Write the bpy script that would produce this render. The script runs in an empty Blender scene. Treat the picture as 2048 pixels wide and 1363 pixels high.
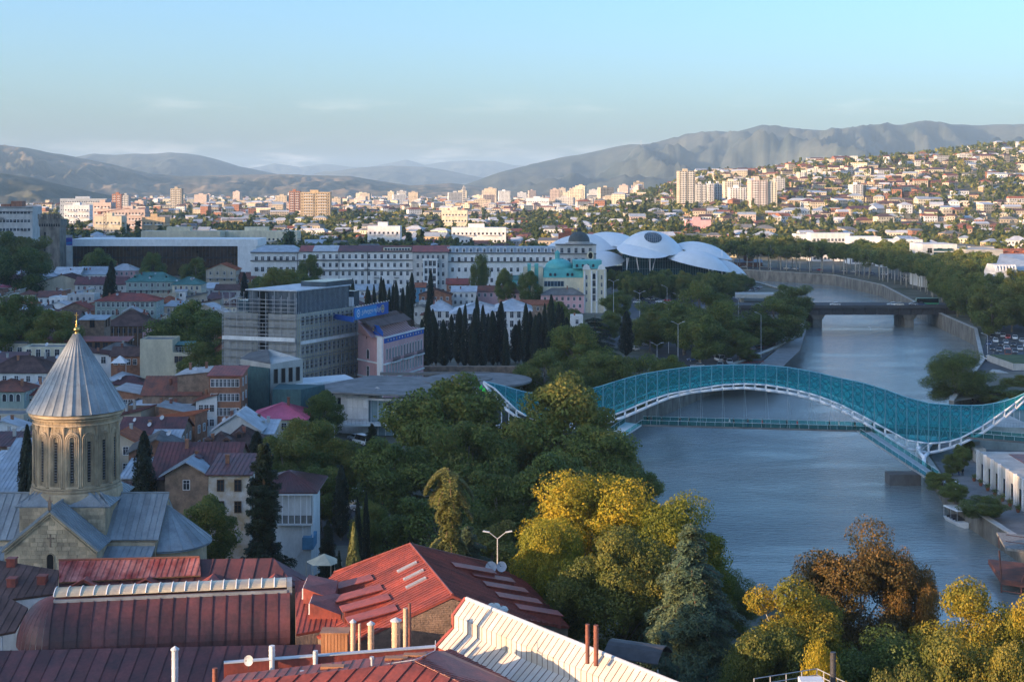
import bpy,math,random
import numpy as np
from mathutils import Vector,Matrix
from mathutils import noise as mnoise
S=bpy.context.scene
COL=S.collection
R=math.radians
random.seed(7)
rng=np.random.default_rng(7)
# camera
F,H,HY=2844.0,62.0,375.0
cam=bpy.data.cameras.new('camera')
cam.lens=50.0;cam.sensor_width=36.0;cam.sensor_fit='HORIZONTAL'
cam.shift_y=-(681.5-HY)/2048.0
cam.clip_start=1.0;cam.clip_end=90000.0
co=bpy.data.objects.new('camera',cam);COL.objects.link(co)
co.location=(0,0,H);co.rotation_euler=(R(90),0,0)
S.camera=co
# light
SUN_AZ,SUN_EL=242.0,9.0
sdir=Vector((math.sin(R(SUN_AZ))*math.cos(R(SUN_EL)),math.cos(R(SUN_AZ))*math.cos(R(SUN_EL)),math.sin(R(SUN_EL))))
sl=bpy.data.lights.new('sun','SUN');sl.energy=3.7;sl.angle=R(0.5);sl.color=(1.0,0.66,0.38)
so=bpy.data.objects.new('sun',sl);COL.objects.link(so);so.location=(-300,-100,300)
so.rotation_euler=sdir.to_track_quat('Z','Y').to_euler()
W=bpy.data.worlds.new('World');S.world=W;W.use_nodes=True
nt=W.node_tree;nt.nodes.clear()
wo=nt.nodes.new('ShaderNodeOutputWorld');bg=nt.nodes.new('ShaderNodeBackground')
sky=nt.nodes.new('ShaderNodeTexSky');sky.sky_type='NISHITA';sky.sun_disc=False
sky.sun_elevation=R(SUN_EL);sky.sun_rotation=R(SUN_AZ)
sky.altitude=300;sky.air_density=1.0;sky.dust_density=3.0;sky.ozone_density=4.0
bg.inputs['Strength'].default_value=0.14
def wn(t,**k):
 n=nt.nodes.new(t)
 for a,b in k.items():setattr(n,a,b)
 return n
tc=wn('ShaderNodeTexCoord');sep=wn('ShaderNodeSeparateXYZ');nt.links.new(tc.outputs['Generated'],sep.inputs[0])
mp=wn('ShaderNodeMapping');mp.inputs['Scale'].default_value=(9,9,60);nt.links.new(tc.outputs['Generated'],mp.inputs[0])
nz=wn('ShaderNodeTexNoise');nz.inputs['Scale'].default_value=1.6;nz.inputs['Detail'].default_value=8;nz.inputs['Roughness'].default_value=0.62
nt.links.new(mp.outputs[0],nz.inputs[0])
cr=wn('ShaderNodeValToRGB');cr.color_ramp.elements[0].position=0.50;cr.color_ramp.elements[1].position=0.66
nt.links.new(nz.outputs[0],cr.inputs[0])
band=wn('ShaderNodeValToRGB');e=band.color_ramp.elements
e[0].position=0.005;e[0].color=(0,0,0,1);e[1].position=0.016;e[1].color=(.26,.26,.26,1)
x=e.new(0.026);x.color=(.1,.1,.1,1);x=e.new(0.036);x.color=(0.0,0.0,0.0,1)
x=e.new(0.05);x.color=(0.0,0.0,0.0,1);x=e.new(0.056);x.color=(0.05,0.05,0.05,1);x=e.new(0.064);x.color=(0,0,0,1)
nt.links.new(sep.outputs[2],band.inputs[0])
mu=wn('ShaderNodeMath',operation='MULTIPLY');nt.links.new(cr.outputs[0],mu.inputs[0]);nt.links.new(band.outputs[0],mu.inputs[1])
mx=wn('ShaderNodeMixRGB');nt.links.new(mu.outputs[0],mx.inputs[0]);nt.links.new(sky.outputs[0],mx.inputs[1])
mx.inputs[2].default_value=(10.5,8.6,7.6,1)
nt.links.new(mx.outputs[0],bg.inputs['Color']);nt.links.new(bg.outputs[0],wo.inputs[0])
S.view_settings.view_transform='Standard';S.view_settings.look='None'
S.view_settings.gamma=1.0;S.view_settings.exposure=1.72;S.view_settings.use_curve_mapping=False
S.cycles.max_bounces=5;S.cycles.diffuse_bounces=2;S.cycles.glossy_bounces=3;S.cycles.transmission_bounces=3
S.cycles.transparent_max_bounces=12;S.cycles.volume_bounces=0
S.cycles.use_adaptive_sampling=True
S.cycles.caustics_reflective=False;S.cycles.caustics_refractive=False
# photo pixel -> place
def AT(px,py,Y):return Vector(((px-1024)/F*Y,Y,H-(py-HY)/F*Y))
def YZ(py,z):return(H-z)*F/(py-HY)
def GR(px,py,z=6.0):
 Y=YZ(py,z);return Vector(((px-1024)/F*Y,Y,z))
def XP(px,Y):return(px-1024)/F*Y
def ZP(py,Y):return H-(py-HY)/F*Y
def PX(x,Y):return 1024+x*F/Y
def PYX(z,Y):return HY+(H-z)*F/Y
# materials
MATS={}
def nmat(name):
 m=bpy.data.materials.new(name);m.use_nodes=True;MATS[name]=m
 return m,m.node_tree,m.node_tree.nodes['Principled BSDF']
def mat(name,col,rough=0.7,var=0.25,scale=0.6,metal=0.0,bump=0.0,bscale=4.0,col2=None,spec=0.3,objvar=0.12,streak=0.0,fine=0.15):
 if name in MATS:return MATS[name]
 m,t,b=nmat(name);N=t.nodes.new;L=t.links.new
 geo=N('ShaderNodeNewGeometry')
 mp=N('ShaderNodeMapping');mp.inputs['Scale'].default_value=(1,1,1-0.75*streak);L(geo.outputs['Position'],mp.inputs[0])
 n1=N('ShaderNodeTexNoise');n1.inputs['Scale'].default_value=scale;n1.inputs['Detail'].default_value=6;n1.inputs['Roughness'].default_value=0.65
 L(mp.outputs[0],n1.inputs[0])
 r1=N('ShaderNodeValToRGB');r1.color_ramp.elements[0].position=0.36;r1.color_ramp.elements[1].position=0.66
 c=np.array(col[:3]);c2=np.array(col2)if col2 else c*(1-var)
 r1.color_ramp.elements[0].color=(*c2,1);r1.color_ramp.elements[1].color=(*np.minimum(c*(1+var*.4),.95),1)
 L(n1.outputs[0],r1.inputs[0])
 n2=N('ShaderNodeTexNoise');n2.inputs['Scale'].default_value=scale*9;n2.inputs['Detail'].default_value=3;L(mp.outputs[0],n2.inputs[0])
 oi=N('ShaderNodeObjectInfo')
 ma=N('ShaderNodeMath');ma.operation='MULTIPLY_ADD';L(n2.outputs[0],ma.inputs[0]);ma.inputs[1].default_value=fine*2;ma.inputs[2].default_value=1-fine
 mb_=N('ShaderNodeMath');mb_.operation='MULTIPLY_ADD';L(oi.outputs['Random'],mb_.inputs[0]);mb_.inputs[1].default_value=objvar*2;mb_.inputs[2].default_value=1-objvar
 mc=N('ShaderNodeMath');mc.operation='MULTIPLY';L(ma.outputs[0],mc.inputs[0]);L(mb_.outputs[0],mc.inputs[1])
 hsv=N('ShaderNodeHueSaturation');L(r1.outputs[0],hsv.inputs['Color']);L(mc.outputs[0],hsv.inputs['Value'])
 L(hsv.outputs[0],b.inputs['Base Color'])
 b.inputs['Roughness'].default_value=rough;b.inputs['Metallic'].default_value=metal
 b.inputs['Specular IOR Level'].default_value=spec
 if bump:
  n3=N('ShaderNodeTexNoise');n3.inputs['Scale'].default_value=bscale;n3.inputs['Detail'].default_value=4;L(geo.outputs['Position'],n3.inputs[0])
  bp=N('ShaderNodeBump');bp.inputs['Strength'].default_value=bump;bp.inputs['Distance'].default_value=0.1
  L(n3.outputs[0],bp.inputs['Height']);L(bp.outputs[0],b.inputs['Normal'])
 return m
def glass(name,col,rough=0.12,spec=0.8):
 m,t,b=nmat(name)
 N=t.nodes.new;L=t.links.new
 oi=N('ShaderNodeObjectInfo');geo=N('ShaderNodeNewGeometry');n=N('ShaderNodeTexNoise');n.inputs['Scale'].default_value=0.35
 L(geo.outputs['Position'],n.inputs[0])
 a=N('ShaderNodeMath');a.operation='ADD';L(oi.outputs['Random'],a.inputs[0]);L(n.outputs[0],a.inputs[1])
 h=N('ShaderNodeHueSaturation');h.inputs['Color'].default_value=(*col,1);L(a.outputs[0],h.inputs['Value'])
 L(h.outputs[0],b.inputs['Base Color'])
 b.inputs['Roughness'].default_value=rough;b.inputs['Specular IOR Level'].default_value=spec
 return m
# mesh building
ORG={}
class MB:
 def __init__(s):s.v=[];s.f=[];s.mi=[];s.m=0;s.sm=[];s.smooth=False
 def add(s,vs,fs):
  o=len(s.v);s.v.extend([tuple(p)for p in vs])
  for f in fs:s.f.append(tuple(i+o for i in f));s.mi.append(s.m);s.sm.append(s.smooth)
 def face(s,pts):s.add(pts,[tuple(range(len(pts)))])
 def hexa(s,p):
  s.add(p,[(0,3,2,1),(4,5,6,7),(0,1,5,4),(1,2,6,5),(2,3,7,6),(3,0,4,7)])
 def box(s,x0,x1,y0,y1,z0,z1):
  s.hexa([(x0,y0,z0),(x1,y0,z0),(x1,y1,z0),(x0,y1,z0),(x0,y0,z1),(x1,y0,z1),(x1,y1,z1),(x0,y1,z1)])
 def obox(s,c,ux,w,d,h,z0=0.0):
  ux=Vector((ux[0],ux[1],0));uy=Vector((-ux[1],ux[0],0));c=Vector((c[0],c[1],0))
  q=[c-ux*w/2-uy*d/2,c+ux*w/2-uy*d/2,c+ux*w/2+uy*d/2,c-ux*w/2+uy*d/2]
  s.hexa([(p.x,p.y,z0)for p in q]+[(p.x,p.y,z0+h)for p in q])
 def prism(s,pts,off):
  n=len(pts);off=Vector(off)
  vs=[Vector(p)for p in pts]+[Vector(p)+off for p in pts]
  s.add(vs,[tuple(range(n-1,-1,-1)),tuple(range(n,2*n))]+[(i,(i+1)%n,n+(i+1)%n,n+i)for i in range(n)])
 def tube(s,a,b,r0,r1=None,n=6,cap=True):
  a=Vector(a);b=Vector(b);r1=r0 if r1 is None else r1
  d=(b-a)
  if d.length<1e-6:return
  d.normalize();u=d.orthogonal().normalized();w=d.cross(u)
  vs=[]
  for p,r in((a,r0),(b,r1)):
   for i in range(n):
    t=2*math.pi*i/n;vs.append(p+(u*math.cos(t)+w*math.sin(t))*r)
  fs=[(i,(i+1)%n,n+(i+1)%n,n+i)for i in range(n)]
  if cap:fs+=[tuple(range(n-1,-1,-1)),tuple(range(n,2*n))]
  s.add(vs,fs)
 def path(s,pts,r,n=6):
  for a,b in zip(pts[:-1],pts[1:]):s.tube(a,b,r,r,n)
 def lathe(s,prof,c,n=24,a0=0,a1=2*math.pi,cap=False):
  full=abs(a1-a0)>6.28;k=n if full else n+1;vs=[]
  for r,z in prof:
   for i in range(k):
    t=a0+(a1-a0)*i/n;vs.append((c[0]+r*math.cos(t),c[1]+r*math.sin(t),c[2]+z))
  fs=[]
  for j in range(len(prof)-1):
   for i in range(n):
    i2=(i+1)%k;fs.append((j*k+i,j*k+i2,(j+1)*k+i2,(j+1)*k+i))
  s.add(vs,fs)
 def build(s,name,mats,parent=None,**kw):
  o0=ORG.get(parent.name,Vector((0,0,0)))if parent else Vector(kw.pop('loc',(0,0,0)))
  me=bpy.data.meshes.new(name)
  me.from_pydata([(a-o0[0],b-o0[1],c-o0[2])for a,b,c in s.v],[],s.f)
  for m in(mats if isinstance(mats,(list,tuple))else[mats]):me.materials.append(m)
  if any(s.mi):me.polygons.foreach_set('material_index',s.mi)
  if any(s.sm):me.polygons.foreach_set('use_smooth',s.sm)
  me.update()
  return link(name,me,parent,o0,**kw)
def link(name,me,parent,o0=Vector((0,0,0)),label=None,cat=None,group=None,kind=None):
 o=bpy.data.objects.new(name,me);COL.objects.link(o)
 if parent:o.parent=parent
 else:o.location=o0
 ORG[o.name]=Vector(o0)
 if label:o['label']=label
 if cat:o['category']=cat
 if group:o['group']=group
 if kind:o['kind']=kind
 return o
def thing(name,label,cat,loc,group=None,rot=0.0):
 o=bpy.data.objects.new(name,None);COL.objects.link(o);o.location=loc;o.rotation_euler=(0,0,rot);o.empty_display_size=1
 o['label']=label;o['category']=cat
 if group:o['group']=group
 ORG[o.name]=Vector(loc)
 return o
def inst(name,me,parent,loc,rz=0.0,sc=None,label=None):
 o=bpy.data.objects.new(name,me);COL.objects.link(o);o.parent=parent
 o.location=Vector(loc)-ORG[parent.name];o.rotation_euler=(0,0,rz)
 if sc is not None:o.scale=sc
 ORG[o.name]=ORG[parent.name]
 if label:o['label']=label
 return o
def dup(root,loc,rz=0.0,sc=1.0,label=None):
 r=root.copy();COL.objects.link(r);r.location=loc;r.rotation_euler=(0,0,rz);r.scale=(sc,sc,sc)if not hasattr(sc,'__len__')else sc
 if label:r['label']=label
 for ch in list(root.children):
  c=ch.copy();COL.objects.link(c);c.parent=r
  for g in ch.children:
   d=g.copy();COL.objects.link(d);d.parent=c
 return r
# pieces: cut a flat convex polygon into laid pieces
def clip2(poly,a,b,c):
 out=[]
 for i in range(len(poly)):
  p,q=poly[i],poly[(i+1)%len(poly)]
  dp=a*p[0]+b*p[1]-c;dq=a*q[0]+b*q[1]-c
  if dp<=0:out.append(p)
  if(dp<0<dq)or(dq<0<dp):
   t=dp/(dp-dq);out.append((p[0]+(q[0]-p[0])*t,p[1]+(q[1]-p[1])*t))
 return out
def area2(p):return abs(sum(p[i][0]*p[(i+1)%len(p)][1]-p[(i+1)%len(p)][0]*p[i][1]for i in range(len(p))))/2
def pieces(poly,vdir,wu,wv,thick,mt,parent,name='panel',gap=0.01,rib=0.0,ribw=0.05,stagger=False,jit=0.0,rnd=0.0,join=False,lift=0.0):
 """poly: convex 3D polygon seen counter-clockwise from outside; vdir: direction down/along a piece; wu/wv piece sizes (wv=None: full strips)"""
 P=[Vector(p)for p in poly];n=Vector((0,0,0))
 for i in range(1,len(P)-1):n+=(P[i]-P[0]).cross(P[i+1]-P[0])
 n.normalize();v=Vector(vdir);v=(v-n*v.dot(n)).normalized();u=v.cross(n).normalized();o=P[0]
 q=[((p-o).dot(u),(p-o).dot(v))for p in P]
 u0,u1=min(a for a,_ in q),max(a for a,_ in q);v0,v1=min(b for _,b in q),max(b for _,b in q)
 nv=1 if wv is None else max(1,round((v1-v0)/wv));hv=(v1-v0)/nv
 J=MB()if join else None;out=[]
 for j in range(nv):
  a=u0-(wu*(0.5 if(j%2 and stagger)else 0))-(random.random()*wu*.3 if rnd else 0)
  while a<u1:
   w=wu*(1+(random.uniform(-rnd,rnd)if rnd else 0))
   c=clip2(q,-1,0,-(a+gap/2));c=clip2(c,1,0,a+w-gap/2)if c else c
   c=clip2(c,0,-1,-(v0+j*hv+(gap/2 if nv>1 else 0)))if c else c
   c=clip2(c,0,1,v0+(j+1)*hv-(gap/2 if nv>1 else 0))if c else c
   a+=w
   if len(c)<3 or area2(c)<0.02*wu*min(hv,3):continue
   m=J or MB();t=thick+(random.uniform(-jit,jit)if jit else 0)
   pts=[o+u*x+v*y+n*lift for x,y in c]
   m.prism(pts,n*t)
   if rib:
    x1=a-gap/2-ribw
    cc=clip2(c,-1,0,-x1)
    if len(cc)>2:m.prism([o+u*x+v*y+n*(t+lift)for x,y in cc],n*rib)
   if not J:out.append(m.build(name,mt,parent))
 if J:out.append(J.build(name,mt,parent,kind='stuff'))
 return out
from mathutils.geometry import tessellate_polygon
# common materials
M=MATS
mat('ground_mix',(.16,.15,.13),.95,.4,.05,bump=.3,col2=(.07,.08,.045))
mat('asphalt',(.075,.078,.085),.85,.25,.15,bump=.2,bscale=8)
mat('paving',(.24,.235,.23),.85,.25,.4,bump=.2)
mat('stone_bank',(.21,.19,.16),.9,.5,.35,bump=.5,bscale=3,streak=.8)
mat('concrete',(.45,.44,.41),.85,.25,.3,streak=.7,bump=.15)
mat('concrete_dark',(.17,.165,.16),.85,.3,.3,streak=.7)
mat('white_paint',(.78,.78,.78),.5,.12,.5,streak=.6)
mat('white_wall',(.76,.75,.73),.8,.18,.4,streak=.8)
mat('steel_white',(.80,.81,.84),.35,.06,.6,spec=.5)
mat('steel_grey',(.42,.43,.45),.45,.2,1,spec=.5)
mat('dark_metal',(.06,.06,.065),.5,.3,1)
mat('pale_metal',(.55,.56,.58),.42,.18,.4,spec=.5,streak=.5)
mat('red_roof',(.34,.075,.05),.5,.32,.45,spec=.4,streak=.5,bump=.14,col2=(.19,.055,.045),fine=.4,objvar=.22)
mat('maroon_roof',(.15,.05,.048),.5,.34,.4,spec=.4,streak=.5,bump=.14,bscale=2,col2=(.075,.038,.04),fine=.4,objvar=.25)
mat('rust_roof',(.25,.085,.055),.75,.5,.5,col2=(.13,.07,.06),bump=.2)
mat('tile_roof',(.38,.13,.07),.85,.4,.6,bump=.3)
mat('brown_roof',(.13,.075,.065),.7,.4,.5,bump=.15)
mat('blue_grey_roof',(.36,.41,.46),.45,.3,.4,spec=.5,col2=(.27,.30,.33))
mat('church_roof',(.29,.32,.34),.45,.2,.5,spec=.5,streak=.3,bump=.08,col2=(.20,.22,.235),fine=.22)
mat('green_roof',(.09,.24,.22),.5,.3,.4,spec=.4)
mat('teal_roof',(.10,.42,.40),.5,.2,.4,spec=.4)
mat('pink_roof',(.55,.12,.20),.5,.2,.4)
mat('flat_roof',(.20,.20,.20),.9,.35,.3,bump=.2)
mat('light_roof',(.55,.57,.60),.6,.25,.4)
mat('brick_wall',(.36,.17,.105),.9,.35,.8,bump=.4,bscale=5)
mat('old_brick',(.30,.20,.14),.9,.45,.7,col2=(.17,.12,.09),bump=.5,bscale=5)
mat('sand_stone',(.58,.44,.285),.85,.3,.6,col2=(.34,.265,.18),bump=.35,bscale=2.5,streak=.5,objvar=.24)
mat('cream_wall',(.70,.63,.47),.85,.22,.3,streak=.8)
mat('beige_wall',(.50,.43,.33),.85,.25,.3,streak=.8)
mat('ochre_wall',(.48,.36,.22),.85,.25,.3,streak=.8)
mat('grey_wall',(.52,.51,.49),.85,.25,.3,streak=.8)
mat('pink_wall',(.66,.38,.38),.8,.16,.3,streak=.8)
mat('rose_wall',(.58,.46,.40),.85,.2,.3,streak=.8)
mat('peel_wall',(.52,.50,.48),.9,.4,.5,col2=(.42,.31,.19),bump=.4)
mat('green_wall',(.34,.42,.38),.85,.2,.3,streak=.8)
mat('blue_wall',(.10,.27,.42),.7,.2,.5)
mat('wood',(.16,.095,.055),.8,.35,2)
mat('grey_wood',(.24,.24,.23),.85,.4,2,streak=.8)
mat('black',(.012,.012,.014),.7,.2,1)
mat('gold',(.80,.52,.16),.3,.1,1,metal=1.0)
mat('banner_blue',(.015,.10,.42),.6,.1,.3)
mat('banner_light',(.03,.26,.62),.6,.1,.3)
mat('banner_gold',(.75,.52,.08),.6,.1,.3)
mat('bark',(.30,.26,.21),.9,.4,1.2,col2=(.14,.11,.09),bump=.5)
mat('pale_bark',(.48,.45,.40),.9,.3,1.2,bump=.3)
glass('window_glass',(.035,.042,.055))
glass('dark_glass',(.012,.018,.022),.08)
glass('amber_glass',(.10,.055,.018),.10)
glass('teal_facade',(.02,.085,.105),.1)
WALLS=['cream_wall','beige_wall','ochre_wall','grey_wall','white_wall','brick_wall','rose_wall','beige_wall','cream_wall','beige_wall']
ROOFS=['rust_roof','maroon_roof','blue_grey_roof','rust_roof','brown_roof','tile_roof','blue_grey_roof','light_roof','flat_roof','pale_metal','brown_roof']
m,t,b=nmat('river_water')
g=t.nodes.new('ShaderNodeNewGeometry');mp=t.nodes.new('ShaderNodeMapping');mp.inputs['Scale'].default_value=(.35,1.0,1);mp.inputs['Rotation'].default_value=(0,0,R(-12))
t.links.new(g.outputs['Position'],mp.inputs[0])
n1=t.nodes.new('ShaderNodeTexNoise');n1.inputs['Scale'].default_value=1.1;n1.inputs['Detail'].default_value=5;n1.inputs['Roughness'].default_value=.6;t.links.new(mp.outputs[0],n1.inputs[0])
n2=t.nodes.new('ShaderNodeTexNoise');n2.inputs['Scale'].default_value=.05;n2.inputs['Detail'].default_value=4;n2.inputs['Distortion'].default_value=1.2;t.links.new(mp.outputs[0],n2.inputs[0])
mm=t.nodes.new('ShaderNodeMapRange');t.links.new(n2.outputs[0],mm.inputs[0]);mm.inputs[1].default_value=.35;mm.inputs[2].default_value=.65;mm.inputs[3].default_value=.25;mm.inputs[4].default_value=.8
bp=t.nodes.new('ShaderNodeBump');bp.inputs['Distance'].default_value=.55;t.links.new(mm.outputs[0],bp.inputs['Strength']);t.links.new(n1.outputs[0],bp.inputs['Height'])
t.links.new(bp.outputs[0],b.inputs['Normal']);b.inputs['Base Color'].default_value=(.24,.275,.265,1);b.inputs['Roughness'].default_value=.1
b.inputs['IOR'].default_value=1.45;b.inputs['Specular IOR Level'].default_value=.7
# river plan (waterlines, near to far)
LB=[(160,60),(130,110),(100,150),(54,168),(28,200),(2,282),(13,320),(27,356),(59,425),(88,485),(108,534),(124,600),(135,665),(148,784),(142,868),(87,895),(-30,905),(-200,920)]
RB=[(215,60),(170,100),(125,160),(92,200),(84,235),(83,269),(90,312),(114,371),(151,458),(182,560),(193,673),(211,812),(204,904),(176,938),(154,963),(96,990),(-30,1010),(-200,1030)]
def poly_mesh(name,pts,z,mt,**kw):
 vs=[Vector((x,y,z))for x,y in pts];tri=tessellate_polygon([vs])
 b=MB();fs=[]
 for a in tri:
  p=[vs[i]for i in a]
  if(p[1]-p[0]).cross(p[2]-p[0]).z<0:a=(a[0],a[2],a[1])
  fs.append(tuple(a))
 b.add(vs,fs);return b.build(name,mt,**kw)
out=[(-2600,-60),(160,-60)]+LB+RB[:6:-1]+[(150,400),(2600,400),(2600,1100),(-2600,1100)]
poly_mesh('ground',out,6.0,M['ground_mix'],kind='structure')
poly_mesh('low_bank',[(215,-60)]+RB[:8]+[(150,400),(2600,400),(2600,-60)],3.0,M['ground_mix'],kind='structure')
poly_mesh('river',LB+RB[::-1],0.0,M['river_water'],kind='structure')
def wall_along(pts,z0,z1,w,mt,name,label,cat,side=1,cap=None):
 b=MB();n=len(pts);L_,R_=[],[]
 for i,p in enumerate(pts):
  a=Vector(pts[max(0,i-1)]);c=Vector(pts[min(n-1,i+1)]);d=(c-a).normalized();q=Vector((-d.y,d.x))*side
  L_.append(Vector(p));R_.append(Vector(p)+q*w)
 for i in range(n-1):
  a,c,d,e=L_[i],L_[i+1],R_[i+1],R_[i]
  b.hexa([(a.x,a.y,z0),(c.x,c.y,z0),(d.x,d.y,z0),(e.x,e.y,z0),(a.x,a.y,z1),(c.x,c.y,z1),(d.x,d.y,z1),(e.x,e.y,z1)])
 t_=thing(name,label,cat,(pts[0][0],pts[0][1],z0))
 b.build('wall',mt,t_)
 if cap:
  b=MB()
  for i in range(n-1):
   L=(L_[i+1]-L_[i]).length;k=max(1,int(L/3.2))
   for j in range(k):
    a=L_[i].lerp(L_[i+1],j/k);c=L_[i].lerp(L_[i+1],(j+.985)/k);d=R_[i].lerp(R_[i+1],(j+.985)/k);e=R_[i].lerp(R_[i+1],j/k)
    o=(a-e).normalized()*.1;a=a+o;c=c+o
    zt=z1+.22+random.uniform(-.02,.02)
    b.hexa([(a.x,a.y,z1+.003),(c.x,c.y,z1+.003),(d.x,d.y,z1+.003),(e.x,e.y,z1+.003),(a.x,a.y,zt),(c.x,c.y,zt),(d.x,d.y,zt),(e.x,e.y,zt)])
  b.build('coping',cap,t_,kind='stuff')
 return t_
wall_along(LB[:-2],-3,6.5,1.2,M['stone_bank'],'river_wall','stone embankment wall along the left bank with the riverside trees','wall',1,M['concrete'])
wall_along(RB[7:-2],-3,6.5,1.2,M['stone_bank'],'river_wall','stone embankment wall along the right bank from the round tree to the bend','wall',-1,M['concrete'])
wall_along(RB[3:8],-3,3.6,1.0,M['stone_bank'],'river_wall','lower stone embankment wall beside the promenade and the moored boat','wall',-1,M['concrete'])
poly_mesh('riverbed',[(-2600,-60),(2600,-60),(2600,1100),(-2600,1100)],-3.0,M['ground_mix'],kind='structure')
# far terrain: plain and right-hand hill
CR=[(-900,8),(1000,8),(1150,14),(1250,30),(1320,55),(1400,84),(1500,90),(1620,106),(1740,112),(1850,121),(1950,134),(2048,139),(2300,150),(3000,160)]
CRx,CRz=[a for a,_ in CR],[b for _,b in CR]
def sstep(a,b,x):t=min(1,max(0,(x-a)/(b-a)));return t*t*(3-2*t)
def HGT(x,Y):
 if Y<1100:return 6.0
 px=PX(x,Y);c=float(np.interp(px,CRx,CRz))
 n=mnoise.fractal((x/260,Y/260,3.3),1,2,4)
 up=sstep(1230,2700,Y)*(1-.8*sstep(2700,4600,Y))
 return 6+(c-6)*up+n*min(c,60)*.16*sstep(1250,1800,Y)*(1-sstep(2350,2700,Y)*.8)
mat('hill_ground',(.30,.23,.14),.95,.4,.012,col2=(.10,.105,.05),bump=.2,fine=.3)
b=MB();b.smooth=True;ys=[1100*(1.035**k)for k in range(54)];pxs=list(range(-1500,3561,44))
b.add([(XP(p,Y),Y,HGT(XP(p,Y),Y))for Y in ys for p in pxs],[(j*len(pxs)+i,j*len(pxs)+i+1,(j+1)*len(pxs)+i+1,(j+1)*len(pxs)+i)for j in range(len(ys)-1)for i in range(len(pxs)-1)])
b.build('far_ground',M['hill_ground'],kind='structure')
b=MB();b.face([(-40000,6700,5.5),(40000,6700,5.5),(40000,34000,5.5),(-40000,34000,5.5)]);b.build('plain',M['hill_ground'],kind='structure')
def sn(P):s_=Vector((math.sin(R(SUN_AZ)),math.cos(R(SUN_AZ))));return s_
RS=Vector((math.sin(R(SUN_AZ)),math.cos(R(SUN_AZ))));RN=Vector((RS.y,-RS.x))if RS.y*0-RS.x>0 else Vector((-RS.y,RS.x))
RQ=[(-400,92),(90,91),(120,92.5),(152,93.5),(162,96),(174,103),(186,105),(200,108),(218,113),(240,130),(400,162),(600,186),(720,194),(830,186),(930,172),(1080,156),(1300,140),(1500,118),(1900,100),(2400,60)]  # crest heights of the out-of-view ridge, shaped for the shadow it casts
def ridge():
 b=MB();b.smooth=True;prof=[(-260,0),(-180,.30),(-120,.55),(-60,.82),(-20,.97),(0,1),(60,.96),(200,.7),(420,.3),(700,0)]
 qs=list(range(-400,2401,20));vs=[]
 for q in qs:
  zc=float(np.interp(q,[a for a,_ in RQ],[c for _,c in RQ]))
  zc+=mnoise.fractal((q/60,1.7,0),1,2,4)*3
  for d,k in prof:
   p=RS*(420+d+mnoise.noise((q/90,d/90,2))*25*(1-k))+RN*q
   vs.append((p.x,p.y,4.5+(zc-4.5)*k+(mnoise.noise((q/30,d/30,5))*5*(1 if 0<k<.97 else 0))))
 n=len(prof);b.add(vs,[(j*n+i,(j+1)*n+i,(j+1)*n+i+1,j*n+i+1)for j in range(len(qs)-1)for i in range(n-1)])
 b.build('shadow_ridge',M['hill_ground'],kind='structure')
ridge()
def ridge_shade_trees():  # unseen trees added along the crest to dapple the ridge shadow
 P=[];Nn=[];r=np.random.default_rng(4)
 for q in np.arange(172,420,7.5):
  q+=r.uniform(-3,3);zc=float(np.interp(q,[a for a,_ in RQ],[c for _,c in RQ]))+r.uniform(-3,0);p=RS*(420+r.uniform(-12,12))+RN*q;h=r.uniform(3,7.5);n=260;d=r.normal(size=(n,3));d/=np.linalg.norm(d,axis=1,keepdims=True)
  P.append(np.array([p.x,p.y,zc+h*.5])+d*np.array([h*.45,h*.45,h*.6]));Nn.append(d)
 return np.concatenate(P),np.concatenate(Nn)
b=MB();b.smooth=True;vs=[];A=[(0,60.0),(6,59.5),(14,54),(24,42),(40,22),(60,6),(70,5)]
b.add([(r*math.cos(a*R(20)),-10+r*.8*math.sin(a*R(20)),z)for r,z in A for a in range(18)],[(j*18+i,(j+1)*18+i,(j+1)*18+(i+1)%18,j*18+(i+1)%18)for j in range(len(A)-1)for i in range(18)])
b.build('viewpoint_hill',M['hill_ground'],kind='structure')
# mountains
mat('mountain_ground',(.10,.105,.085),.95,.3,.0016,col2=(.022,.042,.042),fine=.35)
mat('tan_hill_ground',(.26,.19,.12),.95,.3,.0022,col2=(.045,.062,.05),fine=.3)
mat('dark_hill_ground',(.11,.105,.07),.95,.3,.01,col2=(.05,.06,.035),fine=.3)
def mrange(name,sil,D,front,mt,seed,amp=.22,back=1500,nsc=900.0,dx=9):
 xs=[a for a,_ in sil];zs=[ZP(c,D)for _,c in sil];pxs=list(np.arange(xs[0],xs[-1]+1,dx));rows=[k/26 for k in range(27)]+[1.25,1.6,2.0]
 b=MB();b.smooth=True;vs=[]
 for p in pxs:
  zc=float(np.interp(p,xs,zs));zc+=mnoise.fractal((p/60,seed,0),1,2,4)*(zc-6)*.018
  for r in rows:
   Y=D-front*(1-r)if r<=1 else D+back*(r-1);x=XP(p,Y)
   k=r**1.25 if r<=1 else 1-(r-1)**1.2
   z1=mnoise.fractal((x/170,Y/260,seed),1,2,3)*.035;rid=1+z1*0-abs(mnoise.fractal((x/nsc,Y/nsc/2.2+seed,seed),.8,2.1,7))*2
   z=5+max(0,zc-5)*max(0,k+(rid-.5)*amp*(4*k*(1-k)if r<=1 else 0)*1.1+(z1 if r<.97 else 0))
   vs.append((x,Y,z))
 n=len(rows);b.add(vs,[(i*n+j,(i+1)*n+j,(i+1)*n+j+1,i*n+j+1)for i in range(len(pxs)-1)for j in range(n-1)])
 return b.build(name,mt,kind='structure')
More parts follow.
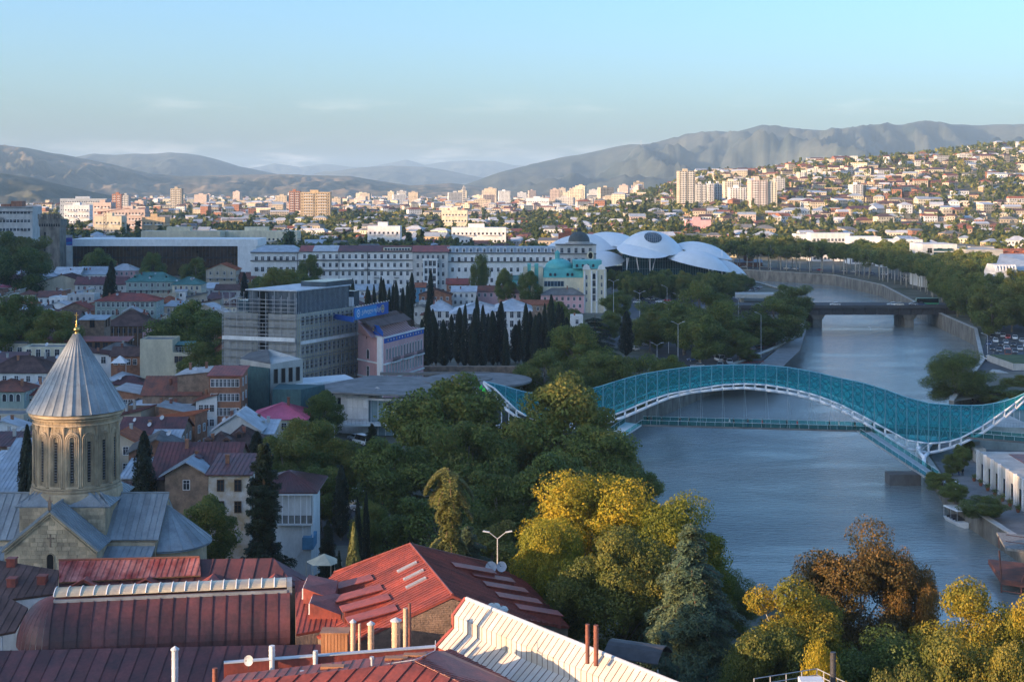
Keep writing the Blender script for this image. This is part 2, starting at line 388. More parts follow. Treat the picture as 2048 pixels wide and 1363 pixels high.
mrange('mountain',[(900,380),(940,366),(1000,345),(1050,332),(1100,320),(1180,305),(1230,294),(1260,289),(1300,287),(1370,270),(1420,264),(1470,264),(1525,250),(1570,254),(1600,258),(1650,261),(1720,253),(1790,250),(1850,244),(1900,249),(1960,250),(2048,247),(2200,240),(2600,235)],9500,4300,M['mountain_ground'],1.3,amp=.42,dx=7)
mrange('mountain',[(-500,285),(-200,282),(0,289),(60,297),(150,314),(220,328),(300,347),(360,352),(460,350),(560,348),(640,351),(700,352),(760,362),(820,371),(900,366),(1000,378),(1120,386)],7600,2500,M['tan_hill_ground'],4.1,amp=.34,nsc=500,dx=6)
mrange('mountain',[(80,330),(150,314),(190,307),(230,310),(290,308),(340,304),(400,310),(440,320),(480,333),(540,345),(620,362)],12000,3000,M['mountain_ground'],7.7,amp=.25,dx=6)
mrange('mountain',[(560,365),(640,345),(720,335),(780,331),(850,334),(900,342),(960,354),(1040,366)],15500,2500,M['mountain_ground'],9.2,dx=6)
mrange('mountain',[(440,345),(500,336),(530,331),(550,327),(600,334),(650,328),(700,333),(740,334),(790,324),(812,319),(850,330),(880,325),(935,321),(990,322),(1030,331),(1100,334),(1180,345)],22000,3000,M['mountain_ground'],12.5,dx=5)
mrange('hill',[(-700,330),(-200,338),(0,346),(60,354),(100,364),(150,376),(200,387),(250,396),(330,401)],4200,1500,M['dark_hill_ground'],3.1,amp=.25,nsc=250,dx=6)
# air
m=bpy.data.materials.new('air');m.use_nodes=True;t=m.node_tree;t.nodes.clear()
o_=t.nodes.new('ShaderNodeOutputMaterial');pv=t.nodes.new('ShaderNodeVolumePrincipled');pv.inputs['Color'].default_value=(.50,.74,1.0,1)
pv.inputs['Density'].default_value=6e-5;pv.inputs['Anisotropy'].default_value=0;t.links.new(pv.outputs[0],o_.inputs['Volume'])
b=MB();b.box(-30000,30000,-3000,27000,-4.5,580);b.build('haze',m,kind='stuff')
# foliage
def leafmat(name,c1,c2,c3=None,trans=.3):
 m=bpy.data.materials.new(name);m.use_nodes=True;MATS[name]=m;t=m.node_tree;N=t.nodes.new;L=t.links.new
 b=t.nodes['Principled BSDF'];o=t.nodes['Material Output']
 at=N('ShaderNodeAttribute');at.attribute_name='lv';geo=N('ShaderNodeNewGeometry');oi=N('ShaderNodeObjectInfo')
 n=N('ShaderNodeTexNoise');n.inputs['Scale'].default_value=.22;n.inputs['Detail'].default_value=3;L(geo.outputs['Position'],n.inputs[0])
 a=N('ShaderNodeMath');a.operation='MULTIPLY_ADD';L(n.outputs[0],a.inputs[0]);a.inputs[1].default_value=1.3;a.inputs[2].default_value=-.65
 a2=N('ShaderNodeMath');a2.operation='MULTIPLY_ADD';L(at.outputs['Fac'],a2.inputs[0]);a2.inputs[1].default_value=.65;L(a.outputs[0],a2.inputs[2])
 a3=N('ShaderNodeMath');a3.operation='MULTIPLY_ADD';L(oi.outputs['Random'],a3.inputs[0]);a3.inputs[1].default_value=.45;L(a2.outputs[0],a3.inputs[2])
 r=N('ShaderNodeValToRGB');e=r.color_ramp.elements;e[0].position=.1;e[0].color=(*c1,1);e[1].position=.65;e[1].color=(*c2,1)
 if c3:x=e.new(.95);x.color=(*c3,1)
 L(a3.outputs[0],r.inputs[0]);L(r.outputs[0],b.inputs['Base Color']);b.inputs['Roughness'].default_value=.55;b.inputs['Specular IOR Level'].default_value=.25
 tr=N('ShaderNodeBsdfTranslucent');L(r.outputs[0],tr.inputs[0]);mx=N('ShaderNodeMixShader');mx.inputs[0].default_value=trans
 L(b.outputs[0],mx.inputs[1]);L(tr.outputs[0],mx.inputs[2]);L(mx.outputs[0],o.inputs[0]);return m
leafmat('leaf_green',(.055,.095,.026),(.14,.19,.045),(.21,.20,.05),.4)
leafmat('leaf_mid',(.065,.11,.03),(.165,.215,.05),(.26,.235,.05),.4)
leafmat('leaf_yellow',(.10,.14,.02),(.29,.275,.028),(.50,.36,.03),.38)
leafmat('leaf_olive',(.07,.095,.018),(.22,.21,.03),(.46,.32,.035),.4)
leafmat('leaf_brown',(.055,.05,.018),(.13,.09,.028),(.28,.15,.035),.3)
leafmat('leaf_autumn',(.05,.08,.02),(.17,.18,.038),(.34,.27,.045),.35)
leafmat('needle_dark',(.006,.014,.008),(.020,.036,.016),None,.1)
leafmat('needle_cypress',(.005,.012,.007),(.014,.026,.012),None,.08)
leafmat('needle_blue',(.03,.06,.042),(.085,.13,.075),(.15,.18,.08),.15)
leafmat('needle_gold',(.09,.105,.03),(.24,.24,.07),(.34,.30,.09),.3)
def leaf_mesh(name,P,Nn,size,mt,aspect=.7,seed=0,lv=None):
 r=np.random.default_rng(seed);n=len(P);P=np.asarray(P,float);Nn=Nn/(np.linalg.norm(Nn,axis=1,keepdims=True)+1e-9)
 t=np.cross(Nn,r.normal(size=(n,3)));t/=np.linalg.norm(t,axis=1,keepdims=True)+1e-9;b2=np.cross(Nn,t)
 s=(size*r.uniform(.6,1.35,n))[:,None]
 V=np.stack([P-t*s*.5,P+b2*s*.5*aspect-Nn*s*.12,P+t*s*.5,P-b2*s*.5*aspect-Nn*s*.12],1).reshape(-1,3)
 me=bpy.data.meshes.new(name);me.vertices.add(4*n);me.vertices.foreach_set('co',V.ravel())
 me.loops.add(4*n);me.loops.foreach_set('vertex_index',np.arange(4*n,dtype=np.int32))
 me.polygons.add(n);me.polygons.foreach_set('loop_start',np.arange(0,4*n,4,dtype=np.int32));me.polygons.foreach_set('loop_total',np.full(n,4,np.int32))
 at=me.attributes.new('lv','FLOAT','FACE');at.data.foreach_set('value',(r.uniform(0,1,n)if lv is None else lv).astype(np.float32))
 me.materials.append(mt);me.update(calc_edges=True);return me
def unit(n,r):v=r.normal(size=(n,3));return v/np.linalg.norm(v,axis=1,keepdims=True)
def crown_pts(seed,n,rx=6.0,rz=7.0,cz=9.0,lobes=26,lr=2.6,open_=0.0,base=.55):
 r=np.random.default_rng(seed)
 L=[]
 while len(L)<lobes:
  v=r.normal(size=3);v/=np.linalg.norm(v);k=r.uniform(.55,1.0)
  if v[2]<-.9:continue
  w=1.0 if v[2]>0 else base+(1-base)*(1+v[2])
  L.append((v[0]*rx*k*w,v[1]*rx*k*w,cz+v[2]*rz*k))
 L=np.array(L);LR=lr*r.uniform(.65,1.25,lobes)
 P=[];N_=[];LV=[]
 tot=0
 while tot<n:
  k=r.integers(0,lobes,n);d=unit(n,r);rad=LR[k]*(1-.45*r.random(n)**2.2)*(1+.18*np.sin(d[:,0]*7+k)*np.cos(d[:,2]*6+k*2))
  p=L[k]+d*rad[:,None]*np.array([1,1,.82])
  q=(p-np.array([0,0,cz]))/np.array([rx,rx,rz]);deep=np.linalg.norm(q,axis=1)
  keep=(r.random(n)<np.clip((deep-.25)*2.2,.06,1))
  if open_:
   keep&=np.sin(p[:,0]*1.3+3*np.sin(p[:,2]*.9+seed))*np.sin(p[:,2]*1.5+p[:,1])>-1+open_
  p=p[keep];d=d[keep]
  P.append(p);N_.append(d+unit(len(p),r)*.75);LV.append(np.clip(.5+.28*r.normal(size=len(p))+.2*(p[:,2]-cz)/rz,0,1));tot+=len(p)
 return np.concatenate(P)[:n],np.concatenate(N_)[:n],np.concatenate(LV)[:n],L
def trunk_mesh(name,h,r0,L,mt,k=9,fork=.32):
 b=MB();b.smooth=True;base=Vector((0,0,-.3));f=Vector((0,0,h*fork));b.tube(base,f,r0,r0*.72,8)
 top=f
 for i in range(3):
  nx=top+Vector((random.uniform(-.5,.5),random.uniform(-.5,.5),h*.16));b.tube(top,nx,r0*(.72-.2*i),r0*(.52-.2*i)+.03,7);top=nx
 for i,l in enumerate(L[:k]):
  l=Vector(l);s=Vector((0,0,h*(fork+random.uniform(-.03,.2))));mid=s.lerp(l,.5)+Vector((0,0,.4));b.tube(s,mid,r0*.34,r0*.2,5);b.tube(mid,l,r0*.2,.04,5)
 me=bpy.data.meshes.new(name)
 me.from_pydata(b.v,[],b.f);me.materials.append(mt);me.polygons.foreach_set('use_smooth',[True]*len(b.f));return me
link('ridge_shade_trees',leaf_mesh('ridge_shade_trees',*ridge_shade_trees(),1.5,M['leaf_green'],.8,3),None,kind='stuff')
PR={}
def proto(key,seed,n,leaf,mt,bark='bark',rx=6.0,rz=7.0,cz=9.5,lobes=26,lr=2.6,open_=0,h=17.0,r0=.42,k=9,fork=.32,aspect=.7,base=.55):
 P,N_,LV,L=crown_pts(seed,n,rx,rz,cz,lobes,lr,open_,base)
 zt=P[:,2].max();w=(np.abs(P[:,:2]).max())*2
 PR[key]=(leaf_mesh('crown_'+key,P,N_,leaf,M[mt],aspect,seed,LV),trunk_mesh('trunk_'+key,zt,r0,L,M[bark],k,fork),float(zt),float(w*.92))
def column_proto(key,seed,n,leaf,mt,h=18.0,r=1.25,kind='cypress'):
 q=np.random.default_rng(seed);z=q.random(n)**.9;a=q.uniform(0,6.283,n)
 if kind=='cypress':rad=r*np.clip(np.minimum(z*7,1),0,1)*(1-z**2.2)**.62
 elif kind=='juniper':rad=r*np.minimum(z*5+.3,1)*(1-z)**.75
 else:rad=r*(1-z)**.85*(1+.25*np.sin(z*60))
 rad=rad*(1+.22*np.sin(a*3+z*17+seed)+.16*np.sin(a*7-z*39))*(1-.35*q.random(n)**2)
 P=np.stack([np.cos(a)*rad,np.sin(a)*rad,.6+z*(h-.6)],1);Nn=np.stack([np.cos(a),np.sin(a),np.full(n,.55 if kind!='spruce' else .2)],1)+unit(n,q)*.6
 b=MB();b.tube((0,0,-.3),(0,0,h*.9),.22,.04,6)
 tm=bpy.data.meshes.new('trunk_'+key);tm.from_pydata(b.v,[],b.f);tm.materials.append(M['bark'])
 PR[key]=(leaf_mesh('crown_'+key,P,Nn,leaf,M[mt],.5,seed),tm,h,2*r)
def bough_proto(key,seed,mt,h=22.0,r=8.0,tiers=15,per=7,dens=520,droop=.45,leaf=.30,prof=None,spread=.30,jz=.3):
 q=np.random.default_rng(seed);P=[];Nn=[];b=MB();b.smooth=True;b.tube((0,0,-.3),(0,0,h*.97),.5,.05,8)
 for i in range(tiers):
  z00=h*(.10+.88*(i/tiers));ln=r*((1-i/tiers)**.8*.95+.07)*q.uniform(.8,1.15)
  if prof:ln=r*prof(i/tiers)
  for j in range(per):
   z0=z00+q.uniform(-jz,jz);a=6.283*(j/per)+i*1.1+q.uniform(-.25,.25);L=ln*q.uniform(.6,1.15)
   ss=np.linspace(0,1,6);cz=z0+L*(.22*ss-droop*ss**2.1);pts=[Vector((math.cos(a)*L*s,math.sin(a)*L*s,z))for s,z in zip(ss,cz)]
   for u,v in zip(pts[:-1],pts[1:]):b.tube(u-Vector((0,0,.12)),v-Vector((0,0,.12)),.05,.03,3,cap=False)
   n=int(dens*L/r);s=q.random(n)**.7;wd=(spread*L*(1-s*.55)+.15)*(q.random(n)*2-1)
   zz=z0+L*(.22*s-droop*s**2.1)-np.abs(wd)*.25-q.random(n)**2*.55
   P.append(np.stack([math.cos(a)*L*s-math.sin(a)*wd,math.sin(a)*L*s+math.cos(a)*wd,zz],1))
   Nn.append(np.array([math.cos(a)*.5,math.sin(a)*.5,.9])+unit(n,q)*.55)
 P=np.concatenate(P);Nn=np.concatenate(Nn)
 tm=bpy.data.meshes.new('trunk_'+key);tm.from_pydata(b.v,[],b.f);tm.materials.append(M['bark'])
 tm.materials[0]=M['wood'];PR[key]=(leaf_mesh('crown_'+key,P,Nn,leaf,M[mt],.42,seed),tm,h,2*r)
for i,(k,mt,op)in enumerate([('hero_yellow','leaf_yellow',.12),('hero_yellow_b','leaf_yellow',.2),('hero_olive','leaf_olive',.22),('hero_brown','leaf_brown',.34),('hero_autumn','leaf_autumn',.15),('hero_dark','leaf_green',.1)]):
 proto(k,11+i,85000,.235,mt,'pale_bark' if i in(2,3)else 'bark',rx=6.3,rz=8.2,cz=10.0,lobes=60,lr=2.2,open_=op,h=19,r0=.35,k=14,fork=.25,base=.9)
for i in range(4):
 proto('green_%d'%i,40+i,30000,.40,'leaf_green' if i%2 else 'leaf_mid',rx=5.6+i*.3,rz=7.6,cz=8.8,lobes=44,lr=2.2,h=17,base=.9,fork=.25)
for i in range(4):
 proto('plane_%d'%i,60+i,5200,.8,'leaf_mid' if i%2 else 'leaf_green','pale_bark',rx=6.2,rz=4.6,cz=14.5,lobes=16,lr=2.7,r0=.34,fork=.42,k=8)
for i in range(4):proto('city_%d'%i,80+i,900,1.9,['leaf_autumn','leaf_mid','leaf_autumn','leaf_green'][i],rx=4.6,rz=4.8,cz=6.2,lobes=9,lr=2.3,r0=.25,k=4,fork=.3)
for i in range(3):column_proto('cypress_%d'%i,90+i,9000,.42,'needle_cypress',18,1.3+.15*i)
column_proto('juniper',95,16000,.26,'needle_gold',9,1.7,'juniper');column_proto('far_cypress',96,500,1.6,'needle_cypress',15,1.4)
bough_proto('cedar',101,'needle_blue',23,8.2,22,8,1300,.42,.31,spread=.42,jz=.6)
bough_proto('spruce',102,'needle_dark',14,3.2,20,8,420,.35,.3,spread=.4,jz=.3)
bough_proto('pine',103,'needle_dark',19,3.6,26,7,620,.05,.34,prof=lambda t:(.8+.2*math.sin(t*11))*(1-t*.95)**.6,spread=.5,jz=.8)
bough_proto('weeping_cedar',104,'needle_gold',19,3.6,26,4,1500,1.35,.24,prof=lambda t:.28+.30*abs(math.sin(t*9.0))**6+(.35 if t>.93 else 0),spread=.35,jz=.6)
bough_proto('old_cedar',105,'needle_dark',15,7.5,10,7,520,.4,.42)
TREES=[];G_TREE='broadleaf trees of the riverside park'
def tree(px,top,Y,wpx,key,label,group=None,name='tree',z0=6.0,rz=None,wmul=1.0,kid='crown'):
 cm,tm,h,w=PR[key]
 if key[:6]=='green_' and group==G_TREE and px<1500:Y=max(.74*Y,min(Y,56/((top-HY)/F+.95*wpx/F*h/w)))
 zt=ZP(top,Y);sz=(zt-z0)/h;sw=(wpx/F*Y)/w*1.1 if wpx else sz
 t=thing(name,label,'tree',(XP(px,Y),Y,z0),group)
 t.rotation_euler[2]=random.uniform(0,6.28)if rz is None else rz
 for nm,me in(('crown',cm),('trunk',tm)):
  o=bpy.data.objects.new(nm,me);COL.objects.link(o);o.parent=t
 if key[:4]=='cypr':t.rotation_euler[0]=random.uniform(-.02,.02);t.rotation_euler[1]=random.uniform(-.03,.03)
 t.scale=(sw,sw,sz);TREES.append((px,top));return t
G_TREE_='broadleaf trees of the riverside park'
for px,top,Y,w,k,lb in[(1190,942,172,290,'hero_yellow','broad yellow-green plane tree glowing in the sun, left of the bright pair'),(1345,985,168,230,'hero_yellow_b','golden plane tree lit by the sun just behind the dark cedar'),(1105,1030,160,150,'hero_yellow','low yellow-green tree at the left foot of the bright plane trees'),(1235,1060,150,260,'hero_autumn','green leafy tree in shade under the bright plane trees'),(1590,1140,134,270,'hero_olive','olive-gold tree with sunlit edge right of the dark cedar'),(1715,1036,150,260,'hero_brown','tall rust-brown autumn tree standing against the river'),(1822,1085,148,120,'hero_brown','narrow russet tree beside the tall rust-brown tree'),(1955,1146,128,270,'hero_olive','golden tree with a sunlit top near the rusty pontoon restaurant'),(2075,1180,120,220,'hero_olive','gold-leaved tree cut by the right picture edge'),(1765,1250,128,300,'hero_dark','dark green tree in shade below the rust-brown tree'),(1560,1255,120,250,'hero_autumn','shaded olive tree below the olive-gold tree'),(1900,1270,114,260,'hero_autumn','shaded green tree in front of the golden trees at the lower right'),(1645,1272,112,120,'hero_yellow_b','small bright yellow tree by the roof railing'),(1790,1320,112,170,'hero_dark','dark bushy treetop beside the roof railing'),(1450,1130,172,120,'hero_dark','dark green leafy tree squeezed behind the right side of the cedar'),(2010,1290,112,200,'hero_autumn','mottled green tree in the bottom right corner'),(1480,1300,128,170,'hero_dark','deep green tree at the foot of the cedar')]:
 tree(px,top,Y,w,k,lb,'autumn trees on the near river bank')
for px,top,Y,w,lb in[(885,745,268,250,'tallest dark green plane tree in front of the flat-roofed white hall'),(795,870,250,190,'dark green plane tree beside the small car park'),(935,833,240,210,'plane tree with sun-touched crown left of the arched bridge'),(1000,938,222,170,'dark plane tree behind the weeping cedar'),(1125,745,272,260,'big dark plane tree that hides the left foot of the glass bridge'),(1190,850,256,200,'shaded plane tree at the river edge below the glass bridge'),(1065,830,262,170,'shaded plane tree between the two tallest park trees'),(865,985,220,190,'low dark tree behind the weeping cedar on the left'),(1110,900,236,230,'deeply shaded plane tree behind the bright yellow tree'),(980,1040,200,150,'dark tree beside the lone street lamp'),(1250,905,245,110,'small dark tree at the water edge'),(1285,930,238,90,'dark tree overhanging the water left of the golden tree'),(1400,1100,190,120,'dark tree on the bank between the cedar and the water'),(610,835,292,150,'green tree behind the crimson roof'),(690,870,280,120,'dark green tree behind the white mast'),(645,780,312,100,'dark tree in front of the scaffolded corner'),(570,870,275,130,'green tree right of the tall dark cypress'),(640,930,262,130,'dark tree above the balcony house'),(740,1000,214,90,'small dark tree beside the thin cypresses'),(412,990,202,150,'round dark tree beside the domed church'),(395,812,320,62,'small round tree among the brown roofs'),(262,868,285,70,'light green tree behind the cathedral drum'),(375,600,470,150,'dark green tree mass left of the scaffolded building'),(430,625,455,120,'dark tree touching the scaffolded building'),(340,640,450,100,'green tree below the green-roofed house'),(410,680,400,110,'dark tree behind the cream terrace house'),(35,583,520,130,'green tree at the far left behind the long brown roof'),(110,617,490,110,'green tree behind the golden finial'),(-15,620,480,110,'green tree cut by the left edge behind the brown roof'),(560,533,660,110,'round tree before the long apartment terrace'),(520,552,640,70,'low tree left of the round tree before the terrace'),(608,545,650,70,'tree right of the round tree before the terrace'),(20,458,830,90,'tall dark tree left of the stone tower'),(62,470,820,80,'dark tree beside the stone tower'),(-30,470,800,90,'dark tree at the far left by the grey apartment block'),(45,490,780,110,'dark lower tree in front of the stone tower'),(192,494,780,76,'dark tree before the museum glass, leftmost'),(305,503,770,55,'dark tree before the museum glass, middle'),(392,514,760,56,'dark tree before the museum glass, rightmost'),(285,540,690,50,'low green bush tree behind the green roof'),(620,505,720,50,'tree at the left end of the apartment terrace'),(1155,645,440,130,'big green tree behind the left part of the glass bridge'),(1088,700,400,110,'green tree in front of the cypress row'),(1190,700,395,120,'light green tree just behind the bridge'),(1262,706,400,110,'light green tree behind the bridge rise'),(1335,706,410,90,'light green tree left of the traffic road'),(1135,735,360,90,'green tree behind the left bridge end'),(1368,600,560,110,'green tree in the middle of the riverside square'),(1300,620,560,80,'dark tree right of the lone cypress'),(1435,595,590,120,'green tree beside the riverside road'),(1400,560,640,120,'dark green tree in front of the mushroom-roofed hall'),(1548,592,508,120,'large green tree at the left end of the road bridge'),(1585,568,600,80,'tree behind the left end of the road bridge'),(1520,625,500,90,'green tree over the left river wall'),(1400,625,480,110,'tall green tree at the back of the parking square'),(1310,600,560,80,'green tree on the near side of the square'),(1480,655,520,70,'small tree beside the advertising board'),(1500,700,460,40,'bushy little tree right above the bridge crest'),(1232,580,640,66,'dark tree at the foot of the pale corner building'),(1220,620,560,60,'dark tree beside the lone cypress'),(1120,600,560,90,'dark tree below the pink-walled restaurant'),(1060,540,640,60,'cedar-like tree before the long terrace'),(1010,535,650,50,'small dark tree before the long terrace'),(960,505,700,40,'small tree against the terrace facade')]:
 key='green_%d'%random.randrange(4)
 tree(px,top,Y,w,key,lb,G_TREE)
k=0
def along(pts,step):
 out=[];acc=0
 for a,c in zip(pts[:-1],pts[1:]):
  a=Vector(a);c=Vector(c);L=(c-a).length;d=acc
  while d<L:out.append((a.lerp(c,d/L),(c-a).normalized()));d+=step
  acc=d-L
 return out
ORD=['nearest','second','third','fourth','fifth','sixth','seventh','eighth','ninth','tenth','eleventh','twelfth','13th','14th','15th','16th','17th','18th','19th','20th']+['%dth'%i if i%10>3 or i%100 in(11,12,13)else '%d%s'%(i,{0:'th',1:'st',2:'nd',3:'rd'}[i%10])for i in range(21,400)]
pb=[(222,590),(215,673),(228,812),(222,900),(196,945),(165,975),(100,1004),(60,1008)]
for row,off in(('front',0),('middle',13),('rear',26)):
 for i,(p,d)in enumerate(along(pb,10.5)):
  n=Vector((d.y,-d.x));p=p+n*(off-3.5)+Vector((random.uniform(-1.5,1.5),random.uniform(-1.5,1.5)))
  h=random.uniform(17.5,22)+off*.08;Y=p.y;px=PX(p.x,Y)
  tree(px,PYX(6+h,Y),Y,14.5/Y*F,'plane_%d'%random.randrange(4),'right bank plane tree, %s from the road bridge in the %s row'%(ORD[i],row),'plane trees on the right bank')
for i,(px,Y)in enumerate([(1885,690),(1935,672),(1985,655),(2030,650),(1902,655),(1928,635),(1955,618),(1980,600),(2008,592),(2038,600),(2068,610),(1942,590),(1968,570),(1994,556),(2024,552),(2056,560),(1915,615),(1985,535),(2080,530)]):
 tree(px,PYX(6+random.uniform(19,23),Y),Y,15.5/Y*F,'green_%d'%(i%4),'big plane tree at the right bridge head, %s in the clump'%ORD[i],'plane trees at the right bridge head')
for row in range(3):
 for i in range(16-row*2):
  Y=760-row*26+random.uniform(-4,4);px=1228+i*17.5+row*18+random.uniform(-4,4);h=random.uniform(9,13)+row*.5
  tree(px,PYX(6+h,Y),Y,10.5/Y*F,'green_%d'%(i%4),'tree %s from the left in the %s row before the hall'%(ORD[i].replace('nearest','first'),['back','middle','front'][row]),'low trees before the hall')
CY=[(853,603),(864,617),(872,631),(888,639),(901,629),(916,615),(929,608),(941,638),(949,613),(957,594),(966,612),(977,622),(986,617),(1003,603),(995,640),(1012,655),(1031,650),(1038,640),(1050,604),(1059,617),(1069,631),(1078,620),(1087,606),(1096,613),(1103,585),(1110,620),(1117,606),(1126,610),(1134,630),(845,640)]
for i,(px,top)in enumerate(sorted(CY)):
 Y=440+random.uniform(-10,16)
 tree(px,top+random.uniform(-3,5),Y,random.uniform(12,23),'cypress_%d'%(i%3),'slender dark cypress, %s from left in the row right of the pink building'%ORD[i].replace('nearest','first'),'cypress row right of the pink building','cypress_tree')
for i,(px,top)in enumerate([(698,562),(705,557),(733,572),(741,580),(750,570),(762,553),(770,558),(777,575),(785,568),(795,561),(806,575),(815,565),(822,590)]):
 tree(px,top,505+random.uniform(-8,12),random.uniform(11,15),'cypress_%d'%(i%3),'small dark cypress, %s from the left behind the blue rooftop banner'%ORD[i].replace('nearest','first'),'cypresses behind the banner','cypress_tree')
for px,top,Y,w,lb in[(287,862,232,42,'dark cypress standing right of the cathedral drum'),(47,850,205,32,'dark cypress left of the cathedral drum'),(60,905,200,34,'lower dark cypress close to the left side of the drum'),(221,522,600,22,'lone dark cypress above the maroon roofs'),(212,560,590,16,'short cypress beside the lone dark cypress'),(682,930,226,30,'tall narrow cypress beside the parked cars'),(718,998,208,14,'thin short cypress, left of the pair near the juniper'),(732,985,204,14,'thin short cypress, right of the pair near the juniper'),(1252,622,470,26,'lone cypress right of the cypress row'),(512,862,262,40,'dark cypress top above the brown hipped roof'),(680,1100,172,16,'small cypress behind the red roofs'),(490,545,620,16,'small dark cypress above the scaffolded building'),(860,540,600,14,'small cypress in front of the terrace'),(824,545,600,14,'cypress between the cottages below the terrace')]:
 tree(px,top,Y,w,'cypress_%d'%random.randrange(3),lb,'scattered cypresses','cypress_tree')
tree(1382,1032,142,330,'cedar','big blue-green cedar with drooping layered boughs below the golden trees',name='cedar_tree')
tree(1330,1250,128,150,'cedar','lower cedar boughs beside the curved dark canopy',name='cedar_tree')
tree(898,926,174,165,'weeping_cedar','gaunt sunlit weeping cedar with a hooked top beside the red hipped roof',name='cedar_tree')
tree(935,1045,178,190,'cedar','spreading low cedar behind the red hipped roof',name='cedar_tree')
tree(1190,625,445,130,'old_cedar','dark spreading old cedar below the pale corner building',name='cedar_tree')
tree(528,878,183,130,'pine','tall irregular dark pine beside the peeling wall',name='pine_tree')
tree(708,1046,168,56,'juniper','golden-green juniper lit by the sun behind the red roofs',name='juniper_tree')
tree(656,1030,190,60,'spruce','small blue-dark spruce below the balcony house',name='spruce_tree')
tree(744,842,285,50,'spruce','dark spruce in front of the white hall',name='spruce_tree')
tree(765,1000,215,60,'spruce','dark spruce behind the golden juniper',name='spruce_tree')
for px,top,bs,w,lb in[(1884,945,986,66,'green shrub tree on the promenade under the bridge fork'),(1908,963,1006,66,'green shrub tree beside the white lamp post'),(1968,990,1038,96,'wide round green tree above the moored boat'),(1925,888,940,44,'dark green shrub under the bridge end'),(1905,905,950,40,'small shrub on the promenade behind the bridge fork'),(1866,942,976,40,'shrub hanging over the river wall by the bridge fork'),(2040,748,790,70,'hedge on the terrace at the right edge'),(1912,697,812,138,'large round tree on the right bank above the bridge'),(1990,768,812,90,'low dark tree right of the large round tree'),(1940,880,915,36,'small leafy shrub by the stepped terrace')]:
 tree(px,top,YZ(bs,3),w,'hero_dark' if w>100 else 'green_%d'%random.randrange(4),lb,'trees on the right promenade',z0=3)
# building helpers
WC={};FOOT=[]
def win_mesh(w,h,style='plain',fm='white_paint',gm='window_glass'):
 k=(round(w,2),round(h,2),style,fm,gm)
 if k in WC:return WC[k]
 b=MB();f=.09 if w>.7 else .06
 if style=='arch':
  n=6;r=w/2;pts=[(-r,0),(r,0)]+[(r*math.cos(math.pi*i/n),h-r+r*math.sin(math.pi*i/n))for i in range(n+1)]
  b.m=1;b.prism([(x,-.03,z)for x,z in pts],(0,.02,0));b.m=0
  R1=r+f;o=[(-R1,0),(-R1,h-r)]+[(-R1*math.cos(math.pi*i/n),h-r+R1*math.sin(math.pi*i/n))for i in range(1,n)]+[(R1,h-r),(R1,0)]
  i_=[(-r,0),(-r,h-r)]+[(-r*math.cos(math.pi*i/n),h-r+r*math.sin(math.pi*i/n))for i in range(1,n)]+[(r,h-r),(r,0)]
  for a in range(len(o)-1):b.prism([(o[a][0],-.12,o[a][1]),(i_[a][0],-.12,i_[a][1]),(i_[a+1][0],-.12,i_[a+1][1]),(o[a+1][0],-.12,o[a+1][1])],(0,.12,0))
 else:
  b.m=1;b.box(-w/2,w/2,-.035,-.01,0,h);b.m=0
  b.box(-w/2-f,-w/2,-.12,0,-f,h+f);b.box(w/2,w/2+f,-.12,0,-f,h+f);b.box(-w/2,w/2,-.12,0,h,h+f);b.box(-w/2,w/2,-.16,0,-f,0)
  if style!='bare':
   b.box(-.025,.025,-.075,-.035,0,h)
   if h>1.3:b.box(-w/2,-.025,-.07,-.035,h*.66,h*.66+.05);b.box(.025,w/2,-.07,-.035,h*.66,h*.66+.05)
 me=bpy.data.meshes.new('window');me.from_pydata(b.v,[],b.f);me.materials.append(M[fm]);me.materials.append(M[gm]);me.polygons.foreach_set('material_index',b.mi)
 WC[k]=me;return me
def facade(parent,p0,p1,z0,z1,cols,rows,w,h,style='plain',fm='white_paint',gm='window_glass',m0=.5,sill=.9,skip=0.0,name='window'):
 """windows along a wall p0 -> p1 (left to right seen from outside)"""
 a=Vector((p0[0],p0[1],0));c=Vector((p1[0],p1[1],0));d=(c-a);L=d.length;d.normalize();n=Vector((d.y,-d.x,0));rz=math.atan2(d.y,d.x)
 me=win_mesh(w,h,style,fm,gm);fh=(z1-z0)/rows
 for r in range(rows):
  for q in range(cols):
   if skip and random.random()<skip:continue
   p=a+d*(m0+(L-2*m0)*(q+.5)/cols)+n*.004;p.z=z0+fh*r+min(sill,fh*.3)
   inst(name,me,parent,p,rz)
def merged_facade(b,p0,p1,z0,z1,cols,rows,w,h,m0=.5,sill=.9,frame=True):
 a=Vector((p0[0],p0[1],0));c=Vector((p1[0],p1[1],0));d=(c-a);L=d.length;d.normalize();n=Vector((d.y,-d.x,0));fh=(z1-z0)/rows
 for r in range(rows):
  for q in range(cols):
   p=a+d*(m0+(L-2*m0)*(q+.5)/cols);z=z0+fh*r+min(sill,fh*.3)
   x=[p-d*w/2,p+d*w/2];o=n*.05
   b.m=0;b.add([(x[0]+o)+Vector((0,0,z)),(x[1]+o)+Vector((0,0,z)),(x[1]+o)+Vector((0,0,z+h)),(x[0]+o)+Vector((0,0,z+h))],[(0,1,2,3)])
   if frame:
    b.m=1;e=n*.12
    b.hexa([x[0]-d*.1+Vector((0,0,z-.12)),x[1]+d*.1+Vector((0,0,z-.12)),x[1]+d*.1+e+Vector((0,0,z-.12)),x[0]-d*.1+e+Vector((0,0,z-.12)),x[0]-d*.1+Vector((0,0,z)),x[1]+d*.1+Vector((0,0,z)),x[1]+d*.1+e+Vector((0,0,z)),x[0]-d*.1+e+Vector((0,0,z))])
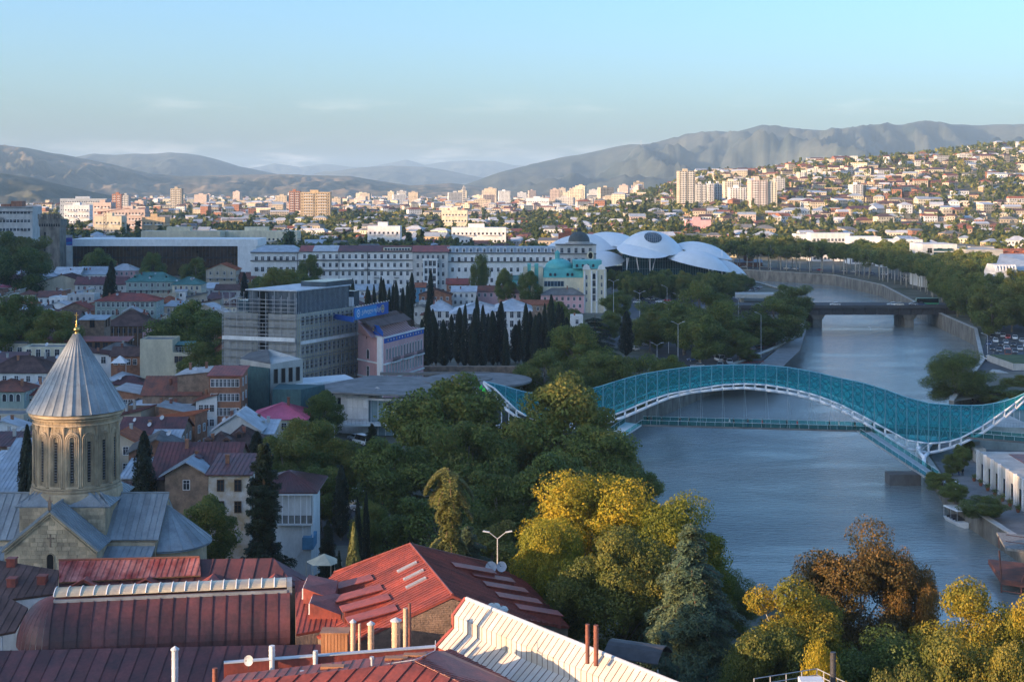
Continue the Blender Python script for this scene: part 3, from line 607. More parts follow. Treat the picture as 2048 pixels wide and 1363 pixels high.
def roof_poly(b,pts,t=.16):
 P=[Vector(p)for p in pts];n=Vector((0,0,0))
 for i in range(1,len(P)-1):n+=(P[i]-P[0]).cross(P[i+1]-P[0])
 n.normalize();b.prism(P,n*t)
def seams(b,p0,p1,q0,q1,sp=.7,hgt=.07,w=.05):
 p0,p1,q0,q1=map(Vector,(p0,p1,q0,q1));L=max((p1-p0).length,(q1-q0).length);n=max(2,int(L/sp))
 nn=(p1-p0 if(p1-p0).length>.1 else q1-q0).cross(q0-p0).normalized();nn=nn if nn.z>0 else-nn
 for i in range(n+1):
  a=p0.lerp(p1,i/n);c=q0.lerp(q1,i/n);s=(q1-q0).normalized()*w/2
  b.hexa([a-s,a+s,c+s,c-s,a-s+nn*hgt,a+s+nn*hgt,c+s+nn*hgt,c-s+nn*hgt])
class Frame:
 def __init__(s,x,y,rot):s.o=Vector((x,y));s.u=Vector((math.cos(rot),math.sin(rot)));s.v=Vector((-s.u.y,s.u.x))
 def __call__(s,a,c,z):p=s.o+s.u*a+s.v*c;return Vector((p.x,p.y,z))
def dish(parent,p,r=.45,az=200,el=30,name='satellite_dish'):
 d=Vector((math.sin(R(az))*math.cos(R(el)),math.cos(R(az))*math.cos(R(el)),math.sin(R(el))));u=d.orthogonal().normalized();w=d.cross(u);p=Vector(p);b=MB();c=p+Vector((0,0,r+.3))
 n=14;rings=[(0,-.22),(.5,-.16),(.85,-.06),(1,0)];vs=[]
 for k,z in rings:
  for i in range(n):t=6.283*i/n;vs.append(c+(u*math.cos(t)+w*math.sin(t))*r*k+d*r*z)
 fs=[(j*n+i,j*n+(i+1)%n,(j+1)*n+(i+1)%n,(j+1)*n+i)for j in range(3)for i in range(n)]
 b.add(vs,fs);vs2=[v-d*.03 for v in vs];b.add(vs2,[f[::-1]for f in fs])
 b.m=1;b.tube(p,c-d*r*.25,.03,.03,5);b.tube(c-w*r*.9,c+d*r*.9,.015,.015,4);b.tube(c+d*r*.85,c+d*r*1.05,.05,.05,6)
 return b.build(name,[M['light_roof'],M['dark_metal']],parent)
def chimney(parent,p,w=.6,h=1.2,mt='brick_wall'):
 b=MB();p=Vector(p);b.box(p.x-w/2,p.x+w/2,p.y-w/2,p.y+w/2,p.z-.6,p.z+h);b.box(p.x-w/2-.07,p.x+w/2+.07,p.y-w/2-.07,p.y+w/2+.07,p.z+h+.002,p.z+h+.14);b.build('chimney',M[mt],parent)
def house(px0,px1,py,h,dep,label,wall='cream_wall',roof='rust_roof',kind='hipx',rise=None,rot=0.0,z0=6.0,cols=None,rows=None,Y=None,detail=1,name='house',group=None,over=.45,ww=1.0,wh=1.5,dishes=0,chim=1,dorm=0,balc=0,side=True,fm='white_paint',cat='house',wstyle='plain',sidewin=True):
 """px0..px1: photo columns of the front wall, py: row of its eave, h: wall height"""
 zt=z0+h;Y=Y or YZ(py,zt);x0,x1=XP(px0,Y),XP(px1,Y);w=(x1-x0)/max(.3,math.cos(rot));f=Frame(x0,Y,rot)
 t=thing(name,label,cat,(x0,Y,z0),group);FOOT.append((min(x0,f(w,0,0).x),max(f(w,0,0).x,f(w,dep,0).x),Y-1,Y+dep+1))
 b=MB();b.hexa([f(0,0,z0-.5),f(w,0,z0-.5),f(w,dep,z0-.5),f(0,dep,z0-.5),f(0,0,zt),f(w,0,zt),f(w,dep,zt),f(0,dep,zt)])
 rise=rise if rise is not None else(.28*min(w,dep));zr=zt+rise;e=over;gm=M[roof]
 rb=MB();ze=zt-e*.25;sb=MB()
 P=lambda a,c,z:f(a,c,z)
 if kind in('gablex','hipx'):
  i=0 if kind=='gablex' else min(w,dep)/2;m=dep/2;ra=-e if kind=='gablex' else i;rc=w+e if kind=='gablex' else w-i
  if ra>rc:ra=rc=w/2
  A,B=P(ra,m,zr),P(rc,m,zr);c0,c1,c2,c3=P(-e,-e,ze),P(w+e,-e,ze),P(w+e,dep+e,ze),P(-e,dep+e,ze)
  roof_poly(rb,[c0,c1,B,A]);roof_poly(rb,[c2,c3,A,B])
  if kind=='hipx':roof_poly(rb,[c1,c2,B]);roof_poly(rb,[c3,c0,A])
  else:
   b.add([P(0,0,zt),P(0,dep,zt),P(0,m,zr-.1)],[(0,1,2)]);b.add([P(w,0,zt),P(w,dep,zt),P(w,m,zr-.1)],[(0,1,2)])
  up=Vector((0,0,.17));seams(sb,A+up,B+up,c0+up,c1+up);
  if kind=='hipx':seams(sb,B+up,B+up+(c2-c1)*.001,c1+up,c2+up)
  onr=lambda s,q:P(w*s,m*(1-q),zr-(zr-ze)*(q)+.1)
 elif kind=='gabley':
  m=w/2;A,B=P(m,-e,zr),P(m,dep+e,zr);c0,c1,c2,c3=P(-e,-e,ze),P(w+e,-e,ze),P(w+e,dep+e,ze),P(-e,dep+e,ze)
  roof_poly(rb,[c0,A,B,c3]);roof_poly(rb,[c1,c2,B,A]);b.add([P(0,0,zt),P(w,0,zt),P(m,0,zr-.1)],[(0,1,2)]);b.add([P(0,dep,zt),P(w,dep,zt),P(m,dep,zr-.1)],[(0,1,2)])
  up=Vector((0,0,.17));seams(sb,A+up,B+up,c0+up,c3+up);seams(sb,A+up,B+up,c1+up,c2+up)
  onr=lambda s,q:P(m+(w/2)*q*(1 if s>.5 else-1),dep*s,zr-(zr-ze)*q+.1)
 elif kind in('shed','shedl','shedr'):
  z={'shed':(zt,zt,zr,zr),'shedl':(zt,zr,zr,zt),'shedr':(zr,zt,zt,zr)}[kind]
  q=[P(-e,-e,z[0]+.02),P(w+e,-e,z[1]+.02),P(w+e,dep+e,z[2]+.02),P(-e,dep+e,z[3]+.02)];roof_poly(rb,q)
  b.hexa([P(0,0,zt),P(w,0,zt),P(w,dep,zt),P(0,dep,zt),P(0,0,z[0]-.04),P(w,0,z[1]-.04),P(w,dep,z[2]-.04),P(0,dep,z[3]-.04)])
  up=Vector((0,0,.17))
  if kind=='shed':seams(sb,q[3]+up,q[2]+up,q[0]+up,q[1]+up)
  elif kind=='shedl':seams(sb,q[1]+up,q[2]+up,q[0]+up,q[3]+up)
  else:seams(sb,q[0]+up,q[3]+up,q[1]+up,q[2]+up)
  onr=lambda s,q_:P(w*s,dep*(1-q_),zt+rise*(1-q_)+.1)
 else:
  rb.hexa([P(.2,.2,zt),P(w-.2,.2,zt),P(w-.2,dep-.2,zt),P(.2,dep-.2,zt),P(.2,.2,zt+.12),P(w-.2,.2,zt+.12),P(w-.2,dep-.2,zt+.12),P(.2,dep-.2,zt+.12)])
  for a0,a1,q0,q1 in((0,w,0,.2),(0,w,dep-.2,dep),(0,.2,.2,dep-.2),(w-.2,w,.2,dep-.2)):
   b.hexa([P(a0,q0,zt+.003),P(a1,q0,zt+.003),P(a1,q1,zt+.003),P(a0,q1,zt+.003),P(a0,q0,zt+.55),P(a1,q0,zt+.55),P(a1,q1,zt+.55),P(a0,q1,zt+.55)])
  onr=lambda s,q:P(w*s,dep*(.2+.6*q),zt+.1)
 b.build('wall',M[wall],t);ro=rb.build('roof',gm,t)
 if detail and kind!='flat' and sb.v:sb.build('seam',gm,ro,kind='stuff')
 rows=rows if rows is not None else max(1,int(h/3.3));cols=cols if cols is not None else max(1,int(w/2.6));zb=z0+(h-rows*3.2 if h>rows*3.2 else .0)
 if detail>=1 and rows and cols:
  facade(t,P(0,0,0),P(w,0,0),zb,zt,cols,rows,ww,wh,wstyle,fm)
  if sidewin:
   n=max(1,int(dep/3))
   if rot<=0.15 and x1<0 or rot<-.1:facade(t,P(w,0,0),P(w,dep,0),zb,zt,n,rows,ww,wh,wstyle,fm)
   if rot>.1 or x0>0:facade(t,P(0,dep,0),P(0,0,0),zb,zt,n,rows,ww,wh,wstyle,fm)
 for i in range(chim):chimney(ro,onr(random.uniform(.15,.85),random.uniform(.1,.5)),.55,random.uniform(.8,1.5),random.choice(['brick_wall','concrete','rust_roof']))
 for i in range(dishes):dish(ro,onr(random.uniform(.1,.9),random.uniform(.2,.8)),random.uniform(.4,.6),random.uniform(150,220))
 for i in range(dorm):
  s=(i+.5)/dorm;p=onr(s,.55);d=MB();g=f.u
  for q in(0,):d.obox((p.x,p.y+.2),g,1.3,1.6,1.1,p.z-.3);
  q0=p+Vector((0,-.6,.8));d.m=1;d.obox((p.x,p.y-.62),g,.8,.04,.7,p.z-.1);d.m=0
  d.prism([Vector((p.x,p.y,0))+Vector((g.x,g.y,0))*k+Vector((0,-.75,p.z+zz))for k,zz in((-.85,.78),(.85,.78),(0,1.3))],(0,1.9,0));d.build('dormer',[gm,M['black']],ro)
 if balc:
  bb=MB();n=balc;fh=h/max(rows,1)
  for k in range(n):
   z=zt-fh*(k+1)+.1;bb.hexa([P(.5,-1.3,z),P(w-.5,-1.3,z),P(w-.5,0,z),P(.5,0,z),P(.5,-1.3,z+.15),P(w-.5,-1.3,z+.15),P(w-.5,0,z+.15),P(.5,0,z+.15)])
   m_=max(3,int(w/1.6))
   for i in range(m_+1):a=.5+(w-1)*i/m_;bb.tube(P(a,-1.25,z),P(a,-1.25,z+fh-.15),.06,.06,5)
   bb.tube(P(.5,-1.25,z+1),P(w-.5,-1.25,z+1),.04,.04,4)
   j=int((w-1)/.3)
   for i in range(j):a=.5+(w-1)*i/j;bb.tube(P(a,-1.25,z+.15),P(a,-1.25,z+1),.02,.02,3,cap=False)
  bb.build('balcony',M['grey_wood']if balc>1 else M['steel_grey'],t)
 return t
class Plane3:
 def __init__(s,a,b,c):s.a=Vector(a);s.n=(Vector(b)-s.a).cross(Vector(c)-s.a).normalized();s.n=s.n if s.n.z>0 else-s.n
 def at(s,px,py):
  d=Vector(((px-1024)/F,1.0,-(py-HY)/F));o=Vector((0,0,H));return o+d*((s.a-o).dot(s.n)/d.dot(s.n))
 def z(s,x,y):return s.a.z-((x-s.a.x)*s.n.x+(y-s.a.y)*s.n.y)/s.n.z
def ccw(pts):
 P=[Vector(p)for p in pts];a=sum(P[i].x*P[(i+1)%len(P)].y-P[(i+1)%len(P)].x*P[i].y for i in range(len(P)))
 return P if a>0 else P[::-1]
def panel_roof(parent,pts,vdir,wu,mt,rib=.06,name='roof_panel',base=True,thick=.05,ribw=.05,wv=None,jit=0,gap=.012,label=None):
 P=ccw(pts)
 b=MB();
 n=Vector((0,0,0))
 for i in range(1,len(P)-1):n+=(P[i]-P[0]).cross(P[i+1]-P[0])
 n.normalize();b.prism([p-n*.2 for p in P],n*.19);ro=b.build('roof',mt,parent,label=label)
 pieces(P,vdir,wu,wv,thick,mt,ro,name,gap=gap,rib=rib,ribw=ribw,jit=jit);return ro
def solid_under(parent,pts,zb,mt,name='wall',inset=0.0):
 """wall body below a roof outline, down to zb"""
 b=MB();P=ccw(pts);c=sum((p for p in P),Vector((0,0,0)))/len(P)
 P=[c+(p-c)*(1-inset)for p in P];P=[Vector((p.x,p.y,p.z-.25))for p in P]
 n=len(P);b.add([(p.x,p.y,zb)for p in P]+P,[tuple(range(n-1,-1,-1)),tuple(range(n,2*n))]+[(i,(i+1)%n,n+(i+1)%n,n+i)for i in range(n)])
 return b.build(name,mt,parent)
# domed church
CX,CYY=-54.5,178.0
ch=thing('domed_church','sandstone cathedral with a tall conical ribbed dome and grey metal roofs at the left','church',(CX,CYY,6))
cr_,ss_=M['church_roof'],M['sand_stone']
b=MB();b.lathe([(5.6,19.2),(5.6,23.9),(5.55,24.6),(5.25,24.8),(5.15,25.2),(5.0,25.4),(5.0,34.2)],(CX,CYY,0),64);drum=b.build('drum',ss_,ch)
NB=16;J=MB()
for i in range(64):
 a0,a1=2*math.pi*i/64,2*math.pi*(i+1)/64
 if math.sin((a0+a1)/2)>.45:continue
 p=lambda a,z,r=5.0:Vector((CX+r*math.cos(a),CYY+r*math.sin(a),z))
 z=25.5
 while z<34:
  hh=.42+.1*((i*7+int(z*3))%3);z2=min(z+hh,34.1);k=.03+.05*random.random();g=.0045
  q=[p(a0+g,z+.03,5.0),p(a1-g,z+.03,5.0),p(a1-g,z2-.03,5.0),p(a0+g,z2-.03,5.0)];n=Vector((math.cos((a0+a1)/2),math.sin((a0+a1)/2),0));J.prism([v+n*.0 for v in q],n*k);z=z2
J.build('stone_course',ss_,drum,kind='stuff')
for k,(r,z0,hh)in enumerate([(5.42,24.9,.3),(5.3,25.25,.2),(5.28,32.9,.22),(5.5,33.55,.25),(5.75,33.9,.45)]):
 b=MB();b.lathe([(5.0,z0),(r,z0),(r,z0+hh*.7),(5.02,z0+hh)],(CX,CYY,0),64);b.build('moulding',ss_,drum)
for i in range(NB):
 a=2*math.pi*(i+.5)/NB
 if math.sin(a)>.6:continue
 n=Vector((math.cos(a),math.sin(a),0));t=Vector((-n.y,n.x,0));c=Vector((CX,CYY,0))+n*5.06
 b=MB()
 for(hw,rr,off)in((.78,.10,.06),(.58,.07,.10),(.36,.06,.12)):
  top=31.35;o=n*off
  arc=[c+o+t*(hw*math.cos(s))+Vector((0,0,top+hw*math.sin(s)))for s in np.linspace(0,math.pi,9)]
  b.path(arc,rr,5);b.tube(c+o+t*hw+Vector((0,0,25.5)),arc[0],rr,rr,6);b.tube(c+o-t*hw+Vector((0,0,25.5)),arc[-1],rr,rr,6)
 b.obox((c.x+n.x*.1,c.y+n.y*.1),t,1.5,.25,.22,25.4);b.build('blind_arch',ss_,drum)
 w=MB();w.obox((c.x+n.x*.02,c.y+n.y*.02),t,.34,.1,4.9,26.1);wi=w.build('window',M['black'],drum)
 g=MB()
 for q in range(14):zz=26.3+q*.34;g.obox((c.x+n.x*.08,c.y+n.y*.08),t,.34,.03,.04,zz)
 g.build('grille',M['steel_grey'],wi,kind='stuff')
 e=Vector((CX,CYY,0))+Vector((math.cos(a+math.pi/NB),math.sin(a+math.pi/NB),0))*5.12;b=MB();b.tube((e.x,e.y,25.5),(e.x,e.y,32.9),.11,.11,7);b.tube((e.x,e.y,32.3),(e.x,e.y,32.8),.13,.24,7);b.build('colonnette',ss_,drum)
NF=32;cone=MB();cone.lathe([(5.9,34.32),(.22,43.75)],(CX,CYY,0),NF*2);cone.lathe([(5.0,34.3),(5.95,34.32)],(CX,CYY,0),64);cone=cone.build('conical_roof',cr_,ch)
for i in range(NF):
 a0,a1=2*math.pi*i/NF,2*math.pi*(i+1)/NF;am=(a0+a1)/2
 for lo,hi in((0,.36),(.363,.70),(.703,.99)):
  b=MB();R0=6.0;pt=lambda a,s,d=0:Vector((CX+(R0*(1-s)+.26*s+d)*math.cos(a),CYY+(R0*(1-s)+.26*s+d)*math.sin(a),34.35+s*9.45+d*.5))
  lift=.02+.0*i;q=[pt(a0,lo,.02),pt(am,lo,-.06*(1-lo)),pt(a1,lo,.02),pt(a1,hi,.02),pt(am,hi,-.06*(1-hi)),pt(a0,hi,.02)]
  n=Vector((math.cos(am),math.sin(am),.6)).normalized();b.prism([q[0],q[1],q[4],q[5]],n*.05);b.prism([q[1],q[2],q[3],q[4]],n*.05)
  b.tube(pt(a0,lo,.07),pt(a0,hi,.07),.055*(1-lo*.6),.055*(1-hi*.6),4);b.build('roof_panel',cr_,cone)
b=MB();b.smooth=True;b.lathe([(.30,-.25),(.22,.05),(.13,.15),(.28,.28),(.38,.5),(.28,.72),(.11,.82),(.06,1.0),(.14,1.1),(.06,1.2),(.045,1.7)],(CX,CYY,43.75),16);fin=b.build('finial',M['gold'],ch)
b=MB();b.box(CX-.04,CX+.04,CYY-.04,CYY+.04,45.4,46.4);b.box(CX-.24,CX-.042,CYY-.04,CYY+.04,46.0,46.08);b.box(CX+.042,CX+.24,CYY-.04,CYY+.04,46.0,46.08);b.build('cross',M['gold'],fin)
b=MB();b.box(CX-5.2,CX+5.2,CYY-5.6,CYY+5.6,6,23.3);sq=b.build('base',ss_,ch)
for sx in(-1,1):
 pieces([(CX+sx*5.2-(0 if sx<0 else 4.4),CYY-5.61,20),(CX+sx*5.2+(4.4 if sx<0 else 0),CYY-5.61,20),(CX+sx*5.2+(4.4 if sx<0 else 0),CYY-5.61,23.25),(CX+sx*5.2-(0 if sx<0 else 4.4),CYY-5.61,23.25)],(0,0,-1),.85,.48,.03,ss_,sq,'stone',gap=.025,stagger=True,jit=.02,rnd=.3)
e=5.75;zl,zh=23.35,25.0
for q,vd in(([(CX-e,CYY-e,zl),(CX+e,CYY-e,zl),(CX+3.2,CYY-3.6,zh),(CX-3.2,CYY-3.6,zh)],(0,-1,0)),([(CX+e,CYY-e,zl),(CX+e,CYY+e,zl),(CX+3.6,CYY+3.2,zh),(CX+3.6,CYY-3.2,zh)],(1,0,0)),([(CX-e,CYY+e,zl),(CX-e,CYY-e,zl),(CX-3.6,CYY-3.2,zh),(CX-3.6,CYY+3.2,zh)],(-1,0,0))):
 panel_roof(ch,q,vd,.72,cr_)
for sx in(-2.9,2.9):
 b=MB();b.add([(CX+sx-2.2,CYY-5.8,23.36),(CX+sx+2.2,CYY-5.8,23.36),(CX+sx,CYY-4.4,24.9),(CX+sx,CYY-3.0,25.0)],[(0,1,2),(1,3,2),(3,0,2)]);b.build('corner_cap',cr_,ch)
hw,yf,ze,zr=5.45,168.0,19.6,24.1;x0,x1=CX-hw,CX+hw
b=MB();b.prism([(x0,yf,6),(x1,yf,6),(x1,yf,ze),(CX,yf,zr-.25),(x0,yf,ze)],(0,5.2,0));gab=b.build('gable_wall',ss_,ch)
for poly in([(x0,yf-.004,17.2),(x1,yf-.004,17.2),(x1,yf-.004,ze-.1),(CX,yf-.004,zr-.5),(x0,yf-.004,ze-.1)],):
 pieces(poly,(0,0,-1),.92,.5,.05,ss_,gab,'stone',gap=.05,stagger=True,jit=.018,rnd=.35)
b=MB();b.box(CX-.09,CX+.09,yf-.12,yf-.05,19.6,21.1);b.box(CX-.42,CX-.092,yf-.12,yf-.05,20.55,20.72);b.box(CX+.092,CX+.42,yf-.12,yf-.05,20.55,20.72);b.build('cross',M['old_brick'],gab)
inst('window',win_mesh(.8,1.9,'arch','sand_stone','black'),gab,(CX,yf-.06,16.9),0)
for sx in(-1,1):
 b=MB();a=Vector((CX,yf-.30,zr-.42));c=Vector((CX+sx*(hw+.15),yf-.30,ze-.55));d=(c-a).normalized();b.tube(a,c,.13,.13,6);b.tube(a+Vector((0,.1,-.35)),c+Vector((-sx*.2,.1,-.3)),.09,.09,6);b.build('moulding',ss_,gab)
o=.45;E1=(CX+hw+o,ze-o*.8)
panel_roof(ch,[(CX,yf-o,zr),(E1[0],yf-o,E1[1]),(E1[0],172.6,E1[1]),(CX,174.5,zr)],(1,0,-.8),.66,cr_,rib=.07)
panel_roof(ch,[(CX,yf-o,zr),(CX-hw-o,yf-o,E1[1]),(CX-hw-o,172.6,E1[1]),(CX,174.5,zr)],(-1,0,-.8),.66,cr_,rib=.07)
b=MB();b.tube((CX,yf-o,zr+.12),(CX,174.4,zr+.12),.12,.12,6);b.build('ridge_cap',cr_,ch)
b=MB();b.box(CX-.16,CX+.16,yf-.5,yf-.2,zr-.1,zr+.9);b.box(CX-.34,CX+.34,yf-.42,yf-.28,zr+.92,zr+1.05);b.box(CX-.07,CX+.07,yf-.42,yf-.28,zr+1.052,zr+1.5);b.build('acroterion',M['old_brick'],ch)
yn,zen,zrn=172.5,19.3,23.75;xe,xw=-43.2,-84.0
b=MB();b.prism([(xe,yn+.3,6),(xe,183.2,6),(xe,183.2,zen),(xe,CYY,zrn-.2),(xe,yn+.3,zen)],(xw-xe,0,0));nav=b.build('nave_wall',ss_,ch)
panel_roof(ch,[(xw,yn,zen),(CX-5.1,yn,zen),(CX-5.1,CYY,zrn),(xw,CYY,zrn)],(0,-1,0),.9,cr_,rib=.08)
re_=panel_roof(ch,[(CX+5.1,yn,zen),(xe+.3,yn,zen),(xe+.3,CYY,zrn),(CX+5.1,CYY,zrn)],(0,-1,0),.74,cr_,rib=.07)
mat('rusty_sheet',(.40,.43,.46),.5,.3,.9,col2=(.33,.20,.12),fine=.4)
for i in range(4):
 xx=-47.6+i*.95;pieces([(xx,yn+.4+i%2,zen+.1+.30*.4+(i%2)*.8),(xx+.62,yn+.4+i%2,zen+.1+.12+(i%2)*.8),(xx+.62,yn+3.2+i%2,zen+.1+.12+2.26+(i%2)*.8),(xx,yn+3.2+i%2,zen+.1+.12+2.26+(i%2)*.8)],(0,-1,-.8),.62,.7,.02,M['rusty_sheet'],re_,'patch',gap=.02)
panel_roof(ch,[(xw,CYY,zrn),(xe,CYY,zrn),(xe,183.6,zen),(xw,183.6,zen)],(0,1,0),1.8,cr_)
b=MB();b.tube((xe+.3,CYY,zrn+.12),(xw,CYY,zrn+.12),.12,.12,6);b.build('ridge_cap',cr_,ch)
for a,c in((-49.0,-43.2),(-84.0,-60.0)):
 b=MB();b.box(a,c,169.2,yn+.2,6,17.2);b.box(a,c,yn-.3,yn+.3,17.2,zen-.3);b.build('aisle_wall',ss_,ch)
 panel_roof(ch,[(a,168.9,17.25),(c,168.9,17.25),(c,yn+.1,18.75),(a,yn+.1,18.75)],(0,-1,0),.74,cr_,rib=.07)
A=Vector((xe+.2,CYY,22.3));ap=MB();ap.lathe([(4.9,6),(4.9,17.7)],(xe,CYY,0),20,-math.pi/2,math.pi/2);ap=ap.build('apse_wall',ss_,ch)
n=11;fan=MB();fan.lathe([(5.45,17.62),(.05,22.15)],(xe+.1,CYY,0),22,-math.pi/2,math.pi/2);fan=fan.build('apse_roof',cr_,ch)
for i in range(n):
 a0,a1=-math.pi/2+math.pi*i/n,-math.pi/2+math.pi*(i+1)/n
 p=lambda a,r:Vector((xe+.1+r*math.cos(a),CYY+r*math.sin(a),22.3-(4.5)*r/5.5));b=MB();b.prism([p(a0,5.5),p(a1,5.5),p(a1,.1),p(a0,.1)],(0,0,.06));b.tube(p(a0,5.5)+Vector((0,0,.09)),p(a0,.1)+Vector((0,0,.09)),.045,.03,4);b.build('roof_panel',cr_,fan)
# long vaulted hall with skylight (front left)
V1=AT(112,1190,140);V2=AT(580,1169,143.6);V2.z=V1.z;ax=(V2-V1);VL=ax.length;ax.normalize();pr=Vector((ax.y,-ax.x,0))
mr=M['maroon_roof'];rr=4.7;cz=V1.z-rr
va=thing('vaulted_hall','hall with a maroon barrel-vaulted metal roof and a long curved yellowish skylight','building',(V1.x,V1.y,6))
b=MB();n=12;ring=[(math.sin(s)*rr,cz+math.cos(s)*rr)for s in np.linspace(-1.5,1.5,25)]
b.prism([V1+pr*a+Vector((0,0,z-.08-V1.z))for a,z in[(-rr,6)]+ring+[(rr,6)]],ax*VL);vb=b.build('vault',mr,va)
NS=18
for i in range(NS):
 p0=V1+ax*(VL*i/NS+.01);w=VL/NS-.02;b=MB();pts=[(math.sin(s)*rr,cz+math.cos(s)*rr)for s in np.linspace(.30,1.5,10)]
 for(a,z),(a2,z2)in zip(pts[:-1],pts[1:]):
  q=[p0+pr*a+Vector((0,0,z-V1.z)),p0+pr*a2+Vector((0,0,z2-V1.z)),p0+pr*a2+ax*w+Vector((0,0,z2-V1.z)),p0+pr*a+ax*w+Vector((0,0,z-V1.z))]
  nn=(pr*((a+a2)/2/rr)+Vector((0,0,((z+z2)/2-cz)/rr))).normalized();b.prism(q,nn*.05)
  b.hexa([q[0]+nn*.052,q[1]+nn*.052,q[1]+ax*.06+nn*.052,q[0]+ax*.06+nn*.052,q[0]+nn*.13,q[1]+nn*.13,q[1]+ax*.06+nn*.13,q[0]+ax*.06+nn*.13])
 b.build('roof_panel',mr,vb)
for i in range(9):
 a0,a1=math.pi*.5*i/9,math.pi*.5*(i+1)/9;b=MB()
 for s0,s1 in zip(np.linspace(.05,1.5,9)[:-1],np.linspace(.05,1.5,9)[1:]):
  q=[V1+pr*(math.sin(s)*rr*math.cos(a))-ax*(math.sin(s)*3.7*math.sin(a))+Vector((0,0,cz+math.cos(s)*rr-V1.z))for s,a in((s0,a0),(s1,a0),(s1,a1-.01),(s0,a1-.01))]
  b.prism(q,(0,0,.05))
 b.build('roof_panel',mr,vb)
mat('skylight_glass',(.55,.46,.30),.25,.35,.8,col2=(.42,.36,.28),spec=.6,streak=.5)
sk=MB();
for s_ in(.34,-.30):sk.prism([V1+pr*(math.sin(s_)*rr+.14*k)+Vector((0,0,cz+math.cos(s_)*rr-V1.z+z))for k,z in((-1,-.1),(1,-.1),(1,.28),(-1,.28))],ax*(VL-.3))
sk.prism([V1+ax*(VL-.3)+pr*(a)+Vector((0,0,z))for a,z in((-1.5,-.5),(1.65,-.5),(1.6,.3),(.8,.62),(0,.72),(-.8,.62))],ax*.5)
sk=sk.build('skylight_curb',M['church_roof'],va)
NP=18
for i in range(NP):
 p0=V1+ax*((VL-.3)*i/NP+.05);w=(VL-.3)/NP-.1;pts=[(1.5*math.sin(s),.15+.55*math.cos(s))for s in np.linspace(-1.35,1.35,9)];b=MB();b.smooth=False
 for(a,z),(a2,z2)in zip(pts[:-1],pts[1:]):b.prism([p0+pr*a+Vector((0,0,z)),p0+pr*a2+Vector((0,0,z2)),p0+pr*a2+ax*w+Vector((0,0,z2)),p0+pr*a+ax*w+Vector((0,0,z))],(0,0,-.04))
 pn=b.build('pane',M['skylight_glass'],sk)
 b=MB();b.path([p0-ax*.05+pr*a*1.02+Vector((0,0,z+.03))for a,z in pts],.055,5);b.build('glazing_bar',M['white_paint'],sk)
# long maroon wing behind the vault, with dormers and the corrugated shed roof
def plane_yz(px,py,Y,k):p=AT(px,py,Y);return Plane3(p,p+Vector((1,0,0)),p+Vector((0,1,k)))
wg=thing('long_wing','long maroon metal-roofed wing with small gabled dormers right behind the vaulted roof','building',(-40,150,6))
pl=plane_yz(545,1168,149,.47)
P=[pl.at(118,1172),pl.at(590,1172),pl.at(548,1116),pl.at(118,1122)]
solid_under(wg,P,6,M['old_brick']);wr=panel_roof(wg,P,(0,-1,0),1.55,mr,rib=.09)
A=pl.at(548,1116);B=Vector((A.x+5.6,A.y-1.5,A.z-2.6));C_=pl.at(590,1172)
panel_roof(wg,[A,B,Vector((C_.x+2.5,C_.y-.2,C_.z-.6)),C_],(1,-.25,0),1.2,mr,rib=.09)
b=MB();b.prism([pl.at(118,1122),A,A+Vector((0,5,-2.6)),pl.at(118,1122)+Vector((0,5,-2.6))],(0,0,.05));b.build('rear_slope',mr,wg)
mat('faded_sheet',(.36,.15,.13),.65,.45,.5,col2=(.22,.035,.03),streak=.6,objvar=.3,fine=.35)
for px in(170,295,420,545):
 p=pl.at(px,1171);b=MB();b.prism([p+Vector((-1.25,-.3,-.6)),p+Vector((1.25,-.3,-.6)),p+Vector((1.25,-.3,.1)),p+Vector((0,-.3,.75)),p+Vector((-1.25,-.3,.1))],(0,2.4,0))
 for s in(-1,1):b.prism([p+Vector((0,-.6,.8)),p+Vector((s*1.5,-.6,.02)),p+Vector((s*1.5,2.1,.02)),p+Vector((0,2.1,.8))],(0,0,.08))
 d=b.build('dormer',M['red_roof'],wr);b=MB();b.prism([p+Vector((-.9,-.32,-.5)),p+Vector((.9,-.32,-.5)),p+Vector((.9,-.32,.0)),p+Vector((0,-.32,.45)),p+Vector((-.9,-.32,0))],(0,-.03,0));b.build('window',M['black'],d)
cs=thing('corrugated_roof','old rusty red corrugated sheet roof between the church and the skylight','roof',(-40,152,20))
Q=[pl.at(x_,y_)+Vector((0,-.12,.42))for x_,y_ in((120,1171),(402,1157),(400,1122),(118,1128))]
Q2=ccw(Q);b=MB();b.prism([q-Vector((0,0,.12))for q in Q2],(0,0,.09));base=b.build('batten_deck',M['wood'],cs)
pieces(Q2,(0,-1,0),.62,None,.03,M['faded_sheet'],base,'corrugated_sheet',gap=.0,jit=.012,rib=.05,ribw=.16)
b=MB();b.tube(Q[3]+Vector((0,0,.1)),Q[2]+Vector((0,0,.1)),.12,.12,6);b.build('ridge_cap',M['rust_roof'],cs)
fw=thing('front_wing','plain maroon standing-seam roof along the bottom left edge','building',(-40,130,6))
pf=plane_yz(110,1301,134,.36);P=[pf.at(-60,1302),pf.at(640,1288),pf.at(690,1420),pf.at(-60,1420)]
solid_under(fw,P,6,M['old_brick']);panel_roof(fw,P,(0,-1,0),1.35,mr,rib=.08)
lw=thing('white_walled_house','maroon-roofed house with a white rendered wall and brick chimneys at the left edge','house',(-50,146,6))
pq=plane_yz(60,1196,146,.3);P=[pq.at(-40,1206),pq.at(114,1186),pq.at(118,1140),pq.at(-40,1114)];solid_under(lw,P,6,M['white_wall'],inset=.04);panel_roof(lw,P,(0,-1,0),.8,M['brown_roof'],rib=.05)
for px,py in((25,1170),(85,1165),(24,1130)):q=pq.at(px,py);chimney(lw,q,.9,.7,'red_roof')
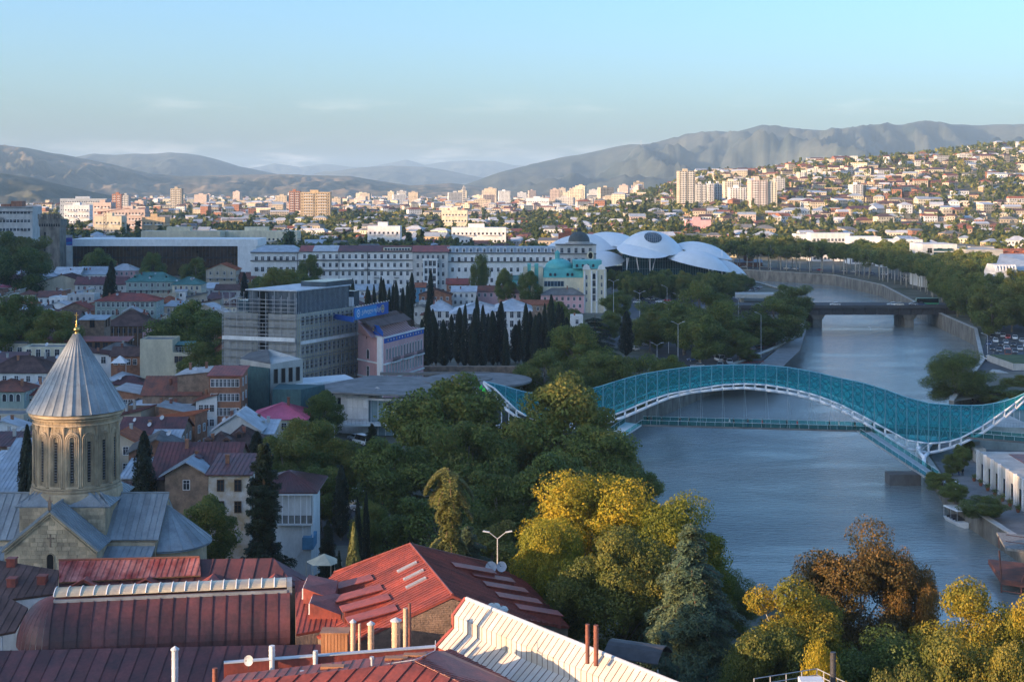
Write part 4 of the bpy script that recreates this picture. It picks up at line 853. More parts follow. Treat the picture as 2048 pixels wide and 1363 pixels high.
lw2=thing('dark_roofed_lean_to','dark maroon hipped lean-to with a white post in the lower left corner','outbuilding',(-46,138,6))
pk=plane_yz(20,1262,138,.32);P=[pk.at(-40,1275),pk.at(30,1262),pk.at(56,1215),pk.at(20,1196),pk.at(-40,1196)];panel_roof(lw2,P,(0,-1,0),.8,M['brown_roof'])
q=pk.at(4,1262);b=MB();b.tube((q.x,q.y,6),(q.x,q.y,q.z),.1,.1,8);b.build('post',M['white_paint'],lw2)
# big red hipped roof
RA=AT(820,1088,151.6);RB_=AT(905,1190,0.0+37.98*F/815);RB_.z=RA.z
rd=(RB_-RA);rd.normalize();lf=Vector((-rd.y*-1,-rd.x,0));lf=Vector((rd.y,-rd.x,0));
if lf.x>0:lf=-lf
Lp=RB_+lf*9.5+Vector((0,0,-4.0));Rp=RB_-lf*13.5+Vector((0,0,-5.9))
PL,PRR=Plane3(RA,RB_,Lp),Plane3(RA,RB_,Rp)
rh=thing('red_roofed_building','large brick building under a sunlit red hipped seam roof with skylights and dormers','building',(RB_.x,RB_.y,6))
rm=M['red_roof'];P=[RA,PL.at(668,1146),PL.at(636,1180),PL.at(604,1262),PL.at(690,1291),RB_]
solid_under(rh,P,6,M['old_brick'],inset=.02);rl=panel_roof(rh,P,lf,.62,rm,rib=.07)
P=[RA,RB_,PRR.at(1010,1232),PRR.at(1139,1253),PRR.at(1052,1163),PRR.at(985,1128)]
solid_under(rh,P,6,M['old_brick'],inset=.02);rr_=panel_roof(rh,P,-lf,.62,rm,rib=.07)
b=MB();b.tube(RA+Vector((0,0,.12)),RB_+Vector((0,0,.12)),.13,.13,6);b.tube(RA+Vector((0,0,.05)),PL.at(668,1146)+Vector((0,0,.1)),.16,.16,6);b.tube(RA+Vector((0,0,.05)),PRR.at(985,1128)+Vector((0,0,.1)),.14,.14,6);b.build('ridge_cap',rm,rh)
fn=Vector((-rd.x,-rd.y,0))*-1
for a,c in((PL.at(690,1291),RB_),(RB_,PRR.at(1010,1232))):
 a=Vector(a);c=Vector(c);d=(c-a);n=Vector((d.y,-d.x,0)).normalized();n=n if n.y<0 else-n
 q=[a+n*.02+Vector((0,0,-6)),c+n*.02+Vector((0,0,-6-(c.z-a.z))),c+n*.02+Vector((0,0,-.3)),a+n*.02+Vector((0,0,-.3))]
 q[1].z=min(q[1].z,a.z-6);pieces(q,(0,0,-1),.55,.2,.025,M['old_brick'],rh,'brick_course',gap=.02,stagger=True,jit=.015,join=True)
for px,py in((815,1135),(828,1151),(833,1167)):
 q=PL.at(px,py);b=MB();s=rd
 f=[q+lf*a+s*c+PL.n*.1 for a,c in((-.9,-.35),(.9,-.35),(.9,.35),(-.9,.35))];b.prism([PL.at(px,py)+lf*a+s*c+Vector((0,0,-a*.42))for a,c in((-1,-.26),(1,-.26),(1,.26),(-1,.26))],PL.n*.22);k=b.build('skylight',M['steel_grey'],rl)
 b=MB();b.prism([q+lf*a+s*c+Vector((0,0,-a*.42))+PL.n*.225 for a,c in((-.85,-.13),(.85,-.13),(.85,.13),(-.85,.13))],PL.n*.02);b.build('pane',M['church_roof'],k)
def shed_dormer(plane,px,py,down,along_,w,L,h,mt,parent,win=None):
 """lean-to dormer: its flat-ish top runs back into the slope"""
 q=plane.at(px,py);dn=Vector((down.x,down.y,0));al=Vector((along_.x,along_.y,0));slope=(plane.z(q.x+dn.x,q.y+dn.y)-q.z)
 b=MB();f=lambda a,c,z:q+al*a+dn*c+Vector((0,0,z))
 b.add([f(-w,L,slope*L-.3),f(w,L,slope*L-.3),f(w,0,-.2),f(-w,0,-.2),f(-w,L,slope*L+h),f(w,L,slope*L+h),f(w,0,.15),f(-w,0,.15)],[(0,1,2,3),(4,5,6,7),(0,1,5,4),(1,2,6,5),(2,3,7,6),(3,0,4,7)])
 b.add([f(-w-.15,L+.2,slope*L+h+.02),f(w+.15,L+.2,slope*L+h+.02),f(w+.15,-.3,.3),f(-w-.15,-.3,.3),f(-w-.15,L+.2,slope*L+h+.12),f(w+.15,L+.2,slope*L+h+.12),f(w+.15,-.3,.4),f(-w-.15,-.3,.4)],[(0,1,2,3),(4,5,6,7),(0,1,5,4),(1,2,6,5),(2,3,7,6),(3,0,4,7)])
 d=b.build('dormer',mt,parent)
 g=MB();g.hexa([f(-w*.75,L+.01,slope*L+.1),f(w*.75,L+.01,slope*L+.1),f(w*.75,L+.04,slope*L+.1),f(-w*.75,L+.04,slope*L+.1),f(-w*.75,L+.01,slope*L+h-.15),f(w*.75,L+.01,slope*L+h-.15),f(w*.75,L+.04,slope*L+h-.15),f(-w*.75,L+.04,slope*L+h-.15)])
 g.build('window',M[win or 'window_glass'],d);return d
for px,py in((738,1160),(757,1180),(772,1199),(786,1221)):shed_dormer(PL,px,py,lf,rd,.85,4.2,1.15,rm,rl)
for px,py in((912,1134),(950,1152),(975,1172),(1000,1194),(1040,1218)):shed_dormer(PRR,px,py,-lf,rd,.8,4.0,.95,rm,rr_)
q=PRR.at(982,1150);dish(rh,q,.62,190,20);q=PRR.at(1003,1148);dish(rh,q,.58,190,20)
vr=thing('valley_roof','low red roof with two shed dormers and white window frames between the vault and the big red roof','building',(-21,140,6))
pv_=plane_yz(640,1262,136,.30);P=[pv_.at(592,1268),pv_.at(690,1250),pv_.at(668,1165),pv_.at(590,1160)];solid_under(vr,P,6,M['old_brick']);vo=panel_roof(vr,P,(0,-1,0),.5,rm,rib=.05)
for px,py in((612,1185),(625,1215)):
 q=pv_.at(px,py);b=MB();b.hexa([q+Vector(v)for v in((0,-1.9,-.8),(3.0,-1.9,-.8),(3.0,1.9,-.3),(0,1.9,-.3),(0,-1.9,1.05),(3.0,-1.9,-.1),(3.0,1.9,.7),(0,1.9,1.35))]);d=b.build('dormer',rm,vo)
 me=win_mesh(.7,.9)
 for k in range(4):inst('window',me,d,q+Vector((-.01,1.35-.9*k,-.05+.12*(3-k)*.5)),-math.pi/2)
b=MB();q0=AT(352+290,1300,128);b.box(q0.x,q0.x+2.4,q0.y,q0.y+1.6,18,q0.z+1.5);b.box(q0.x-.1,q0.x+2.5,q0.y-.1,q0.y+1.7,q0.z+1.503,q0.z+1.6);t=thing('roof_box','orange-brown metal ventilation box on the roof below the brick wall','roof vent',(q0.x,q0.y,18));b.build('casing',mat('orange_metal',(.42,.20,.10),.5,.25,.6),t)
pieces([(q0.x,q0.y-.012,q0.z-.8),(q0.x+2.4,q0.y-.012,q0.z-.8),(q0.x+2.4,q0.y-.012,q0.z+1.48),(q0.x,q0.y-.012,q0.z+1.48)],(0,0,-1),.3,None,.03,M['orange_metal'],t,'slat',gap=.05)
# white ribbed clerestory roof
W1=AT(933,1197,128.0);W2=AT(1324,1355,37.0*F/980);W2.z=W1.z;wd=(W2-W1).normalized();wp=Vector((wd.y,-wd.x,0));wp=wp if wp.x<0 else-wp;WL=37.0
wt=thing('clerestory_roof','long sunlit cream-white metal roof with a stepped clerestory and dark seams at the bottom','roof',(W1.x,W1.y,6))
mat('cream_metal',(.52,.44,.35),.45,.2,.35,col2=(.56,.53,.50),spec=.5,objvar=.06,bump=.06)
cm_=M['cream_metal'];T=[(0,0),(1.3,-1.28),(1.3,-2.4),(3.1,-3.75)]
pt=lambda s,i,dz=0:W1+wd*s+wp*T[i][0]+Vector((0,0,T[i][1]+dz))
b=MB();b.prism([W1+wp*a+Vector((0,0,z))for a,z in((3.05,-3.85),(1.25,-2.5),(1.25,-1.38),(0,-.12),(-2.2,-1.6),(-2.2,-16),(3.05,-16))],wd*WL);core=b.build('roof_body',M['red_roof'],wt)
NW=int(WL/.70)
for i in range(3):
 for k in range(NW):
  s0,s1=WL*k/NW+.03,WL*(k+1)/NW-.03;q=[pt(s0,i),pt(s0,i+1),pt(s1,i+1),pt(s1,i)];n=(q[1]-q[0]).cross(q[3]-q[0]).normalized();n=n if n.z>.01 or(abs(n.z)<=.01 and n.dot(wp)>0)else-n
  b=MB();b.prism(q,n*(.04+random.uniform(0,.012)));b.build('roof_panel',cm_,core)
dk=MB()
for i in range(3):
 for k in range(NW+1):
  s=WL*k/NW;a,c=pt(s,i),pt(s,i+1);n=(c-a).cross(wd).normalized();n=n if n.z>.01 or n.dot(wp)>0 else-n;o=wd*.025
  dk.hexa([a-o,a+o,c+o,c-o,a-o+n*.07,a+o+n*.07,c+o+n*.07,c-o+n*.07])
dk.build('seam',M['brown_roof'],core,kind='stuff')
b=MB();b.tube(W1+Vector((0,0,.06)),W1+wd*WL+Vector((0,0,.06)),.17,.17,8);b.prism([W1+wp*a+Vector((0,0,z))for a,z in((0,.02),(-2.3,-1.5),(-2.3,-1.62),(0,-.1))],wd*WL);b.build('ridge_cap',M['pale_metal'],wt)
b=MB();b.prism([W1-wd*.35+wp*a+Vector((0,0,z))for a,z in((0,.12),(1.42,-1.2),(1.42,-2.35),(3.3,-3.7),(3.3,-4.1),(1.2,-2.7),(1.2,-1.5),(0,-.4),(-1,-.8),(-1,-.5))],wd*.34);b.build('end_flashing',rm,wt)
# nearest red roof with parapet and gutter
nr=thing('near_red_roof','nearest red seam roof with a raised parapet and pipes at the bottom centre','roof',(-8,112,20))
Pz=AT(829,1325,110);pa,pb_,pc_=AT(455,1372,110),AT(455,1345,113),AT(868,1290,116)
pA=Plane3(Pz,AT(560,1348,109.5),AT(840,1305,113.5));P=[pA.at(440,1366),pA.at(829,1325),pA.at(872,1300),pA.at(455,1350)];panel_roof(nr,P,(0,1,0),.8,M['pink_roof']if False else rm,rib=.04)
pB=Plane3(Pz,pA.at(440,1366),Pz+Vector((2,-6,-2.6)));P=[pA.at(440,1366),pB.at(440,1440),pB.at(1010,1440),pB.at(935,1372),Pz];panel_roof(nr,P,Vector((-.5,-1,0)),1.15,rm,rib=.08,ribw=.06)
pC=Plane3(Pz,pB.at(935,1372),Pz+Vector((5,1.5,-1.6)));P=[Pz,pA.at(872,1300),pC.at(900,1300),pC.at(1075,1385),pC.at(1010,1440),pB.at(935,1372)];panel_roof(nr,P,Vector((1,.1,0)),.5,rm,rib=.05)
g0,g1=AT(448,1342,113.5),AT(872,1284,117.5);g1.z=g0.z=(g0.z+g1.z)/2+.1;gd=(g1-g0).normalized();gn=Vector((gd.y,-gd.x,0));L=(g1-g0).length
b=MB();b.prism([g0+gn*a+Vector((0,0,z))for a,z in((0,-8),(0,0),(-.35,0),(-.35,-8))],gd*L);b.build('parapet',rm,nr)
b=MB();b.prism([g0+gn*a+Vector((0,0,z))for a,z in((.1,.02),(.1,.1),(-.45,.1),(-.45,.02))],gd*L);b.build('coping',M['pale_metal'],nr)
b=MB();b.prism([g0+gn*a+Vector((0,0,z))for a,z in((.05,-1.2),(1.3,-1.1),(1.3,-1.3),(.05,-1.4))],gd*L);b.build('gutter',M['blue_grey_roof'],nr)
for px,py in((665,1335),(793,1318),(830,1312)):
 q=pA.at(px,py);b=MB();b.box(q.x-.9,q.x+.9,q.y-.35,q.y+.35,q.z-.1,q.z+.22);b.build('hatch',M['orange_metal'],nr)
for px,py in((604,1350),(691,1350),(744,1322),(808,1338)):
 q=AT(px,py,110);b=MB();b.tube((q.x,q.y,q.z-.8),(q.x,q.y,q.z+.3),.1,.1,8);b.tube((q.x,q.y,q.z+.2),(q.x,q.y,q.z+.38),.17,.17,8);b.build('vent_pipe',M['pale_metal'],nr)
b=MB();pts=[AT(871,1285,114)+Vector((0,0,.2)),AT(870,1300,113),AT(830,1322,110.4)+Vector((0,0,.15)),AT(700,1340,110.2)+Vector((0,0,.1))];b.path(pts,.03,5);b.build('cable',M['pale_metal'],nr)
def flue(px,pt_,pb0,Y,r,mt,label,cap=True,name='flue_pipe'):
 a,c=AT(px,pb0,Y),AT(px,pt_,Y);t=thing(name,label,'flue',(a.x,a.y,a.z-1));b=MB();b.smooth=False;b.tube((a.x,a.y,a.z-1),(c.x,c.y,c.z),r,r,12);
 for k in range(1,4):z=a.z+(c.z-a.z)*k/4;b.lathe([(r,0),(r+.025,.02),(r+.025,.07),(r,.09)],(a.x,a.y,z),12)
 b.build('pipe',M[mt],t)
 if cap:b=MB();b.lathe([(r*1.35,.05),(r*1.35,.14),(.02,.38)],(c.x,c.y,c.z),12);b.lathe([(r*.8,0),(r*1.3,.05)],(c.x,c.y,c.z),12);b.build('cap',M['pale_metal'],t)
mat('flue_cream',(.62,.44,.30),.5,.2,.8)
for a in((706,1245,1300,126,.22,'flue_cream','tall cream flue leftmost before the brick wall'),(719,1246,1300,125,.11,'flue_cream','thin cream flue second from left before the brick wall'),(742,1249,1298,124,.27,'flue_cream','cream flue with a straight top in the middle of the brick wall'),(792,1242,1292,122,.37,'flue_cream','fattest cream flue with a conical cap'),(811,1215,1288,121,.20,'flue_cream','tallest cream flue beside the rusty pipe'),(819,1205,1288,121,.13,'rust_roof','rusty red-brown pipe beside the tallest cream flue'),(350,1300,1370,112,.25,'pale_metal','grey metal chimney pipe with a collar on the bottom left roof'),(544,1290,1330,114.5,.24,'white_paint','white square-topped vent pipe behind the satellite dish'),(631,1300,1322,115,.2,'pale_metal','short pale vent pipe near the parapet'),(1175,1247,1300,112,.17,'rust_roof','left of two rusty poles right of the white roof'),(1192,1249,1304,111,.19,'rust_roof','right of two rusty poles right of the white roof'),(430,1335,1372,112,.2,'rust_roof','rusty elbow pipe at the parapet corner')):flue(*a,cap=a[5]in('flue_cream',)and a[4]>.21 or a[0]==350)
q=AT(497,1338,113);t=thing('satellite_dish','white satellite dish on the parapet at bottom centre left','satellite dish',q);dish(t,q,.42,200,15,'reflector')
for px,py in((988,1215),(1003,1221)):
 q=AT(px,py+8,127);t=thing('turbine_vent','small cream turbine ventilator behind the white roof ridge, %s of two'%('left' if px<990 else 'right'),'roof vent',q);b=MB();b.lathe([(.3,-.5),(.3,.2),(.55,.3),(.62,.5),(.5,.7),(.1,.8)],q,14);b.build('cowl',M['cream_metal'],t)
cn=thing('curved_canopy','dark arched canopy roof behind the end of the white roof','canopy',AT(1265,1330,118));c0=AT(1205,1322,117);b=MB();dv=Vector((7.0,-3.2,0));up=Vector((1.6,3.6,0))
pts=[c0+up*s+Vector((0,0,1.25*math.sin(math.pi*min(1,s*.85+.1))))for s in np.linspace(0,1,9)]
for p,q in zip(pts[:-1],pts[1:]):b.prism([p,p+dv*.62,q+dv*.62,q],(0,0,.08))
b.build('canopy_sheet',M['dark_metal'],cn);b=MB()
for k in(0,.31,.62):b.tube(c0+dv*k+Vector((0,0,-6)),c0+dv*k,.06,.06,6)
b.build('post',M['steel_grey'],cn)
rl_=thing('roof_railing','thin grey metal railing around the terrace at the bottom right','railing',AT(1600,1363,100));b=MB()
P=[AT(1508,1356,100),AT(1634,1336,104),AT(1690,1363,98)]
for a,c in zip(P[:-1],P[1:]):
 for dz in(0,-.45,-.9):b.tube(a+Vector((0,0,dz)),c+Vector((0,0,dz)),.035,.035,5)
 for k in range(5):p=a.lerp(c,k/4);b.tube(p,p+Vector((0,0,-2.0)),.04,.04,5)
b.build('rail',M['steel_grey'],rl_)
q=AT(1622,1358,99);b=MB();b.box(q.x-.75,q.x+.75,q.y-.5,q.y+.5,q.z-1.2,q.z-.3);b.m=1;b.box(q.x-.8,q.x+.8,q.y-.55,q.y+.55,q.z-.298,q.z+.05);t=thing('terrace_box','white-topped box on the terrace by the railing','box',(q.x,q.y,q.z-1.2));b.build('casing',[M['orange_metal'],M['white_paint']],t)
t=thing('terrace_deck','small roof terrace deck under the thin railing','terrace',AT(1600,1400,100));b=MB();z=AT(1600,1363,100).z-2;b.box(18,26,90,103,z-10,z);b.build('deck',M['flat_roof'],t)
flue(1666,1303,1363,100,.2,'dark_metal','black stove pipe standing on the terrace',False)
for px,py,Y in((1215,1362,112),(1240,1360,112),(1262,1361,113)):
 pass
# old-town houses, each from its place in the photo
G='old town houses'
def hs(px0,px1,py,h,dep,label,wall,roof,kind,**k):return house(px0,px1,py,h,dep,label,wall,roof,kind,group=k.pop('group',G),**k)
hs(-20,64,533,8,10,'long low house with a red roof and a row of chimneys at the far left','brick_wall','red_roof','hipx',chim=5)
hs(2,52,556,9,16,'pale tin-roofed house at the far left above the brick gable','green_wall','light_roof','gablex',chim=1)
hs(50,112,553,9,14,'tin-roofed house with two small dormers behind the boarded gable','green_wall','blue_grey_roof','hipx',dorm=2)
hs(108,160,548,10,12,'tin-roofed house right behind the boarded gable','grey_wall','light_roof','gablex',dishes=1)
hs(158,218,549,9.5,14,'broad blue-grey roofed house in front of the museum','white_wall','blue_grey_roof','gablex',chim=2)
hs(217,270,541,11,12,'grey-roofed house with a pinkish end wall in front of the museum','pink_wall','light_roof','hipx',chim=2)
hs(-25,42,560,9,12,'orange-brick house with a stepped maroon roof at the left edge','brick_wall','maroon_roof','gabley',rise=2.6)
hs(0,34,575,7,9,'low house with a crimson roof at the left edge','white_wall','pink_roof','shed')
hs(68,182,569,8.5,15,'big boarded-up brown gable with two black openings','beige_wall','maroon_roof','gabley',rise=4.8,cols=0,rows=0,chim=1)
hs(150,252,569,9,10,'long house with a maroon metal roof and pale blue walls','blue_wall','maroon_roof','gablex',rise=3.4,wall_=None)if False else hs(150,252,569,9,10,'long house with a maroon metal roof and pale walls beside the lone cypress','grey_wall','maroon_roof','gablex',rise=3.4)
hs(252,346,563,12,13,'green-roofed apartment house with dormers and balconies, left half','green_wall','green_roof','hipx',dorm=3,balc=1,dishes=2,rise=4)
hs(344,402,569,11,12,'lower green-roofed house with dishes right of the green-roofed apartment house','cream_wall','green_roof','hipx',dishes=3,balc=1,rise=3.2)
hs(300,352,590,8,6,'terraced annex with a wide cream balcony below the green roof','beige_wall','flat_roof','flat',balc=1)
hs(352,372,583,8,5,'small white arched pavilion below the green roof','white_wall','light_roof','shed',wstyle='arch',ww=.9)
hs(385,430,577,7.5,8,'white-canopied terrace house below the beige gable house','white_wall','light_roof','shed',balc=1)
hs(412,472,540,13.5,14,'tall beige house with a low brick-red gable roof','beige_wall','tile_roof','gabley',rise=3.2,balc=1,cols=4,rows=3)
hs(470,512,556,9,10,'small brick-red house right of the tall beige gable','brick_wall','rust_roof','gablex',dishes=1)
hs(430,500,580,7.5,9,'low brown-roofed house behind the scaffolded building','grey_wall','brown_roof','gablex')
hs(98,137,596,8,9,'white flat-roofed house with a blue window above the brown gable','white_wall','light_roof','flat',chim=0,dishes=1)
hs(135,188,590,9.5,9,'grey flat-roofed block with white rooftop boxes','grey_wall','light_roof','flat',chim=2,rows=1)
hs(122,178,618,6,9,'small brown-gabled house with one window, red-edged roof','old_brick','red_roof','gabley',rise=2.8,cols=1,rows=1)
hs(190,312,602,10.5,13,'house with a bright red hipped roof over a long glazed gallery','green_wall','red_roof','hipx',cols=12,rows=2,ww=1.1,wh=1.8,rise=2.6,dishes=1)
hs(182,272,622,6,7,'brick lower wall house under the glazed gallery','brick_wall','rust_roof','shed',cols=0,rows=0)
hs(-40,152,645,9,13,'very long brown-roofed building with a dark open loggia at the left','concrete_dark','brown_roof','gablex',rise=3.6,cols=16,rows=1,ww=2.0,wh=2.0,fm='wood',balc=1)
hs(-30,90,690,6.5,8,'weathered stone block with dark openings under the long brown roof','beige_wall','flat_roof','flat',cols=6,rows=2,ww=1.4,wh=1.6,chim=0)
hs(160,209,640,13,7,'square brick tower house with a tin lid and one black door opening','old_brick','blue_grey_roof','shed',cols=1,rows=1,ww=1.5,wh=2.6,fm='wood',chim=0,rise=.9)
hs(207,300,652,9,14,'house under a wide rust-brown hipped roof above the wooden verandas','wood','brown_roof','hipx',rise=4.8,cols=8,rows=1,fm='wood',balc=1,chim=2)
hs(262,336,652,8.5,10,'rust-brown roof with white ridge strips and a dark red end wall','rust_roof','brown_roof','shedr',rise=2.2,cols=0,rows=0)
hs(88,254,683,8,7,'restaurant terrace under a long salmon-red awning roof','wood','red_roof','shed',rise=.8,cols=10,rows=1,ww=1.6,wh=2.0,fm='wood',chim=0)
hs(286,348,664,8,8,'pinkish crumbling wall house with an air conditioner above the cream terrace house','pink_wall','flat_roof','flat',rows=0,cols=0)
hs(45,146,697,9,9,'cream house with a decorated frieze and tall windows behind the golden finial','cream_wall','flat_roof','flat',cols=5,rows=1,ww=1.3,wh=2.1,chim=0,dishes=1)
hs(146,222,710,8,7,'white gabled annex with a dark window pair right of the conical roof','white_wall','maroon_roof','shedr',rise=1.4,cols=3,rows=1,ww=1.3,wh=1.9)
hs(280,345,682,13.5,9,'tall blank cream wall house with a roof terrace','cream_wall','flat_roof','flat',cols=0,rows=0,chim=0)
hs(345,387,708,10,8,'cream wing with four dark windows under a green terrace awning','cream_wall','dark_metal' if False else 'flat_roof','flat',cols=4,rows=1,ww=.9,wh=1.7,fm='wood',chim=0)
hs(342,384,690,12,3,'glazed roof terrace with a sagging green awning','black','green_roof','shed',rise=.6,cols=3,rows=1,ww=1.8,wh=1.8,chim=0)
hs(222,280,712,9,8,'small brick house with a rust roof behind the white tent','brick_wall','brown_roof','gablex',cols=4,rows=1,chim=1)
hs(228,320,733,6,10,'tumbled rust-red tile roof house right of the white tent','brick_wall','tile_roof','gablex',rise=2.6,chim=2)
hs(-20,34,728,8,10,'house with a plain crimson roof at the left edge','brick_wall','maroon_roof','shed',chim=1)
hs(-30,96,745,8.5,12,'house with a brown hipped seam roof and stained white walls at the left','white_wall','brown_roof','hipx',rise=3.6,chim=1,cols=5,rows=1)
hs(-30,48,782,9.5,9,'pale green house with a row of arched windows at the left edge','green_wall','rust_roof','hipx',rise=2.2,cols=5,rows=1,ww=.9,wh=1.7,wstyle='arch')
hs(48,80,790,8,7,'narrow house with a bright red roof edge behind the church dome','grey_wall','red_roof','shed')
hs(355,420,750,13,10,'house with a wide lilac-grey metal roof over bare brick','old_brick','faded_sheet' if False else 'light_roof','shedl',rise=.8,cols=0,rows=0,chim=2,dishes=1)
hs(418,482,752,14,8,'brick house with a white top-floor gallery and a red roof edge','brick_wall','red_roof','shed',rise=1.2,cols=7,rows=3,ww=.95,wh=1.6,chim=0)
hs(428,514,762,12,12,'tall house with a rust roof and several brick chimneys left of the concrete gable','brick_wall','rust_roof','gabley',rise=4.6,cols=6,rows=2,chim=4,Y=385)
hs(285,400,790,8.5,11,'house with a broad rust-stained roof below the lilac roof','old_brick','rust_roof','gablex',rise=3.6,chim=2,cols=0,rows=0)
hs(392,434,802,8.5,9,'pale house with white timber-framed windows under the rust roof','white_wall','rust_roof','shedl',rise=1.5,cols=3,rows=2,ww=.9)
hs(232,300,792,7,10,'shed-roofed house with a smooth pale grey roof beside the conical dome','brick_wall','light_roof','shedr',rise=1.6,cols=6,rows=1)
hs(248,382,815,6.5,12,'low house with flat pale grey roofs and a curved skylight','old_brick','light_roof','flat',cols=0,rows=0,chim=3,dishes=1)
hs(318,380,832,6.5,7,'low brick house with a strip of white-framed windows','brick_wall','blue_grey_roof','shedr',rise=1.6,cols=9,rows=1,ww=.6,wh=1.3,Y=312)
hs(238,362,868,6.5,10,'house with a dull maroon roof carrying three satellite dishes','old_brick','maroon_roof','gablex',rise=2.6,dishes=3,chim=1)
hs(298,350,893,5.5,6,'small house with a blue-grey slope and a white dormer window','white_wall','blue_grey_roof','shed',rise=2.2,dorm=1,chim=1)
hs(425,520,862,6.5,10,'pale gabled house with two satellite dishes on the wall','grey_wall','light_roof','gabley',rise=3.4,cols=1,rows=1,dishes=2,chim=2)
hs(498,612,838,6.5,12,'house with a bright crimson ribbed hipped roof','cream_wall','pink_roof','hipx',rise=2.6,chim=1)
hs(470,545,868,5.5,8,'house with a grey roof and pink chimneys before the crimson roof','beige_wall','light_roof','shed',rise=1.6,chim=3,dishes=1)
hs(392,468,905,6,11,'old house with a weathered brown tile roof and tiny dormers','old_brick','tile_roof' if False else 'brown_roof','hipx',rise=3,dorm=2)
hs(438,512,892,6,10,'house with a dark brown pyramid roof beside the tall cypress','old_brick','brown_roof','hipx',rise=3.2,dorm=1)
hs(300,468,958,8,16,'large house with a long brown roof behind the tin-roofed hut','old_brick','maroon_roof','gablex',rise=4.6,chim=2,cols=0,rows=0,dorm=1)
hs(243,332,957,6.5,8,'porch house with a folded pale tin roof right of the dome','grey_wood','blue_grey_roof','shed',rise=1.8,chim=0,cols=3,rows=1,fm='wood')
hs(330,416,950,9,9,'brick house under a hump-shaped grey tin roof with bare board gable','old_brick','blue_grey_roof','gabley',rise=2.2,over=.8,cols=1,rows=1,balc=0,chim=0)
hs(417,500,950,13,9,'tall house with a peeling ochre and white wall and a maroon roof rim','peel_wall','maroon_roof','shed',rise=1.4,cols=2,rows=2,ww=.9,wh=1.6,fm='wood')
hs(-30,46,985,6,16,'house with a large pale blue ribbed roof left of the church drum','grey_wall','blue_grey_roof','shed',rise=6.0,cols=0,rows=0,chim=0)
hs(-30,36,893,6.5,8,'low house with a faded maroon roof left of the church drum','old_brick','maroon_roof','shed',rise=1.4,chim=1)
hs(-20,44,925,5.5,7,'shack with white plank awnings left of the church drum','grey_wood','light_roof','shed',rise=.8)
bh=hs(512,622,980,15.0,9,'tall pinkish-white house with a glazed corner balcony and red hipped roof','white_wall','maroon_roof','hipx',rise=1.7,over=1.0,cols=0,rows=0,chim=0)
Yb=YZ(978,21);X0,X1=XP(556,Yb),XP(630,Yb);zt,z1,z2=ZP(984,Yb),ZP(1024,Yb),ZP(1040,Yb)
b=MB();b.box(X0,X1,Yb-1.8,Yb-.02,z2-.25,z2);b.build('balcony_floor',M['white_paint'],bh)
b=MB();n=7
for i in range(n):x=X0+(X1-X0-.1)*i/(n-1);b.box(x,x+.1,Yb-1.8,Yb-1.7,z2+.003,zt)
b.box(X0,X1,Yb-1.82,Yb-1.72,zt+.002,zt+.15);b.build('post',M['white_paint'],bh)
for i in range(n-1):
 x=X0+(X1-X0-.1)*i/(n-1)+.12;w=(X1-X0-.1)/(n-1)-.14;b=MB();b.box(x,x+w,Yb-1.78,Yb-1.74,z2+.02,z1);b.build('balustrade_panel',M['grey_wood'],bh)
 b=MB();b.box(x+.1,x+w-.1,Yb-.06,Yb-.02,z2+.4,zt-.4);b.build('window',M['window_glass' if i%3 else 'pale_metal'],bh)
b=MB();x0=XP(608,Yb);b.box(x0,X1,Yb-1.7,Yb+2,ZP(1092,Yb),ZP(1068,Yb));b.build('blue_box',M['blue_wall'],bh);b=MB()
for x in(x0,X1-.12):b.box(x,x+.12,Yb-1.7,Yb-1.58,ZP(1068,Yb)+.003,z2-.26)
b.tube((x0,Yb-1.7,ZP(1094,Yb)),(x0-1.2,Yb,ZP(1118,Yb)),.08,.08,5);b.build('brace',M['white_paint'],bh)
t=thing('market_tent','pale peaked garden tent behind the red roofs','tent',GR(648,1122,8));Yt=176;b=MB();cx=XP(648,Yt);zt=ZP(1106,Yt)
for s in range(6):
 a0,a1=s*math.pi/3,(s+1)*math.pi/3;b.add([(cx+2.2*math.cos(a0),Yt+2.2*math.sin(a0),zt-1),(cx+2.2*math.cos(a1),Yt+2.2*math.sin(a1),zt-1),(cx,Yt,zt)],[(0,1,2)]);b.tube((cx+2.2*math.cos(a0),Yt+2.2*math.sin(a0),zt-1),(cx+2.2*math.cos(a0),Yt+2.2*math.sin(a0),6),.04,.04,4)
b.build('canvas',M['cream_wall'],t)
t=thing('white_tent','small white party tent on the roof terrace between brick houses','tent',GR(236,745,8));Yt=YZ(724,14);b=MB();x0,x1=XP(220,Yt),XP(252,Yt);zt=ZP(712,Yt);ze=ZP(726,Yt)
b.add([(x0,Yt,ze),(x1,Yt,ze),(x1,Yt+4,ze),(x0,Yt+4,ze),((x0+x1)/2,Yt+2,zt)],[(0,1,4),(1,2,4),(2,3,4),(3,0,4)])
for x in(x0,x1):b.tube((x,Yt,ze),(x,Yt,6),.06,.06,5)
b.build('canvas',M['white_paint'],t)
